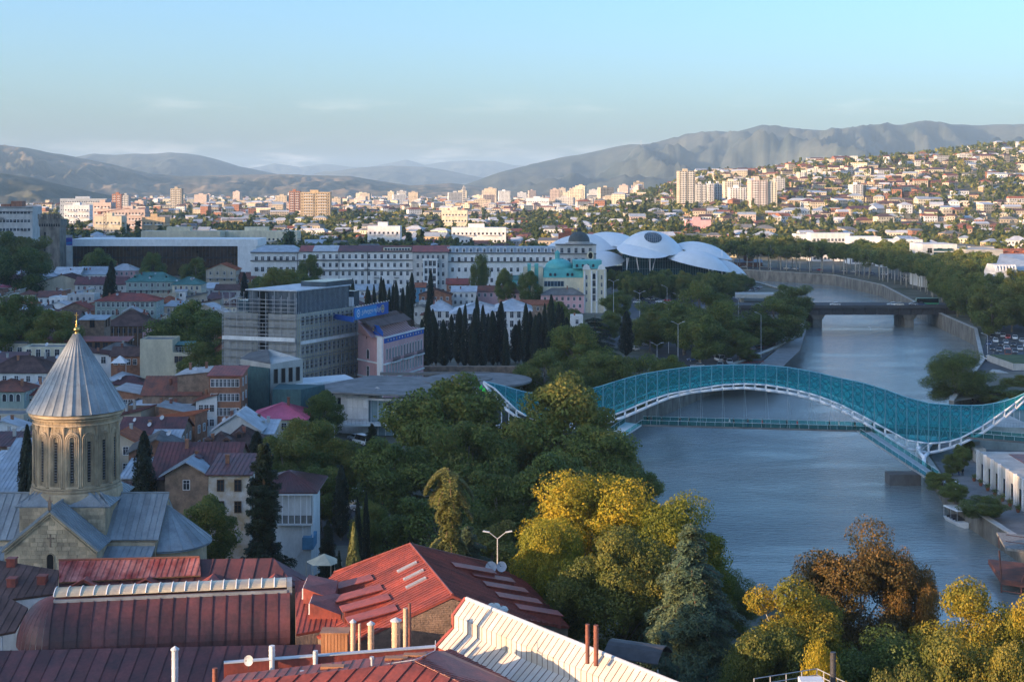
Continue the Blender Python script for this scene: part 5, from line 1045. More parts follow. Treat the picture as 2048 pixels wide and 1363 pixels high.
for a in[(590,652,548,8,10,'low house with a pale flat roof below the terrace','white_wall','light_roof','flat'),(650,700,556,7,10,'low grey house below the terrace','grey_wall','blue_grey_roof','hipx'),(783,822,545,10,9,'brown brick block standing against the terrace','brick_wall','flat_roof','flat'),(822,890,560,8,9,'long flat-roofed brick house with a white mast below the terrace','beige_wall','flat_roof','flat'),(705,780,580,7,9,'low grey-roofed house behind the blue banner','white_wall','blue_grey_roof','gablex'),(838,903,590,6.5,9,'salmon brick gable cottage','brick_wall','brown_roof','gabley'),(893,938,568,7.5,9,'cottage with a red roof and dark dormer right of the salmon gable','brick_wall','red_roof','gablex'),(936,975,563,7,8,'cottage with white and red roof strips','white_wall','pink_roof','shed'),(903,952,584,7,8,'white-walled cottage below the red dormer roof','white_wall','light_roof','shed'),(950,1015,583,6.5,9,'rust-roofed jumble house left of the pink restaurant','pink_wall','rust_roof','gablex'),(1010,1085,586,8,10,'restaurant with a slate-dark roof and white window band','pink_wall','brown_roof','hipx'),(1082,1168,590,8,10,'pink restaurant wing with a dark roof and glass porch','pink_wall','flat_roof','hipx'),(1003,1110,610,5,6,'low rust tile roof below the pink restaurant','old_brick','tile_roof','shed'),(1030,1062,540,13,6,'pale yellow stair house at the left of the teal-roofed building','cream_wall','light_roof','flat'),(1015,1045,560,9,7,'dark green shed by the teal-roofed building','teal_roof','green_roof','shed'),(823,850,575,7,7,'small house with an orange roof by the banner','blue_wall','tile_roof','shed'),(838,882,605,5,8,'low pale blue house behind the cypress row','grey_wall','light_roof','flat'),(640,690,577,6,9,'pale-roofed low house behind the scaffolded penthouse','white_wall','light_roof','gablex'),(870,900,552,8,7,'small yellowish house between brick cottages','cream_wall','rust_roof','gablex')]:
 hs(*a[:5],*a[5:],chim=1,dishes=random.choice([0,0,1]))
for a in[(853,905,622,12,14,'white end block of the light-roofed school behind the cypresses','white_wall','light_roof','hipx'),(900,1010,627,12,22,'white school with a big pale metal roof and an arched gable behind the cypresses','white_wall','light_roof','hipx'),(985,1062,622,13,22,'right wing of the white school under pale metal roofing','white_wall','light_roof','hipx')]:
 hs(*a,group='school wings',rise=3.4,chim=1,over=.5,ww=1.2,wh=2.2)
hs(1142,1166,634,12,6,'small white-topped roof pavilion above the green trees','white_wall','white_paint','flat',chim=1)
# small houses filling the old town between the larger ones
ri=random.Random(5);LM2=[(150,700,'golden finial'),(20,740,'stained white-walled house'),(315,690,'tall blank cream house'),(240,725,'white tent'),(450,760,'white gallery house'),(550,825,'crimson hipped roof'),(310,850,'three-dish maroon roof'),(250,600,'red-roofed glazed gallery'),(90,560,'boarded brown gable'),(300,560,'green-roofed apartment house'),(440,550,'tall beige gable'),(60,640,'long brown roof'),(640,560,'apartment terrace'),(870,590,'salmon brick gable'),(400,900,'round tree left of the crimson roof'),(20,900,'faded maroon roof at the edge')]
AVOID=[(-88,-36,160,190),(-80,-18,315,402),(-52,-2,312,362),(-44,-20,365,402),(-30,60,395,500)];cand2=[];Y=232.0
while Y<725:
 x=XP(-40,Y)
 while x<XP(505 if Y<480 else 900,Y):
  w,dp,h=ri.uniform(6,11),ri.uniform(6,9),ri.uniform(4.2,7.2)
  if not any(x<c-.5 and x+w>a+.5 and Y<e-.5 and Y+dp>d+.5 for a,c,d,e in FOOT+AVOID)and ri.random()<(.62 if x<XP(500,Y)else .25)and len(cand2)<150:
   wl,rf=ri.choice(WALLS),ri.choice(ROOFS);px=PX(x,Y);n=len(FOOT)
   t=house(px,PX(x+w,Y),0,h,dp,'',wl,rf,ri.choice(['gablex','hipx','gabley','shed','shedl','flat']),Y=Y,rot=ri.uniform(-.25,.25),group='small old town houses',chim=ri.choice([0,1,2]),dishes=ri.choice([0,0,1]),dorm=ri.choice([0,0,1]),rise=None)
   FOOT[n]=(x,x+w,Y,Y+dp);cx,cy=PX(x+w/2,Y),PYX(6+h,Y);best=min(LM2,key=lambda l:(l[0]-cx)**2+((l[1]-cy)*2)**2);dx,dy=cx-best[0],(cy-best[1])*2
   cand2.append((('%s cottage, %s roof'%(wl.split('_')[0],{'blue_grey_roof':'blue-grey','light_roof':'pale','flat_roof':'grey flat','pale_metal':'metal','tile_roof':'orange tile'}.get(rf,rf.split('_')[0])),('right of' if dx>0 else 'left of')if abs(dx)>abs(dy)else('below' if dy>0 else 'above'),best[2]),math.hypot(dx,dy),t))
  x+=w+ri.uniform(.5,5)
 Y+=ri.uniform(10,17)
_k={}
for k_,ds,t in cand2:_k.setdefault(k_,[]).append((ds,t))
for(desc,side,lm),L in _k.items():
 L.sort(key=lambda q:q[0])
 for i,(ds,t)in enumerate(L):t['label']='%s, %s %s the %s'%(desc,ORD[i].replace('nearest','closest'),side,lm)
print('infill',len(cand2))
# scaffolded building under construction
Cc=Vector((XP(594,366),366));Ee=Vector((XP(719,393),393));Aa=Vector((XP(449,373),373));zt=29.3
sb=thing('scaffolded_building','pale building wrapped in scaffolding with a dark glass penthouse','building',(Cc.x,Cc.y,6))
Dd=Aa+(Ee-Cc);b=MB();b.hexa([(p.x,p.y,5.5)for p in(Aa,Cc,Ee,Dd)]+[(p.x,p.y,zt)for p in(Aa,Cc,Ee,Dd)]);b.build('wall',M['cream_wall'],sb)
b=MB();q=[(Aa-(Aa-Cc)*.0)+Vector((0,0))];n1=Vector(((Cc-Aa).y,-(Cc-Aa).x)).normalized();
for s0,s1 in((0,.46),(.62,1)):p0,p1=Aa.lerp(Cc,s0)+n1*.02,Aa.lerp(Cc,s1)+n1*.02;b.prism([(p0.x,p0.y,7),(p1.x,p1.y,7),(p1.x,p1.y,zt),(p0.x,p0.y,zt)],(n1.x*.3,n1.y*.3,0))
b.build('rendered_panel',M['concrete'],sb)
p0,p1=Aa.lerp(Cc,.47),Aa.lerp(Cc,.61);b=MB();b.prism([(p0.x,p0.y,7),(p1.x,p1.y,7),(p1.x,p1.y,35),(p0.x,p0.y,35)],(n1.x*.1,n1.y*.1,0));b.build('glass_shaft',M['dark_glass'],sb)
n2=Vector(((Ee-Cc).y,-(Ee-Cc).x)).normalized()
facade(sb,Cc,Ee,6.5,zt,13,6,1.0,2.1,m0=1.5,fm='concrete',gm='window_glass');facade(sb,Aa,Cc,8,zt,5,4,1.4,2.0,m0=1.0,fm='concrete',gm='window_glass',skip=.3)
mat('glass_band',(.05,.09,.12),.2,.3,.5,spec=.7)
pen=MB()
for s0,s1,w0,w1,z0_,z1_ in((.30,1.0,.0,.86,zt,35.2),(.05,.32,.1,.9,zt,32.2)):
 f=lambda s,w:Aa.lerp(Cc,s)*1.0+(Ee-Cc)*w;P=[f(s0,w0+.03),f(s1-.03,w0+.03),f(s1-.03,w1),f(s0,w1)];pen.hexa([(p.x,p.y,z0_)for p in P]+[(p.x,p.y,z1_)for p in P])
pen=pen.build('penthouse',M['glass_band'],sb)
P=[Aa.lerp(Cc,s)+(Ee-Cc)*w for s,w in((.28,.01),(.985,.01),(.985,.88),(.28,.88))];b=MB();b.hexa([(p.x,p.y,35.21)for p in P]+[(p.x,p.y,35.5)for p in P]);b.build('roof',M['light_roof'],sb)
P=[Aa.lerp(Cc,s)+(Ee-Cc)*w for s,w in((.6,.5),(.95,.5),(.95,.95),(.6,.95))];b=MB();b.hexa([(p.x,p.y,35.51)for p in P]+[(p.x,p.y,36.8)for p in P]);b.build('plant_room',M['glass_band'],sb)
P=[Aa.lerp(Cc,s)+(Ee-Cc)*w for s,w in((.8,.9),(1.0,.9),(1.0,.995),(.8,.995))];b=MB();b.hexa([(p.x,p.y,zt)for p in P]+[(p.x,p.y,33.6)for p in P]);b.build('plant_room',M['glass_band'],sb)
b=MB()
for k in range(40):
 s=.32+.66*(k+.5)/40;p=Aa.lerp(Cc,s)+(Ee-Cc)*.028;b.box(p.x-.04,p.x+.04,p.y-.12,p.y-.01,zt,35.2)
 p=Aa.lerp(Cc,.972)+(Ee-Cc)*(.04+.8*(k+.5)/40);b.box(p.x+.02,p.x+.12,p.y-.04,p.y+.04,zt,35.2)
b.build('mullion',M['steel_grey'],pen,kind='stuff')
def scaffold(p0,p1,n,z0,z1,label,off=1.1,step=2.0,pit=2.1,boards=(2,4,6),net=None,top_extra=0):
 d=(p1-p0);L=d.length;d=d.normalized();t=thing('scaffold',label,'scaffolding',(p0.x,p0.y,z0));k=int(L/pit)
 J=MB();K=MB()
 for o in(.35,off):
  for i in range(k+1):p=p0+d*(L*i/k)+n*o;J.tube((p.x,p.y,z0),(p.x,p.y,z1+random.uniform(0,top_extra+.8)),.085,.085,4,cap=False)
  z=z0+step
  while z<z1:a,c=p0+n*o,p1+n*o;K.tube((a.x,a.y,z),(c.x,c.y,z),.07,.07,4,cap=False);K.tube((a.x,a.y,z+1),(c.x,c.y,z+1),.055,.055,4,cap=False);z+=step
 for i in range(0,k,3):
  z=z0
  while z+step*2<z1:a,c=p0+d*(L*i/k)+n*off,p0+d*(L*min(k,i+1)/k)+n*off;K.tube((a.x,a.y,z),(c.x,c.y,z+step),.035,.035,4,cap=False);z+=step
 J.build('upright',M['steel_grey'],t,kind='stuff');K.build('ledger',M['steel_grey'],t,kind='stuff')
 for j in range(1,int((z1-z0)/step)+1):
  if j in boards or random.random()<.35:
   z=z0+j*step;a,c=p0+n*.4,p1+n*.4;q=n*(off-.45);b=MB();b.hexa([(a.x,a.y,z),(c.x,c.y,z),(c.x+q.x,c.y+q.y,z),(a.x+q.x,a.y+q.y,z),(a.x,a.y,z+.06),(c.x,c.y,z+.06),(c.x+q.x,c.y+q.y,z+.06),(a.x+q.x,a.y+q.y,z+.06)]);b.build('deck_board',M['grey_wood'],t)
 if net:
  for(za,zb)in net:a,c=p0+n*(off+.1),p1+n*(off+.1);b=MB();b.prism([(a.x,a.y,za),(c.x,c.y,za),(c.x,c.y,zb),(a.x,a.y,zb)],(n.x*.03,n.y*.03,0));b.build('safety_sheet',M['white_wall'],t)
scaffold(Aa,Cc,n1,6,33,'steel scaffolding on the shaded left face of the wrapped building',net=[(22.4,23.4)],top_extra=1.5);scaffold(Cc,Ee,n2,6,zt,'steel scaffolding on the windowed right face of the wrapped building',net=[(21.6,22.5)])
for k in(0,1):b=MB();q=AT(700+k*5,612,385);b.tube(q,AT(700+k*5,594,385),.35,.35,10);t=thing('flue_pipe','%s shiny metal flue at the end of the scaffolded roof'%('left' if k==0 else 'right'),'flue',q);b.build('pipe',M['pale_metal'],t)
uf=thing('unfinished_house','unfinished grey concrete house with tall empty windows and green netting','building',(XP(540,330),330,6));Y0=330;z1_=ZP(728,Y0)
x0,xm,x1=XP(478,338),XP(541,Y0),XP(598,Y0)
b=MB();b.hexa([(x0,340,5.5),(xm,Y0,5.5),(x1,Y0+6,5.5),(x0+6,348,5.5),(x0,340,z1_),(xm,Y0,z1_),(x1,Y0+6,z1_+.6),(x0+6,348,z1_)]);b.build('wall',M['concrete'],uf)
b=MB();b.prism([(XP(495,346),346,z1_-.5),(XP(597,340),340,z1_+.2),(XP(537,346),346,ZP(698,346))],(.1,.3,0));b.build('gable_wall',M['concrete'],uf)
b=MB();b.prism([(XP(480,341),341,z1_-.2),(XP(500,352),352,ZP(706,352)),(XP(536,346),346,ZP(700,346)),(XP(541,Y0),Y0,z1_)],(0,0,.25));b.build('roof_slab',M['concrete_dark'],uf)
me=win_mesh(1.1,3.3,'bare','concrete','black');d=(Vector((x1,Y0+6))-Vector((xm,Y0)));
for k in range(4):p=Vector((xm,Y0))+d*((k+.7)/4.4);inst('window',me,uf,(p.x+.01,p.y-.02,ZP(767,Y0)),math.atan2(d.y,d.x))
mat('green_net',(.045,.11,.12),.85,.3,1.2,streak=.6,bump=.4)
b=MB();xa,xb=XP(476,337),XP(540,328.5);b.prism([(xa,338.5,6),(xb,328.4,6),(xb,328.4,ZP(735,329)),(xa,338.5,ZP(728,339))],(-.1,-.1,0));b.build('safety_net',M['green_net'],uf)
b=MB();xa,xb,xc=XP(545,322),XP(602,318),XP(645,322);b.hexa([(xa,322,6),(xb,318,6),(xc,326,6),(xa,331,6),(xa,322,ZP(778,322)),(xb,318,ZP(776,320)),(xc,326,ZP(774,322)),(xa,331,ZP(778,322))]);b.build('safety_net',M['green_net'],uf)
b=MB();xa,xb=XP(598,334),XP(708,346);b.hexa([(xa,334,6),(xb,346,6),(xb-4,352,6),(xa-4,342,6),(xa,334,ZP(772,334)),(xb,346,ZP(760,346)),(xb-4,352,ZP(760,346)),(xa-4,342,ZP(772,334))]);b.build('side_wing',M['white_wall'],uf)
b=MB();b.hexa([(xa-.3,333,ZP(772,334)+.01),(xb+.3,345,ZP(760,346)+.01),(xb-3,353,ZP(760,346)+.01),(xa-4,343,ZP(772,334)+.01),(xa-.3,333,ZP(771,334)+.4),(xb+.3,345,ZP(759,346)+.4),(xb-3,353,ZP(759,346)+.4),(xa-4,343,ZP(771,334)+.4)]);b.build('cornice',M['white_paint'],uf)
d=Vector((xb-xa,12)).normalized();me=win_mesh(1.1,2.4,'plain')
for k in range(5):p=Vector((xa,334))+d*(1.6+k*2.9);inst('window',me,uf,(p.x+.02,p.y-.03,10.5),math.atan2(d.y,d.x))
# pink hotel with rooftop banner
P0,P1,P2=Vector((XP(768,372),372)),Vector((XP(847,398),398)),Vector((XP(716,384),384));zc=ZP(676,372)
pk_=thing('pink_building','pink building with white corner pilaster and a blue party banner on the roof','building',(P0.x,P0.y,6));P3=P2+(P1-P0)
b=MB();b.hexa([(p.x,p.y,5.5)for p in(P2,P0,P1,P3)]+[(p.x,p.y,zc)for p in(P2,P0,P1,P3)]);wl=b.build('wall',M['pink_wall'],pk_)
na=Vector(((P0-P2).y,-(P0-P2).x)).normalized();nb=Vector(((P1-P0).y,-(P1-P0).x)).normalized()
def strip(a,c,n,z0,z1,t,mt,name,par):
 b=MB();a=a+n*.012;c=c+n*.012;b.prism([(a.x,a.y,z0),(c.x,c.y,z0),(c.x,c.y,z1),(a.x,a.y,z1)],(n.x*t,n.y*t,0));return b.build(name,M[mt],par)
for z in(zc-.1,15.6,11.4):strip(P0,P1,nb,z,z+.35,.3,'white_wall','moulding',pk_);strip(P2,P0,na,z,z+.35,.3,'white_wall','moulding',pk_)
strip(P2.lerp(P0,.80),P0-(P0-P2)*.02,na,7,zc-.12,.5,'white_paint','pilaster',pk_)
strip(P0,P1,nb,zc-1.4,zc-.15,.1,'banner_blue','banner_band',pk_)
facade(pk_,P0,P1,15.9,20.4,13,1,.72,2.9,'arch',m0=.8,fm='white_wall');facade(pk_,P0,P1,11.7,15.5,13,1,.72,2.9,m0=.8,fm='white_wall');facade(pk_,P0,P1,7,11.2,13,1,.72,2.4,m0=.8,fm='white_wall')
facade(pk_,P2,P0.lerp(P2,.2),15.5,20,1,1,1.3,2.6,'arch',fm='white_wall');facade(pk_,P2,P0.lerp(P2,.2),10.5,15,1,1,1.3,3.0,fm='white_wall',gm='dark_glass')
for s0,s1 in((.14,.32),(.42,.66),(.76,.95)):
 a,c=P0.lerp(P1,s0),P0.lerp(P1,s1);strip(a,c,nb,15.7,15.95,1.0,'white_wall','balcony_slab',pk_);b=MB();m_=14
 for k in range(m_+1):p=a.lerp(c,k/m_)+nb*.95;b.tube((p.x,p.y,15.96),(p.x,p.y,17.1),.04,.04,4)
 b.tube((a.x+nb.x*.95,a.y+nb.y*.95,17.1),(c.x+nb.x*.95,c.y+nb.y*.95,17.1),.06,.06,4);b.tube((a.x+nb.x*.95,a.y+nb.y*.95,16.5),(c.x+nb.x*.95,c.y+nb.y*.95,16.5),.12,.12,4);b.build('balcony_rail',M['dark_metal'],pk_)
ib=-nb;zb0,zb1=zc+.3,ZP(634,384)
for s0,s1 in((.05,.30),(.42,.80)):
 for k in range(1):
  a,c=P0.lerp(P1,.02),P0.lerp(P1,.98);za,zb_=zb0+(zb1-zb0)*s0+.4,zb0+(zb1-zb0)*s1+.4;ia,ic=ib*(6.5*s0+.6),ib*(6.5*s1+.6)
  if s0<.1:continue
  b=MB();b.prism([(a.x+ia.x,a.y+ia.y,za),(c.x+ia.x,c.y+ia.y,za),(c.x+ic.x,c.y+ic.y,zb_),(a.x+ic.x,a.y+ic.y,zb_)],(0,0,.12));b.build('mansard_sheet',M['brown_roof'],pk_)
a,c=P0.lerp(P1,.02)+ib*6.0,P0.lerp(P1,.98)+ib*6.0;b=MB();b.prism([(a.x,a.y,zb1-.9),(c.x,c.y,zb1-.9),(c.x+ib.x*2,c.y+ib.y*2,zb1+.4),(a.x+ib.x*2,a.y+ib.y*2,zb1+.4)],(0,0,.12));b.build('mansard_sheet',M['brown_roof'],pk_)
b=MB()
for k in range(17):p=P0.lerp(P1,.02+.96*k/16);q=p+ib*7;b.tube((p.x+ib.x*.5,p.y+ib.y*.5,zb0),(q.x,q.y,zb1+.3),.09,.09,4)
b.build('rafter',M['wood'],pk_)
b=MB();q0,q1,q2,q3=P0+ib*3.5,P1+ib*3.5,P3,P2;b.hexa([(p.x,p.y,zc)for p in(q0,q1,q2,q3)]+[(p.x,p.y,zb1-.8)for p in(P0+ib*7,P1+ib*7,q2,q3)]);b.build('attic',M['pink_wall'],pk_)
B0,B1=P0+ib*7.2+(P0-P1)*.12,P0.lerp(P1,.70)+ib*7.2;zl0,zl1,zr0,zr1=ZP(635,379),ZP(611,379),ZP(624,391),ZP(601,391)
zl0,zl1,zr0,zr1=zl0,zl1,zl0-.1,zl1-.1
bn=thing('rooftop_banner','blue rooftop banner with white Georgian lettering and round emblems','banner',(B0.x,B0.y,zl0));bd=(B1-B0).normalized();bw=(B1-B0).length;nn=Vector((bd.y,-bd.x))
def bq(s0,s1,t0,t1,off,mt,name='panel',th=.03):
 b=MB();f=lambda s,t_:Vector((B0.x+bd.x*bw*s+nn.x*off,B0.y+bd.y*bw*s+nn.y*off,zl0+(zl1-zl0)*t_));b.prism([f(s0,t0),f(s1,t0),f(s1,t1),f(s0,t1)],(nn.x*th,nn.y*th,0));return b.build(name,M[mt],bn)
bq(0,1,0,1,0,'banner_blue','banner_sheet',.12);bq(.02,.62,.04,.96,.124,'banner_light');bq(.62,.64,.04,.96,.124,'banner_light',th=.015)
def disc(s,t_,r,off,mt,name,n=20,r0=0):
 b=MB();c=Vector((B0.x+bd.x*bw*s,B0.y+bd.y*bw*s,zl0+(zl1-zl0)*t_))+Vector((nn.x,nn.y,0))*off
 P=[c+Vector((bd.x,bd.y,0))*r*math.cos(6.283*k/n)*(1 if r0==0 or k%2 else r0)+Vector((0,0,1))*r*math.sin(6.283*k/n)*(1 if r0==0 or k%2 else r0)for k in range(n)];b.prism(P,(nn.x*.02,nn.y*.02,0));b.build(name,M[mt],bn)
disc(.12,.5,1.0,.16,'white_paint','emblem');disc(.12,.5,.78,.185,'banner_light','emblem');disc(.12,.5,.45,.21,'white_paint','emblem',12,.5)
disc(.82,.5,1.15,.16,'banner_gold','emblem',24,.8);disc(.82,.5,.8,.185,'banner_blue','emblem');disc(.82,.5,.55,.21,'banner_gold','emblem',16,.55)
def text(body,loc,rz,size,mt,par,name='lettering',ext=.02,align='LEFT'):
 c=bpy.data.curves.new(name,'FONT');c.body=body;c.size=size;c.extrude=ext;c.align_x=align;c.materials.append(M[mt]);c.resolution_u=2
 o=bpy.data.objects.new(name,c);COL.objects.link(o);o.parent=par;o.location=Vector(loc)-ORG[par.name];o.rotation_euler=(R(90),0,rz)
 bpy.context.view_layer.update();me=bpy.data.meshes.new_from_object(o.evaluated_get(bpy.context.evaluated_depsgraph_get()));q=bpy.data.objects.new(name,me);COL.objects.link(q);q.parent=par;q.location=o.location;q.rotation_euler=o.rotation_euler;bpy.data.objects.remove(o);return q
p=B0+bd*bw*.21+nn*.17;tx=text('\u10E5\u10D0\u10E0\u10D7\u10E3\u10DA\u10D8 \u10DD\u10EA\u10DC\u10D4\u10D1\u10D0',(p.x,p.y,zl0+(zl1-zl0)*.38),math.atan2(bd.y,bd.x),1.45,'white_paint',bn)
b=MB()
for k in range(13):p=B0+bd*bw*(k+.3)/13+nn*.8;q=B0+bd*bw*(k+.3)/13;b.tube((q.x,q.y,zl1),(p.x,p.y,zl1+.4),.03,.03,4);b.box(p.x-.15,p.x+.15,p.y-.12,p.y+.12,zl1+.3,zl1+.5)
b.build('floodlight',M['white_paint'],bn)
a=B0+(P2-P0)*.8;b=MB();b.prism([(B0.x,B0.y,zl0-.5),(a.x,a.y,zl0-.5),(a.x,a.y,zl0+.9),(B0.x,B0.y,zl0+.9)],(.05,.15,0));b.build('side_sheet',M['banner_blue'],bn)
b=MB()
for s in(.1,.4,.7,.95):p=B0.lerp(B1,s)-nn*.3;b.tube((p.x,p.y,zc-1),(p.x,p.y,zl1),.1,.1,5)
b.build('frame',M['dark_metal'],bn)
q0,q1=P2.lerp(P0,.45)+na*.1,P2.lerp(P0,.98)+na*.1;e=thing('small_banner','small dark blue banner with a gold round emblem at the roof corner','banner',(q0.x,q0.y,zc));b=MB();b.prism([(q0.x,q0.y,zc+.5),(q1.x,q1.y,zc+.5),(q1.x,q1.y,zc+1.6),(q0.lerp(q1,.7).x,q0.lerp(q1,.7).y,zc+3.1),(q0.x,q0.y,zc+3.1)],(na.x*.05,na.y*.05,0));b.build('sheet',M['banner_blue'],e)
c=q0.lerp(q1,.32)+na*.07;dd=(q1-q0).normalized();b=MB();b.prism([(c.x+dd.x*.55*math.cos(k*.393)*(1 if k%2 else .7),c.y+dd.y*.55*math.cos(k*.393)*(1 if k%2 else .7),zc+1.9+.55*math.sin(k*.393)*(1 if k%2 else .7))for k in range(16)],(na.x*.03,na.y*.03,0));b.build('emblem',M['banner_gold'],e)
d1=(P1-P0).normalized()
for k in range(13):p=P0.lerp(P1,.08+.84*k/12)+nb*.14;b=MB();b.prism([(p.x,p.y,zc-1.0),(p.x+d1.x*.35,p.y+d1.y*.35,zc-1.0),(p.x+d1.x*.35,p.y+d1.y*.35,zc-.5),(p.x,p.y,zc-.5)],(nb.x*.03,nb.y*.03,0));b.build('mark',M['white_paint' if k%3 else 'banner_gold'],pk_)
# white hall with the wide flat roof
wh_=thing('white_hall','low white modern hall with a wide flat grey roof and curved glass front','building',(-30,325,6));zr=15.6
rp=[AT(652,786,YZ(786,zr)),AT(795,792,YZ(792,zr)),AT(880,790,YZ(790,zr)),AT(880,757,YZ(757,zr)),AT(742,753,YZ(753,zr)),AT(646,771,YZ(771,zr))]
b=MB();b.prism([Vector((p.x,p.y,zr))for p in rp],(0,0,.35));b.build('roof',M['flat_roof'],wh_)
c=AT(972,762,YZ(762,zr));b=MB();b.lathe([(.01,zr+.5),(13,zr+.5),(13,zr+.1),(.01,zr+.1)],(c.x-2,c.y,0),40);b.m=1;b.lathe([(.01,zr+.52),(4.5,zr+.52),(4.5,zr+.8),(.01,zr+.8)],(c.x-3,c.y,0),24);b.build('round_roof',[M['flat_roof'],M['concrete_dark']],wh_)
b=MB();b.box(XP(760,352),XP(980,352),352,353.5,zr,ZP(745,352));b.build('parapet_wall',M['concrete_dark'],wh_)
x0,x1,x2=XP(665,324),XP(737,322),XP(800,322)
b=MB();b.hexa([(x0,326,5.5),(x1,322,5.5),(x1+1,345,5.5),(x0,345,5.5),(x0,326,zr-.7),(x1,322,zr-.7),(x1+1,345,zr-.7),(x0,345,zr-.7)]);b.build('white_wall',M['white_wall'],wh_)
d=Vector((x1-x0,-4,0)).normalized();n=Vector((d.y,-d.x,0));pieces([Vector((x0,326,6.5))+n*.01,Vector((x1,322,6.5))+n*.01,Vector((x1,322,zr-.75))+n*.01,Vector((x0,326,zr-.75))+n*.01],(0,0,-1),1.4,3.2,.04,M['white_paint'],wh_,'cladding_panel',gap=.05)
b=MB();b.box(x0+1,x0+3.4,325.1,325.9,zr-3.6,zr-1.6);b.build('window',M['dark_glass'],wh_)
b=MB();b.lathe([(9.5,6),(9.5,zr-1.6)],(x2-2,331,0),24,math.pi*.98,math.pi*1.7);gw=b.build('glass_front',mat('pale_glass',(.28,.40,.44),.15,.25,.4,spec=.7),wh_)
b=MB()
for k in range(13):a=math.pi*(.98+.72*k/12);b.box(x2-2+9.56*math.cos(a)-.07,x2-2+9.56*math.cos(a)+.07,331+9.56*math.sin(a)-.07,331+9.56*math.sin(a)+.07,6,zr-1.6)
b.build('mullion',M['steel_white'],gw);b=MB();b.lathe([(9.4,zr-1.6),(10.8,zr-1.6),(10.8,zr-1.1),(9.4,zr-1.1)],(x2-2,331,0),24,math.pi*.95,math.pi*1.75);b.build('canopy',M['white_paint'],wh_)
p=Vector((x2-2+9.9*math.cos(4.6),331+9.9*math.sin(4.6)-.9,0));b=MB()
for k in range(6):b.lathe([(.12,0),(.32,.05),(.32,.5),(.12,.55)],(p.x+k*.62,p.y,zr-2.6),10)
b.build('sign_letters',M['dark_metal'],wh_)
b=MB();b.box(x0-1,x2+4,318.6,322,8.6,9.0);b.build('terrace_slab',M['white_wall'],wh_);b=MB()
for k in range(24):x=x0-1+(x2+4-x0)*k/23;b.tube((x,318.7,9),(x,318.7,10.1),.035,.035,4)
b.tube((x0-1,318.7,10.1),(x2+4,318.7,10.1),.05,.05,5);b.build('terrace_rail',M['steel_grey'],wh_);dish(wh_,AT(754,786,326),.6,190,20)
for k,(px,py)in enumerate(((953,768),(968,783),(974,794))):
 q=AT(px,py,318);t=thing('green_sculpture','bright green %s balloon-like shape at the left bridge end'%['upper','middle','lower'][k],'decoration',q);b=MB();b.smooth=True;b.lathe([(.05,-.8),(.45,-.5),(.55,0),(.35,.6),(.1,.9)],q,10);b.lathe([(.05,0),(.35,.3),(.4,.7),(.1,1.1)],(q.x-.7,q.y,q.z+.5),8);b.build('shell',mat('bright_green',(.03,.62,.06),.5,.1,1),t);b=MB();b.tube(q,(q.x,q.y,6),.07,.07,5);b.build('pole',M['steel_grey'],t)
w=thing('retaining_wall','pinkish stone terrace wall below the cypress row','wall',(XP(900,408),408,6));b=MB();b.box(XP(845,412),XP(1080,412),412,414,6,10.2);b.build('wall',M['old_brick'],w)
pieces([(XP(845,412),411.98,6.2),(XP(1080,412),411.98,6.2),(XP(1080,412),411.98,10.1),(XP(845,412),411.98,10.1)],(0,0,-1),1.6,.8,.05,M['old_brick'],w,'stone',gap=.05,stagger=True,jit=.03)
# long apartment terrace
YT=740.0;zg=6
def cornice(par,x0,x1,y,z,hh=.5,d=.6,mt='concrete_dark'):b=MB();b.box(x0,x1,y-d,y-.01,z,z+hh);b.build('cornice',M[mt],par)
def block(name,label,px0,px1,pyt,mt,rows,cols,Y=YT,dep=16,ww=1.3,wh=2.1,z0=6,corn=(),cat='building',wstyle='plain',group=None,m0=1.2,balc=0,gm='window_glass'):
 x0,x1,zt=XP(px0,Y),XP(px1,Y),ZP(pyt,Y);t=thing(name,label,cat,(x0,Y,z0),group);b=MB();b.box(x0,x1,Y,Y+dep,z0-1,zt);b.build('wall',M[mt],t)
 facade(t,(x0,Y),(x1,Y),z0+.5,zt,cols,rows,ww,wh,wstyle,gm=gm,m0=m0)
 for z in corn:cornice(t,x0-.2,x1+.2,Y,ZP(z,Y))
 for k in range(balc):
  x=x0+(x1-x0)*random.uniform(.1,.9);z=z0+(zt-z0)*random.choice([.4,.6,.8])-.1;bb=MB();bb.box(x-1.3,x+1.3,Y-1.1,Y-.02,z,z+.15)
  for i in range(9):bb.tube((x-1.25+i*.31,Y-1.05,z+.15),(x-1.25+i*.31,Y-1.05,z+1.1),.03,.03,3)
  bb.tube((x-1.3,Y-1.05,z+1.1),(x+1.3,Y-1.05,z+1.1),.05,.05,4);bb.build('balcony',M['dark_metal'],t)
 return t,x0,x1,zt
t,x0,x1,z=block('apartment_terrace','three-storey pale house with a grey hipped roof at the left end of the terrace',502,598,504,'white_wall',4,7,group='long pale terrace',corn=(506,522),balc=3,ww=1.6,wh=2.3)
rb=MB();roof_poly(rb,[(x0-.6,YT-.6,z),(x1+.6,YT-.6,z),(x1-4,YT+8,z+3.2),(x0+6,YT+8,z+3.2)]);roof_poly(rb,[(x1+.6,YT+16.6,z),(x0-.6,YT+16.6,z),(x0+6,YT+8,z+3.2),(x1-4,YT+8,z+3.2)]);roof_poly(rb,[(x0-.6,YT+16,z),(x0-.6,YT-.6,z),(x0+6,YT+8,z+3.2)]);roof_poly(rb,[(x1+.6,YT-.6,z),(x1+.6,YT+16.6,z),(x1-4,YT+8,z+3.2)]);rb.build('roof',M['blue_grey_roof'],t)
t,x0,x1,z=block('apartment_terrace','long pale block of the terrace under a patchwork maroon and grey roof',598,826,503,'white_wall',5,17,group='long pale terrace',corn=(504,521,541),balc=7)
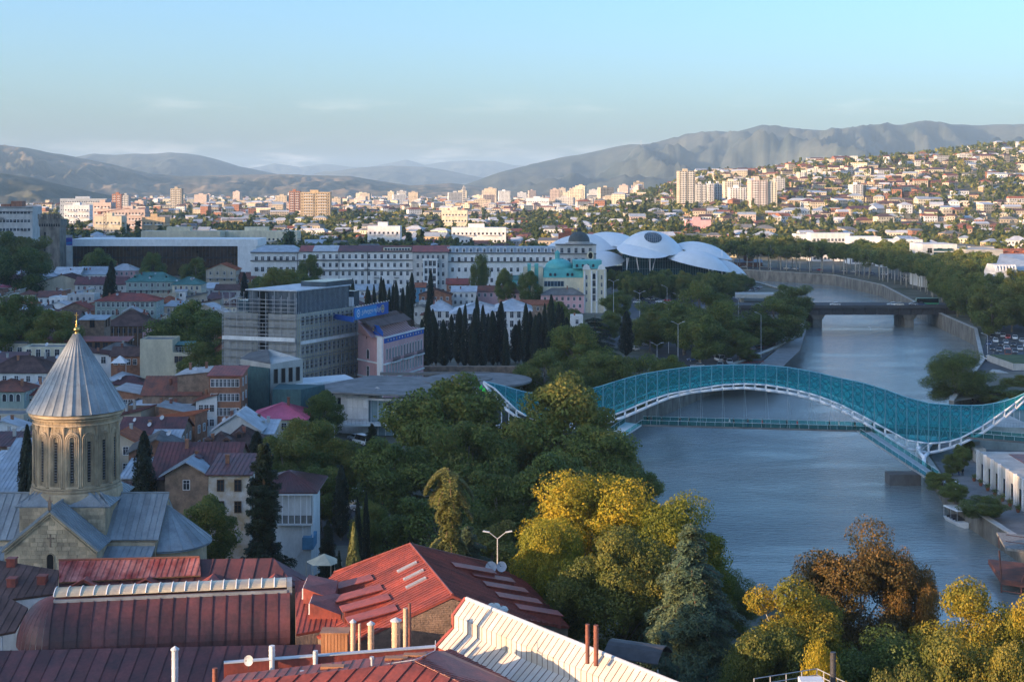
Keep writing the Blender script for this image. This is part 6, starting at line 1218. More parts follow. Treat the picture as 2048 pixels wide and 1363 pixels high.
for a,c,mt in((0,.12,'red_roof'),(.12,.34,'light_roof'),(.34,.72,'maroon_roof'),(.72,1,'rust_roof')):
 rb=MB();X=lambda s:x0+(x1-x0)*s;roof_poly(rb,[(X(a),YT-.6,z),(X(c),YT-.6,z),(X(c),YT+8,z+2.8),(X(a),YT+8,z+2.8)]);roof_poly(rb,[(X(c),YT+16.6,z),(X(a),YT+16.6,z),(X(a),YT+8,z+2.8),(X(c),YT+8,z+2.8)]);rb.build('roof',M[mt],t)
b=MB();b.box(x0+(x1-x0)*.74,x1-1,YT+.5,YT+5,z+.1,z+2.0);at_=b.build('attic_storey',M['cream_wall'],t);facade(at_,(x0+(x1-x0)*.74,YT+.5),(x1-1,YT+.5),z,z+2.0,9,1,1.1,1.2)
for px in(595,678,735,826):q=AT(px,503,YT-.1);b=MB();b.tube((q.x,q.y,8),(q.x,q.y,q.z),.14,.14,6);b.build('drainpipe',M['dark_metal'],t)
t,x0,x1,z=block('apartment_terrace','projecting centre of the terrace with a columned bay and a red roof',826,896,504,'grey_wall',5,6,Y=YT-3,dep=17,group='long pale terrace',corn=(505,))
rb=MB();roof_poly(rb,[(x0-.6,YT-3.6,z),(x1+.6,YT-3.6,z),(x1+.6,YT+6,z+3),(x0-.6,YT+6,z+3)]);rb.build('roof',M['red_roof'],t);xm=(x0+x1)/2
b=MB();b.box(xm-3.6,xm+3.6,YT-5,YT-3.02,8,ZP(519,YT));b.box(xm-4.1,xm+4.1,YT-5.4,YT-3.02,ZP(519,YT)+.003,ZP(516,YT));bay=b.build('bay',M['white_wall'],t);facade(bay,(xm-3.6,YT-5),(xm+3.6,YT-5),9,ZP(519,YT),3,4,1.6,2.6)
for i in range(4):b=MB();xx=xm-3.5+7*i/3;b.tube((xx,YT-5.3,8),(xx,YT-5.3,ZP(519,YT)),.25,.25,8);b.build('column',M['white_paint'],t)
t,x0,x1,z=block('apartment_terrace','right block of the terrace with a blue-grey mansard and white dormers',894,1112,505,'white_wall',4,16,group='long pale terrace',corn=(507,524),balc=8,gm='window_glass')
zz=ZP(494,YT);b=MB();b.prism([(x0,YT-.3,z),(x0,YT+1.8,zz),(x0,YT+14,zz),(x0,YT+16.3,z)],(x1-x0,0,0));ms=b.build('mansard',M['blue_grey_roof'],t)
me=win_mesh(1.1,1.7)
for i in range(16):xx=x0+(x1-x0)*(i+.5)/16;b=MB();b.box(xx-.95,xx+.95,YT-.1,YT+2,z+.1,z+2.3);d_=b.build('dormer',M['white_paint'],ms);inst('window',me,d_,(xx,YT-.11,z+.35))
t,x0,x1,z=block('domed_corner_building','grey corner building with a round dome over a pillared drum at the terrace end',1112,1192,489,'grey_wall',5,5,Y=735,dep=18,corn=(490,508),ww=1.6,wh=2.6)
cx,cy=XP(1158,744),744;b=MB();b.lathe([(7.2,z),(7.2,z+.5),(5.6,z+.5),(5.6,z+1.4)],(cx,cy,0),28);dr=b.build('drum',M['concrete'],t);b=MB();b.smooth=True;b.lathe([(5.6*math.cos(a),z+1.4+5.2*math.sin(a))for a in np.linspace(0,1.5,10)],(cx,cy,0),28);b.lathe([(.9,z+6.5),(.9,z+7.6),(1.1,z+7.7),(.1,z+8.8)],(cx,cy,0),10);b.build('dome',mat('dome_slate',(.085,.10,.10),.6,.35,.5),t)
for k in range(12):a=6.283*k/12;b=MB();b.tube((cx+5.62*math.cos(a),cy+5.62*math.sin(a),z+1.2),(cx+1*math.cos(a),cy+1*math.sin(a),z+6.6),.1,.06,4);
q=AT(1181,511,733);b=MB();b.lathe([(0,0)],q);rg=[Vector((q.x+1.5*math.cos(a),q.y,q.z+2.0*math.sin(a)))for a in np.linspace(0,6.283,17)];b=MB();b.path(rg,.38,6);b.build('oval_window_frame',M['cream_wall'],t);b=MB();b.prism([(q.x+1.3*math.cos(a),q.y+.2,q.z+1.8*math.sin(a))for a in np.linspace(0,6.2,14)],(0,.1,0));b.build('window',M['dark_glass'],t)
# teal-roofed corner building
YE=640.0;X=lambda px:XP(px,YE);Z=lambda py:ZP(py,YE)
te=thing('teal_roofed_building','cream building with turquoise mansards, a turquoise dome and a right-hand tower','building',(X(1120),YE,6));tm_,tr_=M['cream_wall'],M['teal_roof']
b=MB();b.box(X(1086),X(1166),YE,YE+16,5,Z(555));w1=b.build('wall',tm_,te);facade(w1,(X(1086),YE),(X(1130),YE),Z(576),Z(563),6,1,1.2,2.2,fm='blue_wall')
b=MB();b.prism([(X(1086.5),YE-.2,Z(555)),(X(1088),YE+2,Z(537)),(X(1088),YE+14,Z(537)),(X(1086.5),YE+16,Z(555))],(X(1166)-X(1087),0,0));ma=b.build('mansard',tr_,te);me=win_mesh(1.1,1.9,'arch','teal_roof')
for px in(1101,1110,1135.5,1144.5):inst('window',me,ma,(X(px),YE+.2,Z(554)))
b=MB();b.smooth=True;cx,cy=X(1119),YE+8;b.lathe([(6.4*math.cos(a),Z(537)+4.2*math.sin(a))for a in np.linspace(0,1.4,8)],(cx,cy,0),24);b.build('dome',tr_,te)
b=MB();b.lathe([(1.1,Z(523)),(1.1,Z(508)),(1.4,Z(508)),(.05,Z(501))],(X(1116),YE+9,0),8);b.build('turret',tr_,te)
b=MB();b.prism([(X(1146),YE-.5,Z(537)),(X(1147),YE+1.5,Z(521)),(X(1147),YE+14,Z(521)),(X(1146),YE+16,Z(537))],(X(1203)-X(1146),0,0));mb2=b.build('mansard',tr_,te)
for px in(1154,1165.5,1175.5,1186.5):inst('window',me,mb2,(X(px),YE-.1,Z(536)))
b=MB();b.box(X(1166),X(1212),YE-4,YE+14,5,Z(538));b.build('tower_wall',tm_,te);me2=win_mesh(1.3,2.6,'plain','white_paint','window_glass')
for py in(557,571,586,600):inst('window',win_mesh(1.4,2.6,'arch' if py==557 else 'plain'),te,(X(1187),YE-4.02,Z(py)));
for px in(1172,1202):
 for py in(557,572,587,602):inst('window',win_mesh(.7,1.8),te,(X(px),YE-4.02,Z(py)))
for px in(1168,1182,1192,1208):b=MB();b.box(X(px)-.35,X(px)+.35,YE-4.5,YE-4.01,6,Z(540));b.build('pilaster',M['white_wall'],te)
for px in(1172,1202):
 b=MB();b.prism([(X(px)-1.8,YE-4.3,Z(538)),(X(px)+1.8,YE-4.3,Z(538)),(X(px)+1.2,YE-4.3,Z(530)),(X(px),YE-4.3,Z(527)),(X(px)-1.2,YE-4.3,Z(530))],(0,.8,0));b.build('shaped_gable',M['white_wall'],te)
for k,(a,c,mt)in enumerate(((1047,1055,'cream_wall'),(1055,1062,'teal_roof'),(1062,1069,'cream_wall'),(1069,1077,'teal_roof'),(1077,1086,'cream_wall'))):b=MB();b.box(X(a),X(c),YE+1+(k%2)*.5,YE+9,5,Z(534-(k%2)*6));b.build('stair_tower',M[mt],te)
# museum and tower
YM=900.0;X=lambda px:XP(px,YM);Z=lambda py:ZP(py,YM)
mu_=thing('museum','long modern museum with a white top band over dark amber glass','building',(X(145),YM,6))
b=MB();b.box(X(145),X(476),YM+1,YM+30,5,Z(492));gl=b.build('glass_wall',M['amber_glass'],mu_)
b=MB();b.box(X(143),X(516),YM-1,YM+31,Z(492)+.01,Z(478));b.build('white_band',M['white_paint'],mu_)
b=MB();b.box(X(476),X(513),YM-1,YM+31,5,Z(492));b.build('white_pier',M['white_paint'],mu_)
b=MB();b.box(X(108),X(145),YM-2,YM+28,5,Z(491));b.build('relief_wall',mat('relief_stone',(.62,.62,.60),.85,.2,.4,bump=1.0,bscale=.7),mu_)
b=MB();b.box(X(145),X(476),YM+.6,YM+.98,Z(516),Z(514));b.build('spandrel',M['black'],mu_)
for k in range(47):x=X(145)+(X(476)-X(145))*k/46;b=MB();b.box(x-.06,x+.06,YM+.75,YM+.98,Z(530),Z(492));b.build('mullion',M['dark_metal'],gl)
t=thing('museum_banner','purple and blue exhibition banner on the museum roof beside the tower','banner',(X(115),YM-2.5,Z(491)));b=MB();b.box(X(115),X(147),YM-2.5,YM-2.3,Z(490),Z(475));b.build('sheet',mat('banner_purple',(.10,.05,.36),.6,.4,.08,col2=(.03,.12,.50)),t);b=MB();b.prism([(X(128),YM-2.53,Z(488)),(X(146),YM-2.53,Z(487)),(X(146),YM-2.53,Z(483)),(X(138),YM-2.53,Z(484))],(0,-.04,0));b.build('printed_wave',M['banner_light'],t);b=MB();b.prism([(X(120),YM-2.53,Z(487)),(X(124),YM-2.53,Z(487)),(X(123),YM-2.53,Z(477)),(X(121),YM-2.53,Z(477))],(0,-.04,0));b.build('printed_figure',M['white_paint'],t)
YW=880.0;X=lambda px:XP(px,YW);Z=lambda py:ZP(py,YW);tw=thing('stone_tower','square grey stone tower with a flared crenellated top beside the museum','tower',(X(100),YW,6))
b=MB();b.prism([(X(79),YW,5),(X(120),YW,5),(X(119),YW,Z(455)),(X(121.5),YW,Z(450)),(X(121.5),YW,Z(438)),(X(77),YW,Z(438)),(X(77),YW,Z(450)),(X(80),YW,Z(455))],(0,13,0));sh=b.build('shaft',M['stone_bank'],tw)
for k in range(11):xx=X(77.5)+(X(121)-X(77.5))*k/10;b=MB();b.box(xx-.45,xx+.45,YW-.4,YW+.5,Z(438)+.01,Z(428)+.4*(k%2));b.build('merlon',M['stone_bank'],tw)
for k in range(9):xx=X(80)+(X(118)-X(80))*k/8;b=MB();b.prism([(xx-.45,YW-.02,Z(453)),(xx+.45,YW-.02,Z(453)),(xx+.45,YW-.02,Z(449)),(xx,YW-.02,Z(446.5)),(xx-.45,YW-.02,Z(449))],(0,-.06,0));b.build('niche',M['black'],sh)
for(a,c,d,e_)in((88,92,464,481),(88,91,490,502),(88,92,520,528)):b=MB();b.box(X(a),X(c),YW-.06,YW+.1,Z(e_),Z(d));b.build('window',M['black'],tw)
t,*_=block('apartment_block','old grey apartment block with piled-up rooftop huts at the far left',-20,65,413,'grey_wall',7,11,Y=1000,dep=20,ww=1.9,wh=2.0,corn=(415,424),balc=6)
b=MB();b.box(XP(22,1002),XP(44,1002),1002,1010,ZP(413,1000),ZP(402,1000));b.box(XP(2,1002),XP(20,1002),1002,1009,ZP(413,1000),ZP(408,1000));b.build('rooftop_hut',M['brick_wall'],t)
# mushroom-roofed public hall
YH=812.0
ph=thing('mushroom_roofed_hall','glass public hall under overlapping white mushroom-cap roofs','building',(XP(1330,YH),YH,6))
def shell(px,py,Y,a,bb,h,tx=0,ty=0,rz=0,name='cap_roof',eye=None,cut=1.0,n=40):
 c=AT(px,py,Y);Mx=Matrix.Rotation(R(rz),3,'Z')@Matrix.Rotation(R(ty),3,'Y')@Matrix.Rotation(R(tx),3,'X');b=MB();b.smooth=True;vs=[];rings=11
 for side,th in((0,0),(1,-.55)):
  for j in range(rings):
   s=j/(rings-1)
   for i in range(n):
    t_=6.283185*i/n;rr=s;z=h*(1-s**2.3)+th*(1-s);p=Mx@Vector((a*rr*math.cos(t_),bb*rr*math.sin(t_),z));vs.append(c+p)
 fs=[]
 for j in range(rings-1):
  for i in range(n):i2=(i+1)%n;fs.append((j*n+i,(j+1)*n+i,(j+1)*n+i2,j*n+i2));o=rings*n;fs.append((o+j*n+i,o+j*n+i2,o+(j+1)*n+i2,o+(j+1)*n+i))
 b.add(vs,fs);ob=b.build(name,M['shell_white'],ph)
 J=MB()
 for i in range(0,n,2):
  for j in range(rings-1):u,v=vs[j*n+i],vs[(j+1)*n+i];J.tube(u,v,.035,.035,3,cap=False)
 for j in(3,6,8):
  for i in range(n):J.tube(vs[j*n+i],vs[j*n+(i+1)%n],.035,.035,3,cap=False)
 J.build('seam',M['shell_white'],ob,kind='stuff')
 if eye:
  e=MB();r=eye;k=20
  P=[c+Mx@Vector((a*r*math.cos(6.283*i/k)+a*.02,bb*r*math.sin(6.283*i/k)-bb*.42,h*(1-math.hypot(r*math.cos(6.283*i/k)+.02,r*math.sin(6.283*i/k)-.42)**2.3)+.25))for i in range(k)];o_=lambda q,i:c+Mx@Vector((a*q*r*math.cos(6.283*i/k)+a*.02,bb*q*r*math.sin(6.283*i/k)-bb*.42,h*(1-math.hypot(q*r*math.cos(6.283*i/k)+.02,q*r*math.sin(6.283*i/k)-.42)**2.3)+.45-.3*q**6))
  QS=(1,.75,.5,.25,.01);e.add([o_(q,i)for q in QS for i in range(k)],[(j*k+i,j*k+(i+1)%k,(j+1)*k+(i+1)%k,(j+1)*k+i)for j in range(4)for i in range(k)]);g=e.build('eye_window',M['glass_band'],ob);J=MB()
  for q in range(-4,5):
   for P_,Q_ in(((q/4.5,-1),(q/4.5,1)),((-1,q/4.5),(1,q/4.5))):
    m_=math.sqrt(max(0,1-(q/4.5)**2));P1_=(P_[0],P_[1]*m_)if abs(P_[1])==1 else(P_[0]*m_,P_[1]);Q1_=(Q_[0],Q_[1]*m_)if abs(Q_[1])==1 else(Q_[0]*m_,Q_[1])
    f=lambda u:c+Mx@Vector((a*r*u[0]+a*.02,bb*r*u[1]-bb*.42,h*(1-math.hypot(r*u[0]+.02,r*u[1]-.42)**2.3)+.55));U_=[(P1_[0]+(Q1_[0]-P1_[0])*s/6,P1_[1]+(Q1_[1]-P1_[1])*s/6)for s in range(7)];[J.tube(f(x_),f(y_),.06,.06,3,cap=False)for x_,y_ in zip(U_[:-1],U_[1:])]
  J.build('glazing_bar',M['light_roof'],g,kind='stuff')
 return ob
mat('shell_white',(.74,.76,.78),.4,.06,.2,spec=.5,fine=.04)
shell(1301,499,YH,18.8,17,10.6,tx=9,ty=2,eye=.27);shell(1288,500,YH-8,15.5,14,3.4,tx=16,ty=4)
shell(1168,494,YH+22,23,18,7.4,tx=6,ty=-2);shell(1225,487,YH+26,19,15,6.6,tx=4,ty=6);shell(1196,521,YH+2,15.5,14,5.2,tx=13,ty=-3)
shell(1405,505,YH+6,17.5,13,5.6,tx=4,ty=13);shell(1398,529,YH-10,18.0,12,7.6,tx=5,ty=12);shell(1447,537,YH-2,15.0,10,5.0,tx=5,ty=20)
X=lambda px:XP(px,YH);b=MB();b.box(X(1245),X(1362),YH+2,YH+30,5,24);b.box(X(1352),X(1452),YH+1,YH+22,5,19.5);b.box(X(1180),X(1245),YH+8,YH+30,5,17);b.box(X(1440),X(1478),YH+3,YH+16,5,13);gb=b.build('glass_hall',M['teal_facade'],ph)
b=MB()
for px in np.arange(1246,1476,3.3):zt_=24 if px<1362 else 19.5 if px<1450 else 13;b.box(X(px)-.1,X(px)+.1,YH+(.75 if px<1362 else .7 if px<1450 else 2.7),YH+(1.98 if px<1362 else .98 if px<1450 else 2.98),6,zt_-.5)
for z in(11,15.5,20):
 b.box(X(1246),X(1362),YH+.7,YH+1.97,z,z+.18)
b.build('mullion',mat('teal_metal',(.10,.24,.27),.4,.2,1),gb,kind='stuff')
for px0,px1,py0,py1 in((1254,1253,516,540),(1257,1253,516,540),(1298,1300,514,542),(1301,1300,514,542),(1311,1304,514,544),(1273,1277,516,540),(1415,1420,525,556),(1425,1423,525,556),(1428,1424,526,556),(1444,1444,500,556)):
 b=MB();b.tube(AT(px0,py0,YH-2),AT(px1,py1,YH-6),.35,.25,8);b.build('column',M['steel_white'],ph)
# buildings on the right bank
X0=XP
t,x0,x1,z=block('concrete_block','windowless pale stone-clad block with one dark opening on the right bank',1931,2006,499,'concrete',1,1,Y=780,dep=30,ww=.1,wh=.1)
pieces([(x0,779.98,12),(x1,779.98,12),(x1,779.98,z-.1),(x0,779.98,z-.1)],(0,0,-1),3.2,1.6,.05,M['concrete'],t,'cladding_panel',gap=.12);b=MB();b.box(XP(1971,780),XP(1983,780),779.8,780,ZP(509,780),ZP(504,780));b.build('window',M['black'],t)
t,x0,x1,z=block('office_building','modern white-framed office with dark glass bays on the right bank',1845,1914,488,'white_wall',4,3,Y=800,dep=26,ww=2.6,wh=2.8,gm='dark_glass')
b=MB();b.box(XP(1868,799),XP(1906,799),799,799.9,14,z-2.5);g=b.build('glass_bay',M['teal_facade'],t)
for k in range(4):b=MB();b.box(XP(1868,798),XP(1906,798),798.3,798.98,15+k*3.6,15.5+k*3.6);b.build('floor_slab',M['white_paint'],t)
t,x0,x1,z=block('arcaded_house','white house with rows of arched windows under a steep dormered roof, right bank',1990,2034,545,'white_wall',3,5,Y=600,dep=14,ww=1.0,wh=1.8,wstyle='arch')
b=MB();b.prism([(x0,599.8,z),(x0,602,ZP(529,600)),(x0,610,ZP(529,600)),(x0,614,z)],(x1-x0,0,0));ms=b.build('mansard',M['light_roof'],t)
for k in range(7):xx=x0+(x1-x0)*(k+.5)/7;b=MB();b.prism([(xx-.7,599.7,z+.05),(xx+.7,599.7,z+.05),(xx,599.7,z+2.9)],(0,2,0));b.build('dormer',M['white_paint'],ms)
t,x0,x1,z=block('blue_roofed_hall','large hall with a pale blue-grey roof at the right edge',2033,2110,540,'grey_wall',2,3,Y=602,dep=30);b=MB();roof_poly(b,[(XP(1990,618),618,z),(x1,601,z),(x1,640,z+5),(XP(2000,640),640,z+5)]);b.build('roof',M['blue_grey_roof'],t)
hs(2003,2070,512,13,16,'pink house with a bright orange gabled roof at the right edge','pink_wall','tile_roof','gablex',z0=8,rise=4,rot=.2,dorm=3,group=None)
for k,(a,c,y)in enumerate(((1592,1622,468),(1622,1700,466),(1700,1762,473),(1762,1845,479))):block('long_white_building','section %s of the long low white building above the riverside trees, counted from the left'%['one','two','three','four'][k],a,c,y,'white_wall',3,[4,10,8,10][k],Y=1120-k*40,dep=16,group='long white building sections',ww=1.7,wh=1.9)
q=AT(1497,512,1010);t=thing('brick_church','small brick church with a pale pointed spire beyond the river bend','church',(q.x,q.y,6));b=MB();b.lathe([(3.6,6),(3.6,ZP(493,1010))],(q.x,q.y,0),10);dr=b.build('drum',M['brick_wall'],t);b=MB();b.lathe([(4.1,ZP(493,1010)),(.1,ZP(474,1010))],(q.x,q.y,0),10);b.build('spire',M['light_roof'],t)
b=MB();b.box(q.x-9,q.x+9,q.y-5,q.y+8,5,ZP(524,1010));b.build('nave',M['brick_wall'],t);b=MB();b.prism([(q.x-9.5,q.y-5.5,ZP(524,1010)),(q.x-9.5,q.y+1.5,ZP(518,1010)),(q.x-9.5,q.y+8.5,ZP(524,1010))],(19,0,0));b.build('roof',M['blue_grey_roof'],t)
for k in range(10):a=6.283*(k+.5)/10;b=MB();b.box(q.x+3.5*math.cos(a)-.3,q.x+3.5*math.cos(a)+.3,q.y+3.5*math.sin(a)-.3,q.y+3.5*math.sin(a)+.3,ZP(508,1010),ZP(497,1010));b.build('window',M['black'],dr)
# arched glass footbridge
m,t,b=nmat('teal_glass');b.inputs['Base Color'].default_value=(.01,.30,.34,1);b.inputs['Roughness'].default_value=.12;b.inputs['Specular IOR Level'].default_value=.6
tr=t.nodes.new('ShaderNodeBsdfTransparent');tr.inputs[0].default_value=(.22,.80,.84,1);ms=t.nodes.new('ShaderNodeMixShader');ms.inputs[0].default_value=.30
t.links.new(tr.outputs[0],ms.inputs[1]);t.links.new(b.outputs[0],ms.inputs[2]);t.links.new(ms.outputs[0],t.nodes['Material Output'].inputs[0])
mat('teal_steel',(.055,.20,.235),.4,.1,1,spec=.5)
BT=np.array([(968,763,763.6,765,.4),(979,765.5,769,786,1.4),(994,768,780,802,2.6),(1009,772,796,815,3.6),(1026,777,814,829,4.4),(1048,784,831,843,5),(1100,789,848,859,5.8),(1150,784,848,859,6),(1197,774,838,848,6),(1239,760,826,837,6),(1284,748,806,818,6),(1331,740,789,797,5.6),(1375,734,780.5,785,5.2),(1445,730,769.5,777,5),(1492,729,767,775,5),(1530,730,769,779,5),(1580,735,777,786,5.2),(1630,744,789.5,798,5.6),(1675,755,806,816,6),(1722,764.5,830,841,6.4),(1768,778,855,869,6.8),(1814,795,880,897,7),(1861,807,887,906,7),(1909,810,881,892,6.4),(1933,811,870,882,5.6),(1966,810,851,864,4.6),(2003,804,826,838,3.2),(2030,795,806,817,1.8),(2052,785,789,797,.6)])
br=thing('glass_footbridge','arched footbridge with a curving teal glass canopy on white steel tubes over the river','bridge',(0,318,9))
NS_=50;pxs=np.linspace(968,2052,NS_+1);ST=[]
for p in pxs:
 pt_,pu,pl_,w=[float(np.interp(p,BT[:,0],BT[:,k]))for k in(1,2,3,4)];Yc=float(np.interp(p,[968,2052],[325,311]))
 N_=AT(p,pu,Yc-w);T_=AT(p,pt_,Yc);L_=AT(p,pl_,Yc-w+.25);Fr=Vector((2*T_.x-N_.x,Yc+w,N_.z));LF=Vector((2*T_.x-L_.x,Yc+w-.25,L_.z));ST.append((N_,T_,Fr,L_,LF))
def cs(i,s):N_,T_,Fr=ST[i][:3];p=T_+(Fr-N_)*.5*s;p.z=T_.z-(T_.z-N_.z)*abs(s)**1.9;return p
SS=[-1,-.72,-.40,0,.40,.72,1]
gs,ts,ws=M['teal_glass'],M['teal_steel'],M['steel_white']
LT=MB()
for i in range(NS_):
 for a,c in zip(SS[:-1],SS[1:]):
  q=[cs(i,a),cs(i+1,a),cs(i+1,c),cs(i,c)];b=MB();b.add(q,[(0,1,2),(0,2,3)]);b.build('glass_panel',gs,br)
 K=8
 for k in range(K):
  a,c=-1+2*k/K,-1+2*(k+1)/K;dz=Vector((0,0,-.18));m_=lambda s:(cs(i,s)+cs(i+1,s))/2+dz
  LT.tube(cs(i,a)+dz,m_(c)if True else 0,.11,.11,4,cap=False);LT.tube(m_(c),cs(i+1,a)+dz,.11,.11,4,cap=False)
  if k%2==0:LT.tube(cs(i,a)+dz,cs(i+1,a)+dz,.07,.07,4,cap=False)
LT.build('lattice',ts,br,kind='stuff')
for i in range(NS_+1):
 b=MB();P=[cs(i,s)+Vector((0,0,-.12))for s in np.linspace(-1,1,11)];b.path(P,.16,5);b.build('rib',ts,br)
for j,(nm,r)in enumerate((('edge_tube',.20),(None,0),('edge_tube',.20),('chord_tube',.34),('chord_tube',.34))):
 if nm:b=MB();b.smooth=True;b.path([s[j]for s in ST],r,8);b.build(nm,ws,br)
b=MB();b.path([s[1]+Vector((0,0,.05))for s in ST],.12,6);b.build('spine',mat('blue_steel',(.22,.48,.60),.4,.1,1),br)
for i in range(0,NS_+1):
 if i%1==0:
  b=MB()
  for a,c in((0,3),(2,4)):
   if(ST[i][a]-ST[i][c]).length>.3:b.tube(ST[i][a],ST[i][c],.22,.26,6)
  if b.v:b.build('strut',ws,br)
mr_,t,b=nmat('rail_glass');b.inputs['Base Color'].default_value=(.03,.2,.2,1);b.inputs['Roughness'].default_value=.15
tr=t.nodes.new('ShaderNodeBsdfTransparent');tr.inputs[0].default_value=(.55,.85,.84,1);ms=t.nodes.new('ShaderNodeMixShader');ms.inputs[0].default_value=.14
t.links.new(tr.outputs[0],ms.inputs[1]);t.links.new(b.outputs[0],ms.inputs[2]);t.links.new(ms.outputs[0],t.nodes['Material Output'].inputs[0])
def glassrail(b,a,c,h=.9):
 b.prism([a,c,c+Vector((0,0,h)),a+Vector((0,0,h))],(0,.05,0))
def walkway(par,A,B,w,name='deck',th=.4,rails=True,mt='concrete_dark'):
 A,B=Vector(A),Vector(B);d=(B-A);n=Vector((-d.y,d.x,0)).normalized()*w;b=MB();b.hexa([A+Vector((0,0,-th)),B+Vector((0,0,-th)),B+n+Vector((0,0,-th)),A+n+Vector((0,0,-th)),A,B,B+n,A+n]);b.build(name,M[mt],par)
 if rails:
  for o in(Vector((0,0,0)),n):b=MB();glassrail(b,A+o+Vector((0,0,.01)),B+o+Vector((0,0,.01)));b.build('glass_balustrade',mr_,par)
  b=MB();b.tube(A+Vector((0,-.02,.95)),B+Vector((0,-.02,.95)),.035,.035,5);b.tube(A+n+Vector((0,.02,.95)),B+n+Vector((0,.02,.95)),.035,.035,5)
  k=max(2,int(d.length/2))
  for i in range(k+1):p=A.lerp(B,i/k);b.tube(p,p+Vector((0,0,.95)),.025,.025,4);b.tube(p+n,p+n+Vector((0,0,.95)),.025,.025,4)
  b.build('handrail',M['steel_white'],par)
zd=9.2;DL,DR=AT(1283,848,YZ(848,zd)),AT(1712,859.5,YZ(859.5,zd));DR2=AT(1845,866,YZ(866,8.6));DE=AT(2070,884,YZ(884,7.6))
walkway(br,DL,DR,5.5);walkway(br,DR,DR2,5.0);walkway(br,DR2,DE,5.0);walkway(br,AT(1228,884,YZ(884,6.6)),DL,4.5,'ramp',mt='steel_white')
SA,SB=DR+Vector((0,-.5,0)),AT(1848,950,YZ(950,3.6));walkway(br,SA+Vector((0,-3,0)),SB+Vector((0,-1.5,0)),3.2,'stair',.45,mt='steel_grey')
SM=SA.lerp(SB,.5);b=MB();P=[SA.lerp(SB,k/30)for k in range(31)]
for p,q in zip(P[:-1],P[1:]):b.box(p.x,q.x,p.y-2.6,p.y+.1,q.z+.02,q.z+.14)
b.build('stair_tread',M['concrete'],br,kind='stuff');q=AT(1794,922,296);b=MB();b.box(q.x-1.5,q.x+5,q.y,q.y+4,-2,2.3);b.build('pier',M['concrete_dark'],br)
for i in range(12,38,2):
 for a,o in((3,0),(4,5.4)):
  p=ST[i][a];b=MB();zz=zd+(p.x-DL.x)*0;Yd=DL.y+(DR.y-DL.y)*(p.x-DL.x)/(DR.x-DL.x)+o
  if p.z>zd+.8:b.tube(p,(p.x,Yd,zd),.03,.03,4);b.build('hanger',M['steel_grey'],br)
for i0,i1,px in((40,41,1849),):
 c=ST[41][3];base=AT(px,946,YZ(946,3.0));mid=base+Vector((0,.6,3.2))
 b=MB();b.smooth=True;b.tube(base,mid,.5,.42,10);b.tube(mid,ST[40][3],.42,.36,8);b.tube(mid,ST[41][3],.42,.36,8);b.build('fork_column',ws,br);base2=base+Vector((2,12,0));m2=base2+Vector((0,-.5,3.2));b=MB();b.tube(base2,m2,.6,.5,10);b.tube(m2,ST[40][4],.42,.36,8);b.tube(m2,ST[41][4],.42,.36,8);b.build('fork_column',ws,br)
for px in(1003,1018):q=AT(px,800,322);b=MB();b.tube(q,(q.x,q.y,6),.15,.15,6);b.build('mast',ws,br)
# people
def person_mesh(key,arms='down',stride=.25,top='dark_metal',legs='black',skin='flue_cream',hair='black'):
 J=[(0,0,.95),(0,0,1.15),(0,0,1.42),(0,0,1.52),(0,0,1.62),(0,0,1.76),(.10,0,.90),(.11,stride*.5,.50),(.11,-.02+stride*.35,.07),(.11,.14+stride*.35,.03),(-.10,0,.90),(-.11,-stride*.2,.48),(-.11,-stride,.07),(-.11,.13-stride,.03),(.20,0,1.42),(.25,-.03,1.14),(.24,.12 if arms=='down' else .25,.90 if arms=='down' else 1.12),(-.20,0,1.42),(-.25,.02,1.14),(-.24,-.08 if arms=='down' else .25,.88 if arms=='down' else 1.12),(.235,.16 if arms=='down' else .32,.80 if arms=='down' else 1.12),(-.235,-.1 if arms=='down' else .32,.78 if arms=='down' else 1.12)]
 E_=[(0,1),(1,2),(2,3),(3,4),(4,5),(0,6),(6,7),(7,8),(8,9),(0,10),(10,11),(11,12),(12,13),(2,14),(14,15),(15,16),(16,20),(2,17),(17,18),(18,19),(19,21)]
 rad=[.16,.15,.17,.06,.10,.09,.11,.075,.05,.04,.11,.075,.05,.04,.075,.055,.04,.075,.055,.04,.035,.035]
 me=bpy.data.meshes.new('sk');me.from_pydata(J,E_,[]);o=bpy.data.objects.new('sk',me);COL.objects.link(o);md=o.modifiers.new('s','SKIN')
 for i,v in enumerate(me.skin_vertices[0].data):v.radius=(rad[i]*(1.3 if i<3 else 1.18),rad[i]*(.95 if i<3 else 1.18));v.use_root=i==0
 o.modifiers.new('u','SUBSURF').levels=1;bpy.context.view_layer.update();r=bpy.data.meshes.new_from_object(o.evaluated_get(bpy.context.evaluated_depsgraph_get()));bpy.data.objects.remove(o)
 r.materials.clear()
 for k in(top,legs,skin,hair):r.materials.append(M[k])
 for p in r.polygons:
  c=p.center;p.use_smooth=True
  p.material_index=3 if c.z>1.70 or(c.z>1.58 and c.y<-.02)else 2 if c.z>1.49 or(abs(c.x)>.17 and c.z<.92)else 1 if c.z<.93 else 0
 return r
mat('cloth_red',(.35,.05,.05),.9,.2,2);mat('cloth_blue',(.06,.10,.25),.9,.2,2)
PM=[person_mesh('a','down',.3,'black','black'),person_mesh('b','rail',.05,'dark_metal','cloth_blue'),person_mesh('c','down',.1,'white_wall','cloth_blue'),person_mesh('d','down',.35,'cloth_red','black')]
WHAT=['person in black walking','person in dark grey leaning on the rail','person in a white top standing','person in a dark red top walking']
def person(p,k,rz,label):
 o=link('person',PM[k],None,Vector(p),label=label,cat='person',group='people by the river');o.rotation_euler[2]=rz;return o
dk_=sorted([1296,1303,1325,1362,1381,1463,1472,1499,1528,1577,1598,1662,1681,1713,1731,1747])
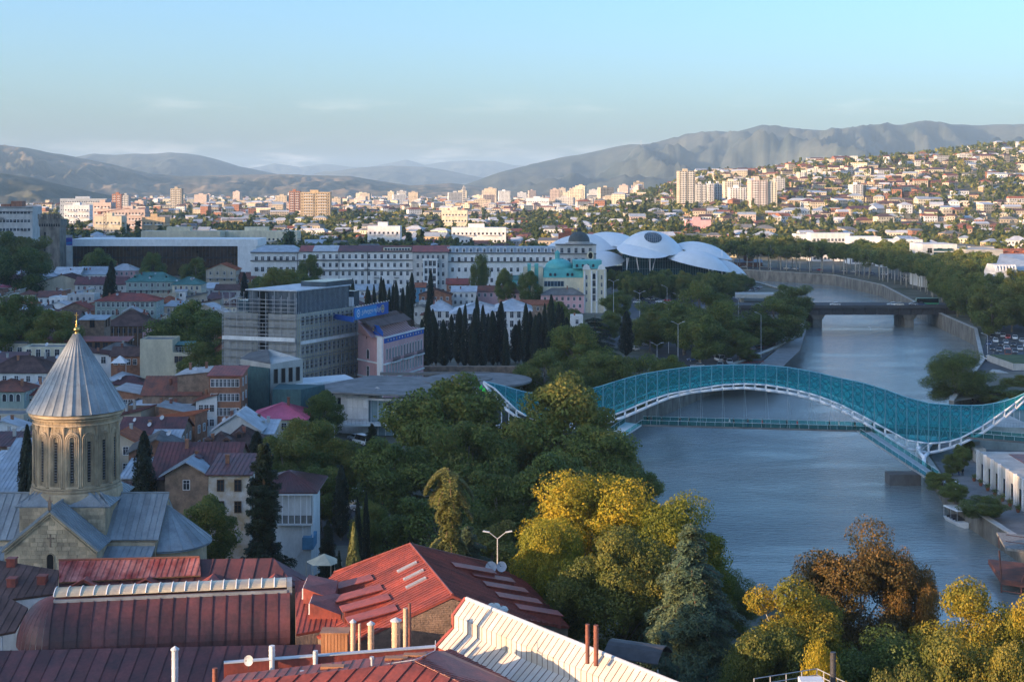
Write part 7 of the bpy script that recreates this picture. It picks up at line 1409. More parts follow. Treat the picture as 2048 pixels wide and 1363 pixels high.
for i,px in enumerate(dk_):
 k=[0,1,0,1,0,2,0,1,3,0,3,0,2,0,1,0][i];s=(px-1283)/(1712-1283);A,B=(DL,DR)if s<=1 else(DR,DR2);s=s if s<=1 else(px-1712)/133
 p=A.lerp(B,s)+Vector((0,.7 if k==1 else random.uniform(.6,1.6),0));person(p,k,R(0 if k==1 else random.choice([80,-80,95])),'%s on the footbridge deck, %s from the left'%(WHAT[k],ORD[i].replace('nearest','first')))
for i,(px,py,z,k,lb)in enumerate([(1990,876,7.9,0,'dark-dressed person on the bridge approach, left of the pair'),(2003,878,7.9,0,'dark-dressed person on the bridge approach, right of the pair'),(2017,842,9.5,0,'person in black near the small glass kiosk'),(1918,950,3,2,'person in a white top on the promenade'),(1925,951,3,0,'person in black on the promenade beside the white top'),(1945,806,3,0,'person in black under the large round tree'),(1952,807,3,1,'person in grey under the large round tree'),(646,1035,6,2,'person in white beside the parked silver car')]):person(AT(px,py,YZ(py,z))if z in(3,6)else AT(px,py,330 if px<2010 else 352),k,R(40*i),lb)
# cars
CAR={}
def car_proto(key,col,L=4.4,w=1.78,h=1.45,van=False):
 t_=bpy.data.objects.new('car',None);COL.objects.link(t_);ORG[t_.name]=Vector((0,0,0));mt=mat('paint_'+key,col,.3,.05,1,spec=.6,objvar=.03);b=MB();a=L/2
 if not van:pr=[(-a,.35),(-a,.78),(-a+.15,.92),(-a+.95,.98),(a-1.15,.96),(a-.1,.80),(a,.55),(a,.35)];cab=[(-a+.45,.96),(-a+1.05,h),(a-1.9,h),(a-1.05,.96)]
 else:pr=[(-a,.35),(-a,1.1),(a-.9,1.1),(a-.05,.95),(a,.35)];cab=[(-a+.02,1.1),(-a+.06,h),(a-1.3,h),(a-.75,1.1)]
 b.prism([(-w/2,x,z)for x,z in pr],(w,0,0));o=.08
 b.add([(-w/2+.04,x,z)for x,z in cab]+[(w/2-.04,x,z)for x,z in cab],[(3,2,1,0),(4,5,6,7)])if False else None
 k=.16;q=[(-w/2+(.03 if z<h-.1 else k),x,z)for x,z in cab]+[(w/2-(.03 if z<h-.1 else k),x,z)for x,z in cab];b.add(q,[(1,2,6,5)]);b.add([(p[0],p[1],p[2]+.03)for p in(q[1],q[2],q[6],q[5])]+[q[1],q[2],q[6],q[5]],[(0,1,2,3),(0,4,5,1),(1,5,6,2),(2,6,7,3),(3,7,4,0)]);bo=b.build('body',mt,t_)
 b=MB();b.add(q,[(0,1,2,3),(7,6,5,4),(0,4,5,1),(3,2,6,7)]);b.build('window',M['dark_glass'],t_);b=MB()
 for u,v in((q[0],q[1]),(q[3],q[2]),(q[4],q[5]),(q[7],q[6])):b.tube(u,v,.04,.04,4)
 b.build('pillar',mt,t_)
 for sx in(-1,1):
  for y in(-a+.8,a-.85):b=MB();b.tube((sx*(w/2-.2),y,.33),(sx*(w/2+.01),y,.33),.33,.33,12);b.m=1;b.tube((sx*(w/2+.012),y,.33),(sx*(w/2+.03),y,.33),.19,.19,8);b.build('wheel',[M['black'],M['pale_metal']],t_)
  b=MB();b.box(sx*(w/2-.25)-.2,sx*(w/2-.25)+.2,a-.04,a+.03,.58,.74);b.build('headlight',M['white_paint'],t_);b=MB();b.box(sx*(w/2-.2)-.15,sx*(w/2-.2)+.15,-a-.02,-a+.04,.68,.85);b.build('tail_light',M['cloth_red'],t_)
 t_.location=(0,-900,-50);CAR[key]=t_
for k_,c_,v_ in(('white',(.75,.75,.75),0),('black',(.02,.02,.022),0),('silver',(.42,.44,.46),0),('blue',(.04,.08,.18),0),('red',(.40,.03,.03),0),('grey',(.12,.125,.13),0)):car_proto(k_,c_)
car_proto('van',(.72,.74,.75),5.2,2.0,2.2,True);car_proto('bus',(.04,.30,.14),11.0,2.5,3.0,True);car_proto('truck',(.55,.12,.05),5.6,2.1,2.5,True);car_proto('taxi',(.78,.72,.62),4.4)
NAMEC={'van':'white van','bus':'green city bus','truck':'orange-red truck','taxi':'white and yellow taxi'}
def put_car(key,x,Y,head,label,z=6.0,group='cars on the roads'):
 r=dup(CAR[key],(x,Y,z),R(head));r.name='car' if key not in('van','bus','truck')else{'van':'van','bus':'bus','truck':'truck'}[key];r['label']=label;r['category']={'bus':'bus','van':'van','truck':'truck'}.get(key,'car');r['group']=group;return r
def sheet(name,pts,z,mt,**kw):return poly_mesh(name,pts,z,M[mt],kind='structure',**kw)
G2=lambda px,py,z=6.0:(XP(px,YZ(py,z)),YZ(py,z))
sheet('road',[G2(1375,762),G2(1480,758),G2(1560,690),G2(1548,650),G2(1470,618),G2(1300,640),G2(1200,650),G2(1215,690),G2(1300,700)],6.02,'asphalt')
sheet('riverside_path',[G2(1482,758),G2(1545,752),G2(1600,700),G2(1612,660),G2(1600,630),G2(1560,640),G2(1565,690)],6.012,'paving')
sheet('plaza',[G2(1200,645),G2(1470,612),G2(1490,590),G2(1215,600)],6.024,'asphalt')
sheet('road',[G2(1950,745),G2(2120,740),G2(2080,640),G2(1985,640)],6.024,'asphalt')
sheet('riverside_road',[(229,590),(222,673),(235,812),(228,905),(200,952),(166,985),(96,1014),(98,1030),(180,1005),(222,965),(250,905),(258,812),(246,673),(250,590)],6.02,'asphalt')
sheet('square',[G2(640,930),G2(735,905),G2(760,1000),G2(770,1090),G2(600,1090)],6.02,'asphalt')
sheet('promenade',[(92,312),(116,371),(140,392),(140,300),(94,235),(86,235),(85,269)],3.03,'paving');sheet('terrace_paving',[G2(1880,800),G2(2120,800),G2(2120,900),G2(1900,880)],3.04,'paving')
b=MB()
for px,py in((1470,735),(1482,720),(1493,706),(1503,693),(1512,682)):
 x,y=G2(px,py);b.box(x-.1,x+.1,y,y+5,6.028,6.03)
b.build('lane_marking',M['white_paint'],kind='structure')
b=MB()
for k in range(9):x,y=G2(1478+k*6,727-k*.4);b.box(x,x+.6,y,y+3.5,6.028,6.03)
b.build('crosswalk',M['cloth_red'],kind='structure')
TR=[(1439,722,'van',10),(1451,724,'grey',0),(1459,727,'white',180),(1431,712,'silver',0),(1440,733,'silver',170),(1481,715,'black',0),(1437,697,'white',185),(1446,703,'red',180),(1500,690,'white',175),(1505,700,'grey',0),(1518,697,'black',5),(1484,700,'grey',0),(1420,740,'white',0),(1405,715,'black',90),(1395,735,'silver',90),(1388,722,'blue',90),(1452,690,'white',60),(1462,683,'silver',0),(1540,690,'black',0),(1532,681,'blue',0),(1350,662,'white',90),(1270,700,'white',20),(1262,690,'silver',20),(1275,680,'blue',20),(1266,672,'white',20),(1280,668,'silver',10),(1258,660,'grey',15),(1272,652,'black',15),(1290,690,'silver',15),(1308,614,'silver',90),(1292,608,'black',85),(1275,606,'white',90),(1262,603,'grey',90),(1320,605,'white',90),(1334,603,'red',90),(1345,606,'silver',90),(1300,600,'white',90),(1280,599,'blue',80),(1496,582,'white',10),(1502,578,'black',10),(1509,583,'silver',10),(1514,579,'grey',10),(1505,590,'white',15),(1494,575,'grey',0),(1486,580,'black',0),(1520,576,'silver',5)]
TR2=[(1975,720,'white',0),(1991,684,'white',160),(2002,691,'black',160),(2011,687,'silver',160),(1985,700,'black',160),(1998,703,'grey',165),(2013,699,'white',165),(2027,692,'black',160),(1992,712,'black',165),(2003,716,'grey',165),(2016,712,'truck',165),(2030,706,'grey',165),(2040,700,'silver',165),(2040,716,'blue',160),(2032,724,'white',160),(1978,690,'blue',160),(2006,674,'silver',160),(2016,677,'red',160),(1985,676,'black',160),(2044,684,'silver',165),(2030,678,'white',165),(1995,668,'white',165),(2052,694,'white',165)]
for grp,L_,wh in(('traffic on the left bank road',TR,'left bank road and square'),('traffic on the right bank road',TR2,'right bank road')):
 for i,(px,py,k,a)in enumerate(L_):x,y=G2(px,py);put_car(k,x,y,a+random.uniform(-4,4),'%s on the %s, %s along it'%(NAMEC.get(k,k+' car'),wh,ORD[i].replace('nearest','first')),group=grp)
for i,(px,py,k,a)in enumerate([(668,1012,'silver',80),(706,1017,'white',70),(726,1020,'silver',85),(705,990,'white',60),(700,975,'silver',60),(708,965,'white',65),(712,956,'blue',60),(716,948,'white',65),(668,993,'black',80),(735,975,'grey',20),(725,888,'van',40),(712,880,'silver',40),(705,1000,'black',70),(1002,1105,'white',90),(985,855,'white',60),(1245,770,'grey',60)]):x,y=G2(px,py);put_car(k,x,y,a,'%s parked below the balcony house or trees, %s of the group'%(NAMEC.get(k,k+' car'),ORD[i].replace('nearest','first')),group='cars parked by the trees')
for i,(p,d)in enumerate(along([(240,600),(234,673),(247,812),(240,905),(212,958),(172,995),(98,1022)],8.2)):
 if random.random()<.82:k=random.choice(['white','black','silver','blue','grey','white','red']);put_car(k,p.x+random.uniform(-5,5),p.y,math.degrees(math.atan2(-d.x,d.y)),'%s car under the right bank plane trees, %s away from the road bridge'%(k,ORD[i]),group='cars under the plane trees')
# road bridge
rb_=thing('road_bridge','dark flat road bridge on two stone piers across the river','bridge',(150,636,5));xa,xb=XP(1455,630),XP(1912,630);zD=9.6
b=MB();b.box(xa,xb,628,650,zD-.7,zD);b.build('deck',M['asphalt'],rb_);b=MB();b.box(xa,xb,627.6,628,zD-.9,zD+.5);b.build('edge_beam',M['asphalt'],rb_)
ng=20
for k in range(ng):x0,x1=xa+(xb-xa)*k/ng+.1,xa+(xb-xa)*(k+1)/ng-.1;b=MB();b.box(x0,x1,628.8,629.4,zD-3.6,zD-.71);b.box(x0,x1,628.5,629.7,zD-3.8,zD-3.61);b.build('girder_plate',M['dark_metal'],rb_)
b=MB();b.box(xa,xb,630,648,zD-3.2,zD-.71);b.build('girder',M['concrete_dark'],rb_);b=MB()
for k in range(90):x=xa+(xb-xa)*k/89;b.tube((x,627.8,zD+.5),(x,627.8,zD+1.4),.05,.05,3,cap=False)
b.tube((xa,627.8,zD+1.4),(xb,627.8,zD+1.4),.07,.07,4);b.build('railing',M['dark_metal'],rb_,kind='stuff')
for px in(1633,1816):x=XP(px,632);b=MB();b.hexa([(x-2.0,630,-3),(x+2.0,630,-3),(x+2,648,-3),(x-2,648,-3),(x-2,630,3.6),(x+2,630,3.6),(x+2,648,3.6),(x-2,648,3.6)]);b.hexa([(x-2,629.6,3.61),(x+2,629.6,3.61),(x+2,648,3.61),(x-2,648,3.61),(x-3.2,629,zD-3.81),(x+3.2,629,zD-3.81),(x+3.2,648,zD-3.81),(x-3.2,648,zD-3.81)]);b.build('pier',M['stone_bank'],rb_)
b=MB();b.hexa([(xa-16,628,5),(xa,628,5),(xa,650,5),(xa-16,650,5),(xa-16,628,6.3),(xa,628,zD),(xa,650,zD),(xa-16,650,6.3)]);b.hexa([(xb,628,5),(xb+22,628,5),(xb+22,650,5),(xb,650,5),(xb,628,zD),(xb+22,628,6.4),(xb+22,650,6.4),(xb,650,zD)]);b.build('approach',M['concrete_dark'],rb_)
for px,k,o,lb in((1622,'grey',3,'dark grey car on the road bridge, leftmost'),(1671,'white',3,'white car on the road bridge left of the middle'),(1787,'white',4,'white car on the road bridge beside the taxi'),(1797,'taxi',2,'white and yellow taxi on the road bridge'),(1833,'silver',6,'silver car behind the dark car by the bus'),(1841,'blue',2.4,'dark car in front of the green bus'),(1858,'bus',7,'green city bus at the right end of the road bridge')):put_car(k,XP(px,631),629+o,90,lb,zD,'vehicles on the road bridge')
t=thing('slip_road_bridge','low concrete slip road deck behind the trees at the left end of the road bridge','bridge',(XP(1490,700),700,6));b=MB();b.hexa([(XP(1470,690),690,8.5),(XP(1570,690),690,8.5),(XP(1570,705),705,8.5),(XP(1470,705),705,8.5),(XP(1470,690),690,10.2),(XP(1570,690),690,10.2),(XP(1570,705),705,10.2),(XP(1470,705),705,10.2)]);b.build('deck',M['concrete'],t);b=MB();b.box(XP(1480,698),XP(1486,698),695,700,5,8.5);b.box(XP(1540,698),XP(1546,698),695,700,5,8.5);b.build('pier',M['concrete'],t)
# lamps, board, boats, promenade
def lamp(px,top,Y,label,arms=2,z0=6.0,spread=1.5):
 p=AT(px,top,Y);t=thing('street_lamp',label,'street lamp',(p.x,Y,z0),'street lamps');b=MB();b.tube((p.x,Y,z0),(p.x,Y,p.z-.5),.10,.06,7);b.build('pole',M['pale_metal'],t)
 for s in((-1,1)if arms==2 else(-1,)):
  b=MB();e=Vector((p.x+s*spread,Y,p.z+.3));b.tube((p.x,Y,p.z-.5),e,.05,.04,6);b.build('arm',M['pale_metal'],t);b=MB();b.hexa([e+Vector(v)for v in((-.1,-.12,-.1),(s*.7,-.14,.05),(s*.7,.14,.05),(-.1,.12,-.1),(-.1,-.1,.04),(s*.65,-.1,.16),(s*.65,.1,.16),(-.1,.1,.04))]if s>0 else[e+Vector(v)for v in((-.7,-.14,.05),(.1,-.12,-.1),(.1,.12,-.1),(-.7,.14,.05),(-.65,-.1,.16),(.1,-.1,.04),(.1,.1,.04),(-.65,.1,.16))]);b.build('lamp_head',M['light_roof'],t)
for a in[(995,1068,163,'lone double-armed street lamp behind the red hipped roof',2,6,1.0),(1227,561,560,'double street lamp beside the teal-roofed building',2),(1279,584,520,'tall double street lamp in front of the square',2),(1334,572,520,'tall single-arm lamp right of the tall double lamp',1),(1357,588,530,'single-arm lamp among the dark trees',1),(1477,596,520,'double lamp near the left end of the road bridge',2),(1356,645,440,'double lamp above the pale tree right of the lone cypress',2),(1314,687,420,'short double lamp behind the glass bridge rise',2,6,1.3),(1522,626,470,'tall single-arm lamp beside the advertising board',1),(1337,607,480,'small double lamp on the square',2,6,1.2),(1975,668,480,'lamp mast on the right bank under the plane trees',1),(669,852,285,'thin white mast rising from the trees before the white hall',1,6,.2),(1741,655,560,'mast on the right river wall',1,6,.3)]:lamp(*a)
p=AT(1911,968,272);t=thing('globe_lamp','ornate white cluster-globe lamp post on the promenade wall','street lamp',(p.x,272,3.2));b=MB();b.lathe([(.3,3.2),(.3,3.6),(.14,4),(.1,p.z-.3)],(p.x,272,0),10);b.build('pole',M['steel_white'],t)
for dx,dz in((-.6,0),(.6,0),(0,.45),(0,-.2)):b=MB();b.smooth=True;b.lathe([(.02,-.24),(.2,-.14),(.25,0),(.2,.14),(.02,.24)],(p.x+dx,272,p.z+dz),10);b.build('globe',M['white_paint'],t)
q=AT(1497,690,500);t=thing('advertising_board','green advertising board seen side-lit beside the traffic road','billboard',(q.x,500,6));b=MB();b.box(XP(1480,500),XP(1513,500),500,500.6,ZP(688,500),ZP(667,500));b.build('panel',mat('board_green',(.10,.26,.26),.5,.25,.5),t);b=MB();b.box(XP(1480,500)-.3,XP(1480,500)-.01,499.9,500.7,ZP(689,500),ZP(666,500));b.box(XP(1513,500)+.01,XP(1513,500)+.4,499.9,500.7,ZP(689,500),ZP(666,500));b.tube((XP(1497,500),500.3,6),(XP(1497,500),500.3,ZP(688,500)),.35,.35,8);b.build('frame',M['light_roof'],t)
def boat(px,py,L,w,label,rz,rail=False):
 p=AT(px,py,YZ(py,0));t=thing('boat',label,'boat',(p.x,p.y,0));f=Frame(p.x,p.y,R(rz));b=MB();st=[(-.5,.85,.75),(-.2,1,.7),(.2,1,.75),(.42,.6,.95),(.5,.05,1.1)]
 vs=[];
 for s,k,z in st:vs+=[f(s*L,-w/2*k,z),f(s*L,w/2*k,z),f(s*L*.94,w/2*k*.6,-.3),f(s*L*.94,-w/2*k*.6,-.3)]
 fs=[(0,1,2,3),(19,18,17,16)];
 for j in range(4):
  for i in range(4):fs.append((j*4+i,j*4+(i+1)%4,(j+1)*4+(i+1)%4,(j+1)*4+i)[::-1])
 b.add(vs,fs);b.build('hull',M['white_paint'],t);b=MB();b.hexa([f(-.48*L,-w*.46,2.6),f(.25*L,-w*.46,2.7),f(.25*L,w*.46,2.7),f(-.48*L,w*.46,2.6),f(-.48*L,-w*.4,2.8),f(.25*L,-w*.4,2.9),f(.25*L,w*.4,2.9),f(-.48*L,w*.4,2.8)]);b.build('canopy',M['white_wall'],t);b=MB()
 for a in(-.46,-.1,.23):
  for c in(-.42,.42):b.tube(f(a*L,c*w,.8),f(a*L,c*w,2.62),.05,.05,5)
 b.build('canopy_post',M['steel_grey'],t);b=MB()
 for a in(-.35,-.2,-.05,.1):b.hexa([f(a*L-.2,-w*.35,.75),f(a*L+.2,-w*.35,.75),f(a*L+.2,w*.35,.75),f(a*L-.2,w*.35,.75),f(a*L-.2,-w*.35,1.2),f(a*L+.2,-w*.35,1.2),f(a*L+.2,w*.35,1.2),f(a*L-.2,w*.35,1.2)])
 b.build('bench',M['dark_metal'],t)
boat(1918,1047,7.5,3.0,'white canopied boat moored at the right river wall',-80);boat(1542,726,11,3.6,'white tour boat moored at the left river wall beyond the arch',60)
pv2=thing('promenade_pavilion','long low pale pavilion with pilasters and dark doors on the right promenade','building',(94,288,3));A,B=Vector((94.6,288)),Vector((92.8,236));zt=8.6;d=(B-A).normalized();n=Vector((d.y,-d.x));L=(B-A).length;n=n if n.x<0 else-n;bk=-n*26
b=MB();b.hexa([(A.x,A.y,2),(B.x,B.y,2),(B.x+bk.x,B.y+bk.y,2),(A.x+bk.x,A.y+bk.y,2),(A.x,A.y,zt),(B.x,B.y,zt),(B.x+bk.x,B.y+bk.y,zt),(A.x+bk.x,A.y+bk.y,zt)]);b.build('wall',M['concrete'],pv2)
b=MB();f=lambda s,w_,z:(A.x+d.x*s-n.x*w_,A.y+d.y*s-n.y*w_,z);b.prism([f(3,5,zt+.01),f(L,5,zt+.01),f(L,18,zt+.01),f(3,18,zt+.01)],(0,0,.1));b.build('roof_carpet',M['maroon_roof'],pv2);b=MB();b.prism([f(12,8,zt+.12),f(L,8,zt+.12),f(L,14,zt+.12),f(12,14,zt+.12)],(0,0,.1));b.build('roof_slab',M['light_roof'],pv2)
for k in range(12):s=k*L/11;b=MB();b.hexa([f(s-.35,-.5,3),f(s+.35,-.5,3),f(s+.35,0,3),f(s-.35,0,3),f(s-.35,-.5,zt+.25),f(s+.35,-.5,zt+.25),f(s+.35,0,zt+.25),f(s-.35,0,zt+.25)]);b.build('pilaster',M['white_wall'],pv2)
for k in range(11):s=(k+.5)*L/11;b=MB();b.hexa([f(s-.6,-.06,3.1),f(s+.6,-.06,3.1),f(s+.6,-.01,3.1),f(s-.6,-.01,3.1),f(s-.6,-.06,6.5),f(s+.6,-.06,6.5),f(s+.6,-.01,6.5),f(s-.6,-.01,6.5)]);b.build('door',M['dark_glass'],pv2)
for k in range(7):s=2+k*4.6;q=f(s,-1.6,3.03);t=thing('flower_pot','terracotta pot with a small plant before the pavilion, %s from the bridge'%ORD[k],'flower pot',q,'pots on the promenade');b=MB();b.lathe([(.25,0),(.42,.6),(.38,.6),(.3,.5)],q,10);b.build('pot',M['tile_roof'],t);P_=np.random.default_rng(k).normal(size=(160,3))*.25+np.array([q[0],q[1],4.0]);o=leaf_mesh('foliage',P_-np.array(q),unit(160,rng),.25,M['leaf_mid'],.5,k);inst('foliage',o,t,q)
A2,B2=Vector((XP(1922,322),322)),Vector((XP(2075,318),318));b=MB();b.hexa([(A2.x,A2.y,2),(B2.x,B2.y,2),(B2.x,345,2),(A2.x+3,345,2),(A2.x,A2.y,8.2),(B2.x,B2.y,8.2),(B2.x,345,8.2),(A2.x+3,345,8.2)]);t=thing('stepped_terrace','grey concrete terrace with rails behind the pilastered pavilion','terrace',(A2.x,A2.y,6));b.build('slab',M['concrete'],t);b=MB()
for k in range(26):x=A2.x+(B2.x-A2.x)*k/25;b.tube((x,321.5-3.5*k/25,8.2),(x,321.5-3.5*k/25,9.3),.04,.04,4)
b.tube((A2.x,321.5,9.3),(B2.x,318,9.3),.05,.05,4);b.build('railing',M['steel_grey'],t)
for k in range(5):b=MB();b.box(A2.x-2.5+k*.5,A2.x+1,300+k*4,303.5+k*4,3,4+k*.8);b.build('step_block',M['concrete'],t)
q=AT(2030,825,352);t=thing('glass_kiosk','small glass kiosk with a gabled glass roof behind the bridge tip','kiosk',q);b=MB();b.box(q.x-3.2,q.x+4,352,358,3,ZP(818,352));b.build('glass_wall',M['pale_glass'],t);b=MB();b.prism([(q.x-4,351,ZP(818,352)+.02),(q.x+5,351,ZP(818,352)+.02),(q.x+.5,351,ZP(803,352))],(0,8,0));b.build('roof',M['teal_glass'],t);b=MB()
for k in range(6):b.box(q.x-3.2+k*1.42,q.x-3.1+k*1.42,351.9,351.99,3,ZP(818,352))
b.build('mullion',M['steel_white'],t)
t=thing('planted_bunker','angular pale concrete planter building with lawn behind the large round tree','building',(XP(1990,440),440,6));b=MB();b.hexa([(XP(1978,430),430,5),(XP(2025,430),430,5),(XP(2020,445),445,5),(XP(1990,445),445,5),(XP(1978,430),430,ZP(742,430)),(XP(2025,430),430,ZP(746,430)),(XP(2020,445),445,ZP(736,445)),(XP(1990,445),445,ZP(735,445))]);b.build('wall',M['concrete'],t);b=MB();b.box(XP(2026,436),XP(2100,436),436,460,5,8);b.m=1;b.box(XP(2027,437),XP(2099,437),437,459,8.01,8.2);b.build('lawn_deck',[M['concrete'],M['leaf_mid']],t)
t=thing('pontoon_restaurant','rusty steel pontoon terrace with leaning struts at the right edge','pontoon',(78,216,0));xa_=XP(1985,222);b=MB();b.hexa([(xa_,218,1.2),(xa_+20,205,1.2),(xa_+22,220,1.2),(xa_+2,230,1.2),(xa_,218,2.0),(xa_+20,205,2.0),(xa_+22,220,2.0),(xa_+2,230,2.0)]);b.build('pontoon_deck',M['rust_roof'],t);b=MB();b.hexa([(xa_+1,219,6.2),(xa_+20,206,6.2),(xa_+22,219,6.2),(xa_+3,229,6.2),(xa_+1,219,6.6),(xa_+20,206,6.6),(xa_+22,219,6.6),(xa_+3,229,6.6)]);b.build('upper_deck',M['grey_wood'],t)
for k in range(9):s=k/8;b=MB();p,q=Vector((xa_+20*s,218-13*s,2)),Vector((xa_+1+19*s+(1.2 if k%2 else-1.0),219-13*s,6.2));b.tube(p,q,.14,.14,5);b.tube(Vector((p.x,p.y,-1)),p-Vector((0,0,.8)),.14,.14,5);b.tube(q+Vector((0,0,.4)),q+Vector((0,.2,2.2)),.08,.08,4);b.build('strut',M['rust_roof'],t)
b=MB();
for dz in(1.2,2.2):b.tube((xa_+1,219,6.4+dz),(xa_+20,206,6.4+dz),.07,.07,4)
for dz in(.2,-.9):b.tube((xa_,218,1.2+dz),(xa_+20,205,1.2+dz),.1,.1,4)
b.build('rail',M['rust_roof'],t);b=MB();b.prism([(xa_+4,216.5,8.7),(xa_+21,205,8.7),(xa_+22,210,9.3),(xa_+5,221,9.3)],(0,0,.15));b.build('canopy',M['rust_roof'],t)
# the city beyond: plain, right-hand hill and tower blocks
rc=random.Random(21)
LM=[(30,440,'grey rooftop-hut block'),(240,430,'arcaded pink blocks'),(352,392,'lone plain tower'),(630,405,'wide olive office slab'),(770,405,'pale tower pair'),(900,425,'maroon-mansard house'),(1040,400,'thin chimney tower'),(1157,470,'slate dome'),(1300,457,'mushroom-roofed hall'),(1374,372,'tall slab tower'),(1528,375,'red and cream block'),(1630,350,'clustered hill blocks'),(1737,378,'white and ochre hill block'),(1497,490,'brick church'),(1700,470,'long white building'),(1880,505,'modern office'),(1968,515,'concrete block'),(1905,360,'bare hilltop'),(2010,430,'right-edge slope houses')]
used={}
def tag_label(px,py,desc):
 best=min(LM,key=lambda l:(l[0]-px)**2+((l[1]-py)*2.5)**2);dx,dy=px-best[0],(py-best[1])*2.5
 side=('right of' if dx>0 else 'left of')if abs(dx)>abs(dy)else('below' if dy>0 else 'above');return(desc,side,best[2]),math.hypot(dx,dy)
WN={'cream_wall':'cream','beige_wall':'beige','ochre_wall':'ochre','grey_wall':'grey','white_wall':'white','brick_wall':'brick','pink_wall':'pink','rose_wall':'rose-beige'}
RNM={'rust_roof':'rust','maroon_roof':'maroon','blue_grey_roof':'blue-grey','light_roof':'pale','brown_roof':'brown','tile_roof':'orange tile','flat_roof':'flat dark','pale_metal':'metal'}
def occupied(x,Y):return Y<1135 and 118<x<275 or(Y<1060 and-60<x<275)
HS=[];TS=[]
Y=1010.0
while Y<5600:
 wpx0,wpx1=-80,2130;x=XP(wpx0,Y)
 while x<XP(wpx1,Y):
  w=rc.uniform(9,22)*(1.5 if rc.random()<.12 else 1);px=PX(x,Y);g=HGT(x,Y);hill=px>1280 and g>12;sl=(HGT(x,Y+20)-g)/20
  dens=.66 if not hill else .68
  if px>1690 and Y>2330 and mnoise.noise((x/120,Y/120,9))>-.15-(.5 if Y>2520 else 0):dens=.12
  if Y>3300:dens=.6
  park=mnoise.noise((x/170,Y/170,4))>.12
  if park:dens*=.25 if not hill else .6
  if rc.random()<dens and not occupied(x+w/2,Y):
   st=rc.choice([1,2,2,3,3,4]if not hill else[1,1,2,2,2,3]);h=st*3.2+rc.uniform(0,1.5)
   if Y>2200 and not hill:h+=rc.choice([0,0,4,9,12])
   HS.append((x,Y+rc.uniform(-8,8),g-1,w,rc.uniform(8,14),h+1,rc.choice(WALLS),rc.choice(ROOFS)if st<4 else rc.choice(['flat_roof','light_roof','blue_grey_roof']),rc.choice(['g','g','h','h','f','s']),rc.uniform(-.5,.5),px))
  nt_=rc.choice([1,1,2,2,3])if not park else rc.choice([3,4,4])
  nt_=min(nt_,rc.choice([1,1,2,2]))if hill else nt_+rc.choice([0,1,1])
  for k in range(nt_):
   tx,ty=x+rc.uniform(-4,w+9),Y+rc.uniform(-16,16)
   if not occupied(tx,ty):TS.append((tx,ty,HGT(tx,ty)-.5,(rc.uniform(7,12.5)if hill else rc.uniform(9,17))*(1.15 if park else 1),rc.random()))
  x+=w+rc.uniform(1,12)*(1 if Y<3000 else 1.8)
 Y+=rc.uniform(17,30)*(1 if Y<1900 else Y/1900)
def hgeom(H_):
 x,Y,z,w,d,h,wm,rm_,k,rot,px=H_;f=Frame(x,Y,rot);zt=z+h;r=.26*min(w,d);e=.4;W_=[f(a,c,zz)for zz in(z-4,zt)for a,c in((0,0),(w,0),(w,d),(0,d))]
 wf=[(0,1,5,4),(1,2,6,5),(2,3,7,6),(3,0,4,7),(4,5,6,7)]
 if k=='g':R_=[f(-e,-e,zt),f(w+e,-e,zt),f(w+e,d+e,zt),f(-e,d+e,zt),f(-e,d/2,zt+r),f(w+e,d/2,zt+r)];rf=[(0,1,5,4),(2,3,4,5),(1,2,5),(3,0,4)]
 elif k=='h':R_=[f(-e,-e,zt),f(w+e,-e,zt),f(w+e,d+e,zt),f(-e,d+e,zt),f(min(w/2,d/2),d/2,zt+r),f(max(w/2,w-d/2),d/2,zt+r)];rf=[(0,1,5,4),(2,3,4,5),(1,2,5),(3,0,4)]
 elif k=='s':R_=[f(-e,-e,zt+.05),f(w+e,-e,zt+.05),f(w+e,d+e,zt+r*.7),f(-e,d+e,zt+r*.7),f(w+e,d+e,zt),f(-e,d+e,zt)];rf=[(0,1,2,3),(2,4,5,3),(1,4,2),(0,3,5)]
 else:R_=[f(-.1,-.1,zt),f(w+.1,-.1,zt),f(w+.1,d+.1,zt),f(-.1,d+.1,zt),f(-.1,-.1,zt+.5),f(w+.1,-.1,zt+.5),f(w+.1,d+.1,zt+.5),f(-.1,d+.1,zt+.5)];rf=[(0,1,5,4),(1,2,6,5),(2,3,7,6),(3,0,4,7),(4,5,6,7)]
 return f,W_,wf,R_,rf
def hwin(b,f,H_,big=True):
 x,Y,z,w,d,h=H_[:6];rows=max(1,int(h/3.3));p=[f(0,0,0),f(w,0,0),f(w,d,0),f(0,d,0)]
 merged_facade(b,p[0],p[1],z+1,z+h,max(2,int(w/2.8)),rows,1.1,1.5,frame=big)
 if PX(x,Y)>1024:merged_facade(b,p[3],p[0],z+1,z+h,max(1,int(d/3.2)),rows,1.1,1.5,frame=False)
 else:merged_facade(b,p[1],p[2],z+1,z+h,max(1,int(d/3.2)),rows,1.1,1.5,frame=False)
HS.sort(key=lambda q:-(q[3]*q[5])/(q[1]-700)**2)
NEAR=110;cand=[]
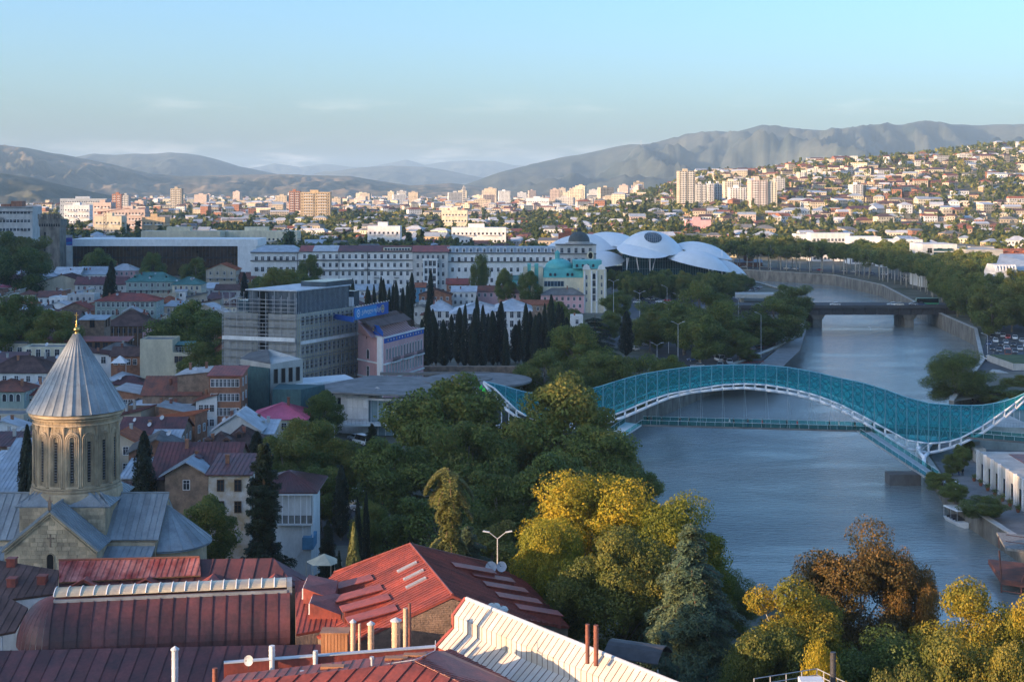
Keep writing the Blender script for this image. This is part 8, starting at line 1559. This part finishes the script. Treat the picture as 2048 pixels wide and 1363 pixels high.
for H_ in HS[:NEAR]:
 x,Y,z,w,d,h,wm,rm_,k,rot,px=H_;f,W_,wf,R_,rf=hgeom(H_);s={1:'low',2:'two-storey',3:'three-storey'}.get(int((h-1)/3.2),'tall')
 key,ds=tag_label(PX(x+w/2,Y),PYX(z+h,Y),'%s %s house with a %s roof'%(s,WN[wm],RNM[rm_]));t=thing('house','','house',(x,Y,z),'houses across the river and beyond');cand.append((key,ds,t))
 b=MB();b.add(W_,wf);b.build('wall',M[wm],t);b=MB();b.add(R_,rf);ro=b.build('roof',M[rm_],t);b=MB();hwin(b,f,H_);b.build('windows',[M['window_glass'],M['white_wall']],t,kind='stuff')
 if k in 'gh' and rc.random()<.7:q=f(w*rc.uniform(.2,.8),d*.5,z+h+1);chimney(ro,q,.7,1.6,'brick_wall')
byk={}
for k_,ds,t in cand:byk.setdefault(k_,[]).append((ds,t))
for(desc,side,lm),L in byk.items():
 L.sort(key=lambda q:q[0])
 for i,(ds,t)in enumerate(L):t['label']='%s, %s %s the %s'%(desc,ORD[i].replace('nearest','closest'),side,lm)
b=MB();ml=WALLS[:7]+[r_ for r_ in RNM];ml=list(dict.fromkeys(ml))+['window_glass','white_wall'];mi={k:i for i,k in enumerate(ml[:-2])};gi=len(ml)-2
for H_ in HS[NEAR:]:
 f,W_,wf,R_,rf=hgeom(H_);b.m=mi[H_[6]];b.add(W_,wf);b.m=mi[H_[7]];b.add(R_,rf)
 if H_[1]<3600:
  t2=MB();hwin(t2,f,H_,False);b.m=gi;b.add(t2.v,t2.f)
b.build('distant_houses',[M[k]for k in ml],kind='stuff')
P=[];Nn=[];LV=[];SZ=[]
for(x,y,z,h,v)in TS:
 n=72 if y<1500 else 30 if y<2300 else 11 if y<3600 else 6;tall=v<.09;rr_2=h*(.16 if tall else .42);hh=h*1.3 if tall else h*.9
 d=unit(n,rng);d[:,2]=np.abs(d[:,2])*(1 if tall else 1)*np.where(rng.random(n)<.7,1,-1);c=np.array([x,y,z+hh*.55]);o=np.sin(d[:,0]*5+x)*np.cos(d[:,2]*4+y)*.16+1
 P.append(c+d*o[:,None]*np.array([rr_2,rr_2,hh*.46])*(1-.3*rng.random((n,1))**2));Nn.append(d+unit(n,rng)*.5);LV.append(np.clip(np.full(n,(v*7.7)%1*(.05 if tall else .9))+rng.normal(size=n)*.15,0,1));SZ.append(np.full(n,h*(.21 if y<1500 else .32 if y<2300 else .5 if y<3600 else .7)))
SZ=np.concatenate(SZ);me=leaf_mesh('distant_trees',np.concatenate(P),np.concatenate(Nn),SZ,M['leaf_autumn'],.8,5,np.concatenate(LV));link('distant_trees',me,None,kind='stuff')
def tower(px0,px1,py,h,wall,label,rows=None,d=16,Y=None,z0=None,name='tower_block',fm='white_wall',balc=True,rot=0.0):
 if Y is None:Y=(H-8-h)*F/(py-HY)if z0 is None and py>HY+3 and h<50 else 3000
 zt=ZP(py,Y);x0,x1=XP(px0,Y),XP(px1,Y);zb=HGT((x0+x1)/2,Y)-3;f=Frame(x0,Y,rot);w=(x1-x0)/math.cos(rot)
 t=thing(name,label,'building',(x0,Y,zb),'tower blocks of the city');P_=[f(0,0,0),f(w,0,0),f(w,d,0),f(0,d,0)];b=MB();b.hexa([(p.x,p.y,zb)for p in P_]+[(p.x,p.y,zt)for p in P_]);b.build('wall',M[wall],t)
 rows=rows or max(3,int((zt-zb)/3.1));cols=max(3,int(w/3.2));b=MB();merged_facade(b,P_[0],P_[1],zb+2,zt-.5,cols,rows,1.5,1.6);sd=(P_[3],P_[0])if(px0>1024)else(P_[1],P_[2]);merged_facade(b,sd[0],sd[1],zb+2,zt-.5,max(2,int(d/4)),rows,1.4,1.5);b.build('windows',[M['window_glass'],M[fm]],t,kind='stuff')
 b=MB();u=f(w*.3,d*.3,0);v=f(w*.6,d*.7,0);b.box(min(u.x,v.x),max(u.x,v.x),min(u.y,v.y),max(u.y,v.y),zt+.01,zt+3);b.build('lift_house',M[wall],t)
 if balc:
  b=MB()
  for r in range(1,rows):
   z=zb+2+(zt-zb-2.5)*r/rows
   for s in(.12,.58):a,c=f(w*s,-1.1,z),f(w*(s+.3),0,z);b.box(min(a.x,c.x),max(a.x,c.x),min(a.y,c.y),max(a.y,c.y)-.02,z,z+.9)
  b.build('balconies',M[fm],t,kind='stuff')
for a in[(1358,1391,342,60,'beige_wall','tall slab tower, the tallest on the right hill foot',22,15,1800),(1392,1414,368,40,'grey_wall','grey block right behind the tall slab tower',14,14,1850),(1415,1428,367,40,'white_wall','narrow grey-white block, left of the blue-shaded pair',14,14,1850),(1430,1444,367,40,'grey_wall','narrow grey block, right of the blue-shaded pair',14,14,1860),(1449,1482,362,40,'cream_wall','broad cream block left of the red and cream block',12,16,1930),(1459,1492,375,30,'white_wall','white lower block in front of the broad cream block',9,16,1800),(1502,1536,360,40,'rose_wall','red and cream balconied block, left part',12,18,1760),(1536,1554,364,36,'cream_wall','red and cream balconied block, right part',11,18,1765),(1550,1570,356,40,'grey_wall','grey block behind the red and cream block',10,16,1950),(1598,1625,344,30,'cream_wall','left block of the clustered hill blocks',9,14,2150),(1625,1645,337,30,'cream_wall','middle block of the clustered hill blocks',10,14,2160),(1643,1664,342,30,'beige_wall','right block of the clustered hill blocks',9,14,2150),(1677,1699,335,30,'cream_wall','left of the two square blocks high on the hill',9,14,2180),(1713,1732,335,30,'white_wall','right of the two square blocks high on the hill',9,14,2180),(1705,1727,369,24,'white_wall','bright white end block on the hill slope',7,16,1850),(1727,1768,368,24,'ochre_wall','ochre slab beside the bright white end block',7,16,1860),(601,660,384,40,'ochre_wall','wide olive-brown office slab with a gridded front',12,26,2000),(578,600,382,40,'brick_wall','brown tower touching the wide office slab',13,16,2300),(341,363,377,40,'beige_wall','lone rounded beige tower on the left plain',13,16,2600),(224,243,388,40,'brick_wall','brownish tower of the left pair',12,14,2300),(243,257,390,40,'grey_wall','bluish tower of the left pair',12,14,2300),(186,222,405,24,'rose_wall','arcaded pink block with a corner dome',7,18,1500),(222,290,418,22,'rose_wall','arcaded pink block stepping down to the right',6,18,1450),(189,243,432,18,'cream_wall','cream arcaded palace with a tall arched storey',4,18,1330),(120,215,397,24,'blue_grey_roof','long pale office slab behind the stone tower',7,18,2000),(128,178,410,18,'white_wall','banded office in front of the long pale slab',5,18,1700),(284,330,434,16,'ochre_wall','plain yellow block lit by the sun',4,20,1350),(282,440,462,14,'cream_wall','long low cream hall behind the museum',2,20,1080),(440,595,462,13,'cream_wall','long colonnaded wing right behind the museum',3,18,1100),(735,800,452,14,'white_wall','classical white block among golden trees, left part',4,18,1120),(883,935,420,18,'cream_wall','cream block under a maroon mansard',5,16,1550),(903,1012,455,16,'white_wall','pale classical block above the terrace mansard',4,18,1150),(1118,1160,466,12,'tile_roof','orange brick block beside the slate dome',2,16,1000),(1054,1098,396,14,'white_wall','white low office with a flat roof on the plain',4,18,2600),(1373,1422,440,12,'pink_wall','pink villa with three tall windows',2,16,1430),(925,931,374,40,'grey_wall','thin grey chimney-like tower on the plain',14,8,2900)]:
 tower(a[0],a[1],a[2],a[3],a[4],a[5],a[6],a[7],a[8],rot=rc.uniform(-.12,.12)if a[8]>1500 else 0)
cnt=[]
for i in range(95):
 px=rc.choice([rc.uniform(380,1350),rc.uniform(640,1350),rc.uniform(90,640),rc.uniform(1100,1340)]);Y_=rc.uniform(2500,5200);h=rc.choice([22,28,28,36,42,48])*(1.1 if px>900 else .9);w=rc.uniform(14,34);zt=HGT(XP(px,Y_),Y_)+h;py=PYX(zt,Y_)
 if 1270<px<1375 and Y_<3900:continue
 wl_=rc.choice(['cream_wall','beige_wall','white_wall','grey_wall','rose_wall']);cnt.append((px,w*F/Y_,py,wl_,Y_))
cnt.sort();nrun={}
for px,wp_,py,wl_,Y_ in cnt:
 zone='left' if px<600 else 'middle' if px<1000 else 'right';c=nrun[(wl_,zone)]=nrun.get((wl_,zone),-1)+1
 tower(px,px+wp_,py,30,wl_,'%s tower block on the far plain, %s from left of its colour, %s part'%(WN[wl_],ORD[c].replace('nearest','first'),zone),None,14,Y_,rot=rc.uniform(-.4,.4),balc=False)
b=MB();p=AT(1282,289,9300);b.box(p.x-1.5,p.x+1.5,p.y,p.y+3,p.z-10,p.z+28);t=thing('mast','tiny radio mast on the shoulder of the right mountain','mast',(p.x,p.y,p.z-10));b.build('pole',M['steel_grey'],t)
for i,(px,py,top)in enumerate([(205,470,418)]):
 q=AT(px+5,py,1180);t=thing('tower_crane','rust-brown tower crane standing over the construction behind the museum','crane',(q.x,q.y,6));b=MB()
 for dx in(-.9,.9):b.tube((q.x+dx,q.y,6),(q.x+dx,q.y,ZP(424,1180)),.22,.22,4)
 for k in range(14):z=8+k*2.4;b.tube((q.x-.9,q.y,z),(q.x+.9,q.y,z+2.4),.12,.12,3)
 b.build('mast',M['rust_roof'],t);b=MB();z=ZP(424,1180);b.tube((q.x-4,q.y,z),(q.x+20,q.y+6,z+3),.4,.25,4);b.tube((q.x,q.y,z+4),(q.x+20,q.y+6,z+3),.12,.12,3);b.box(q.x-6,q.x-3,q.y-.8,q.y+.8,z-1.5,z+.5);b.build('jib',M['rust_roof'],t)
CAR_DONE=[bpy.data.objects.remove(o_)for k in CAR.values()for o_ in list(k.children)+[k]]
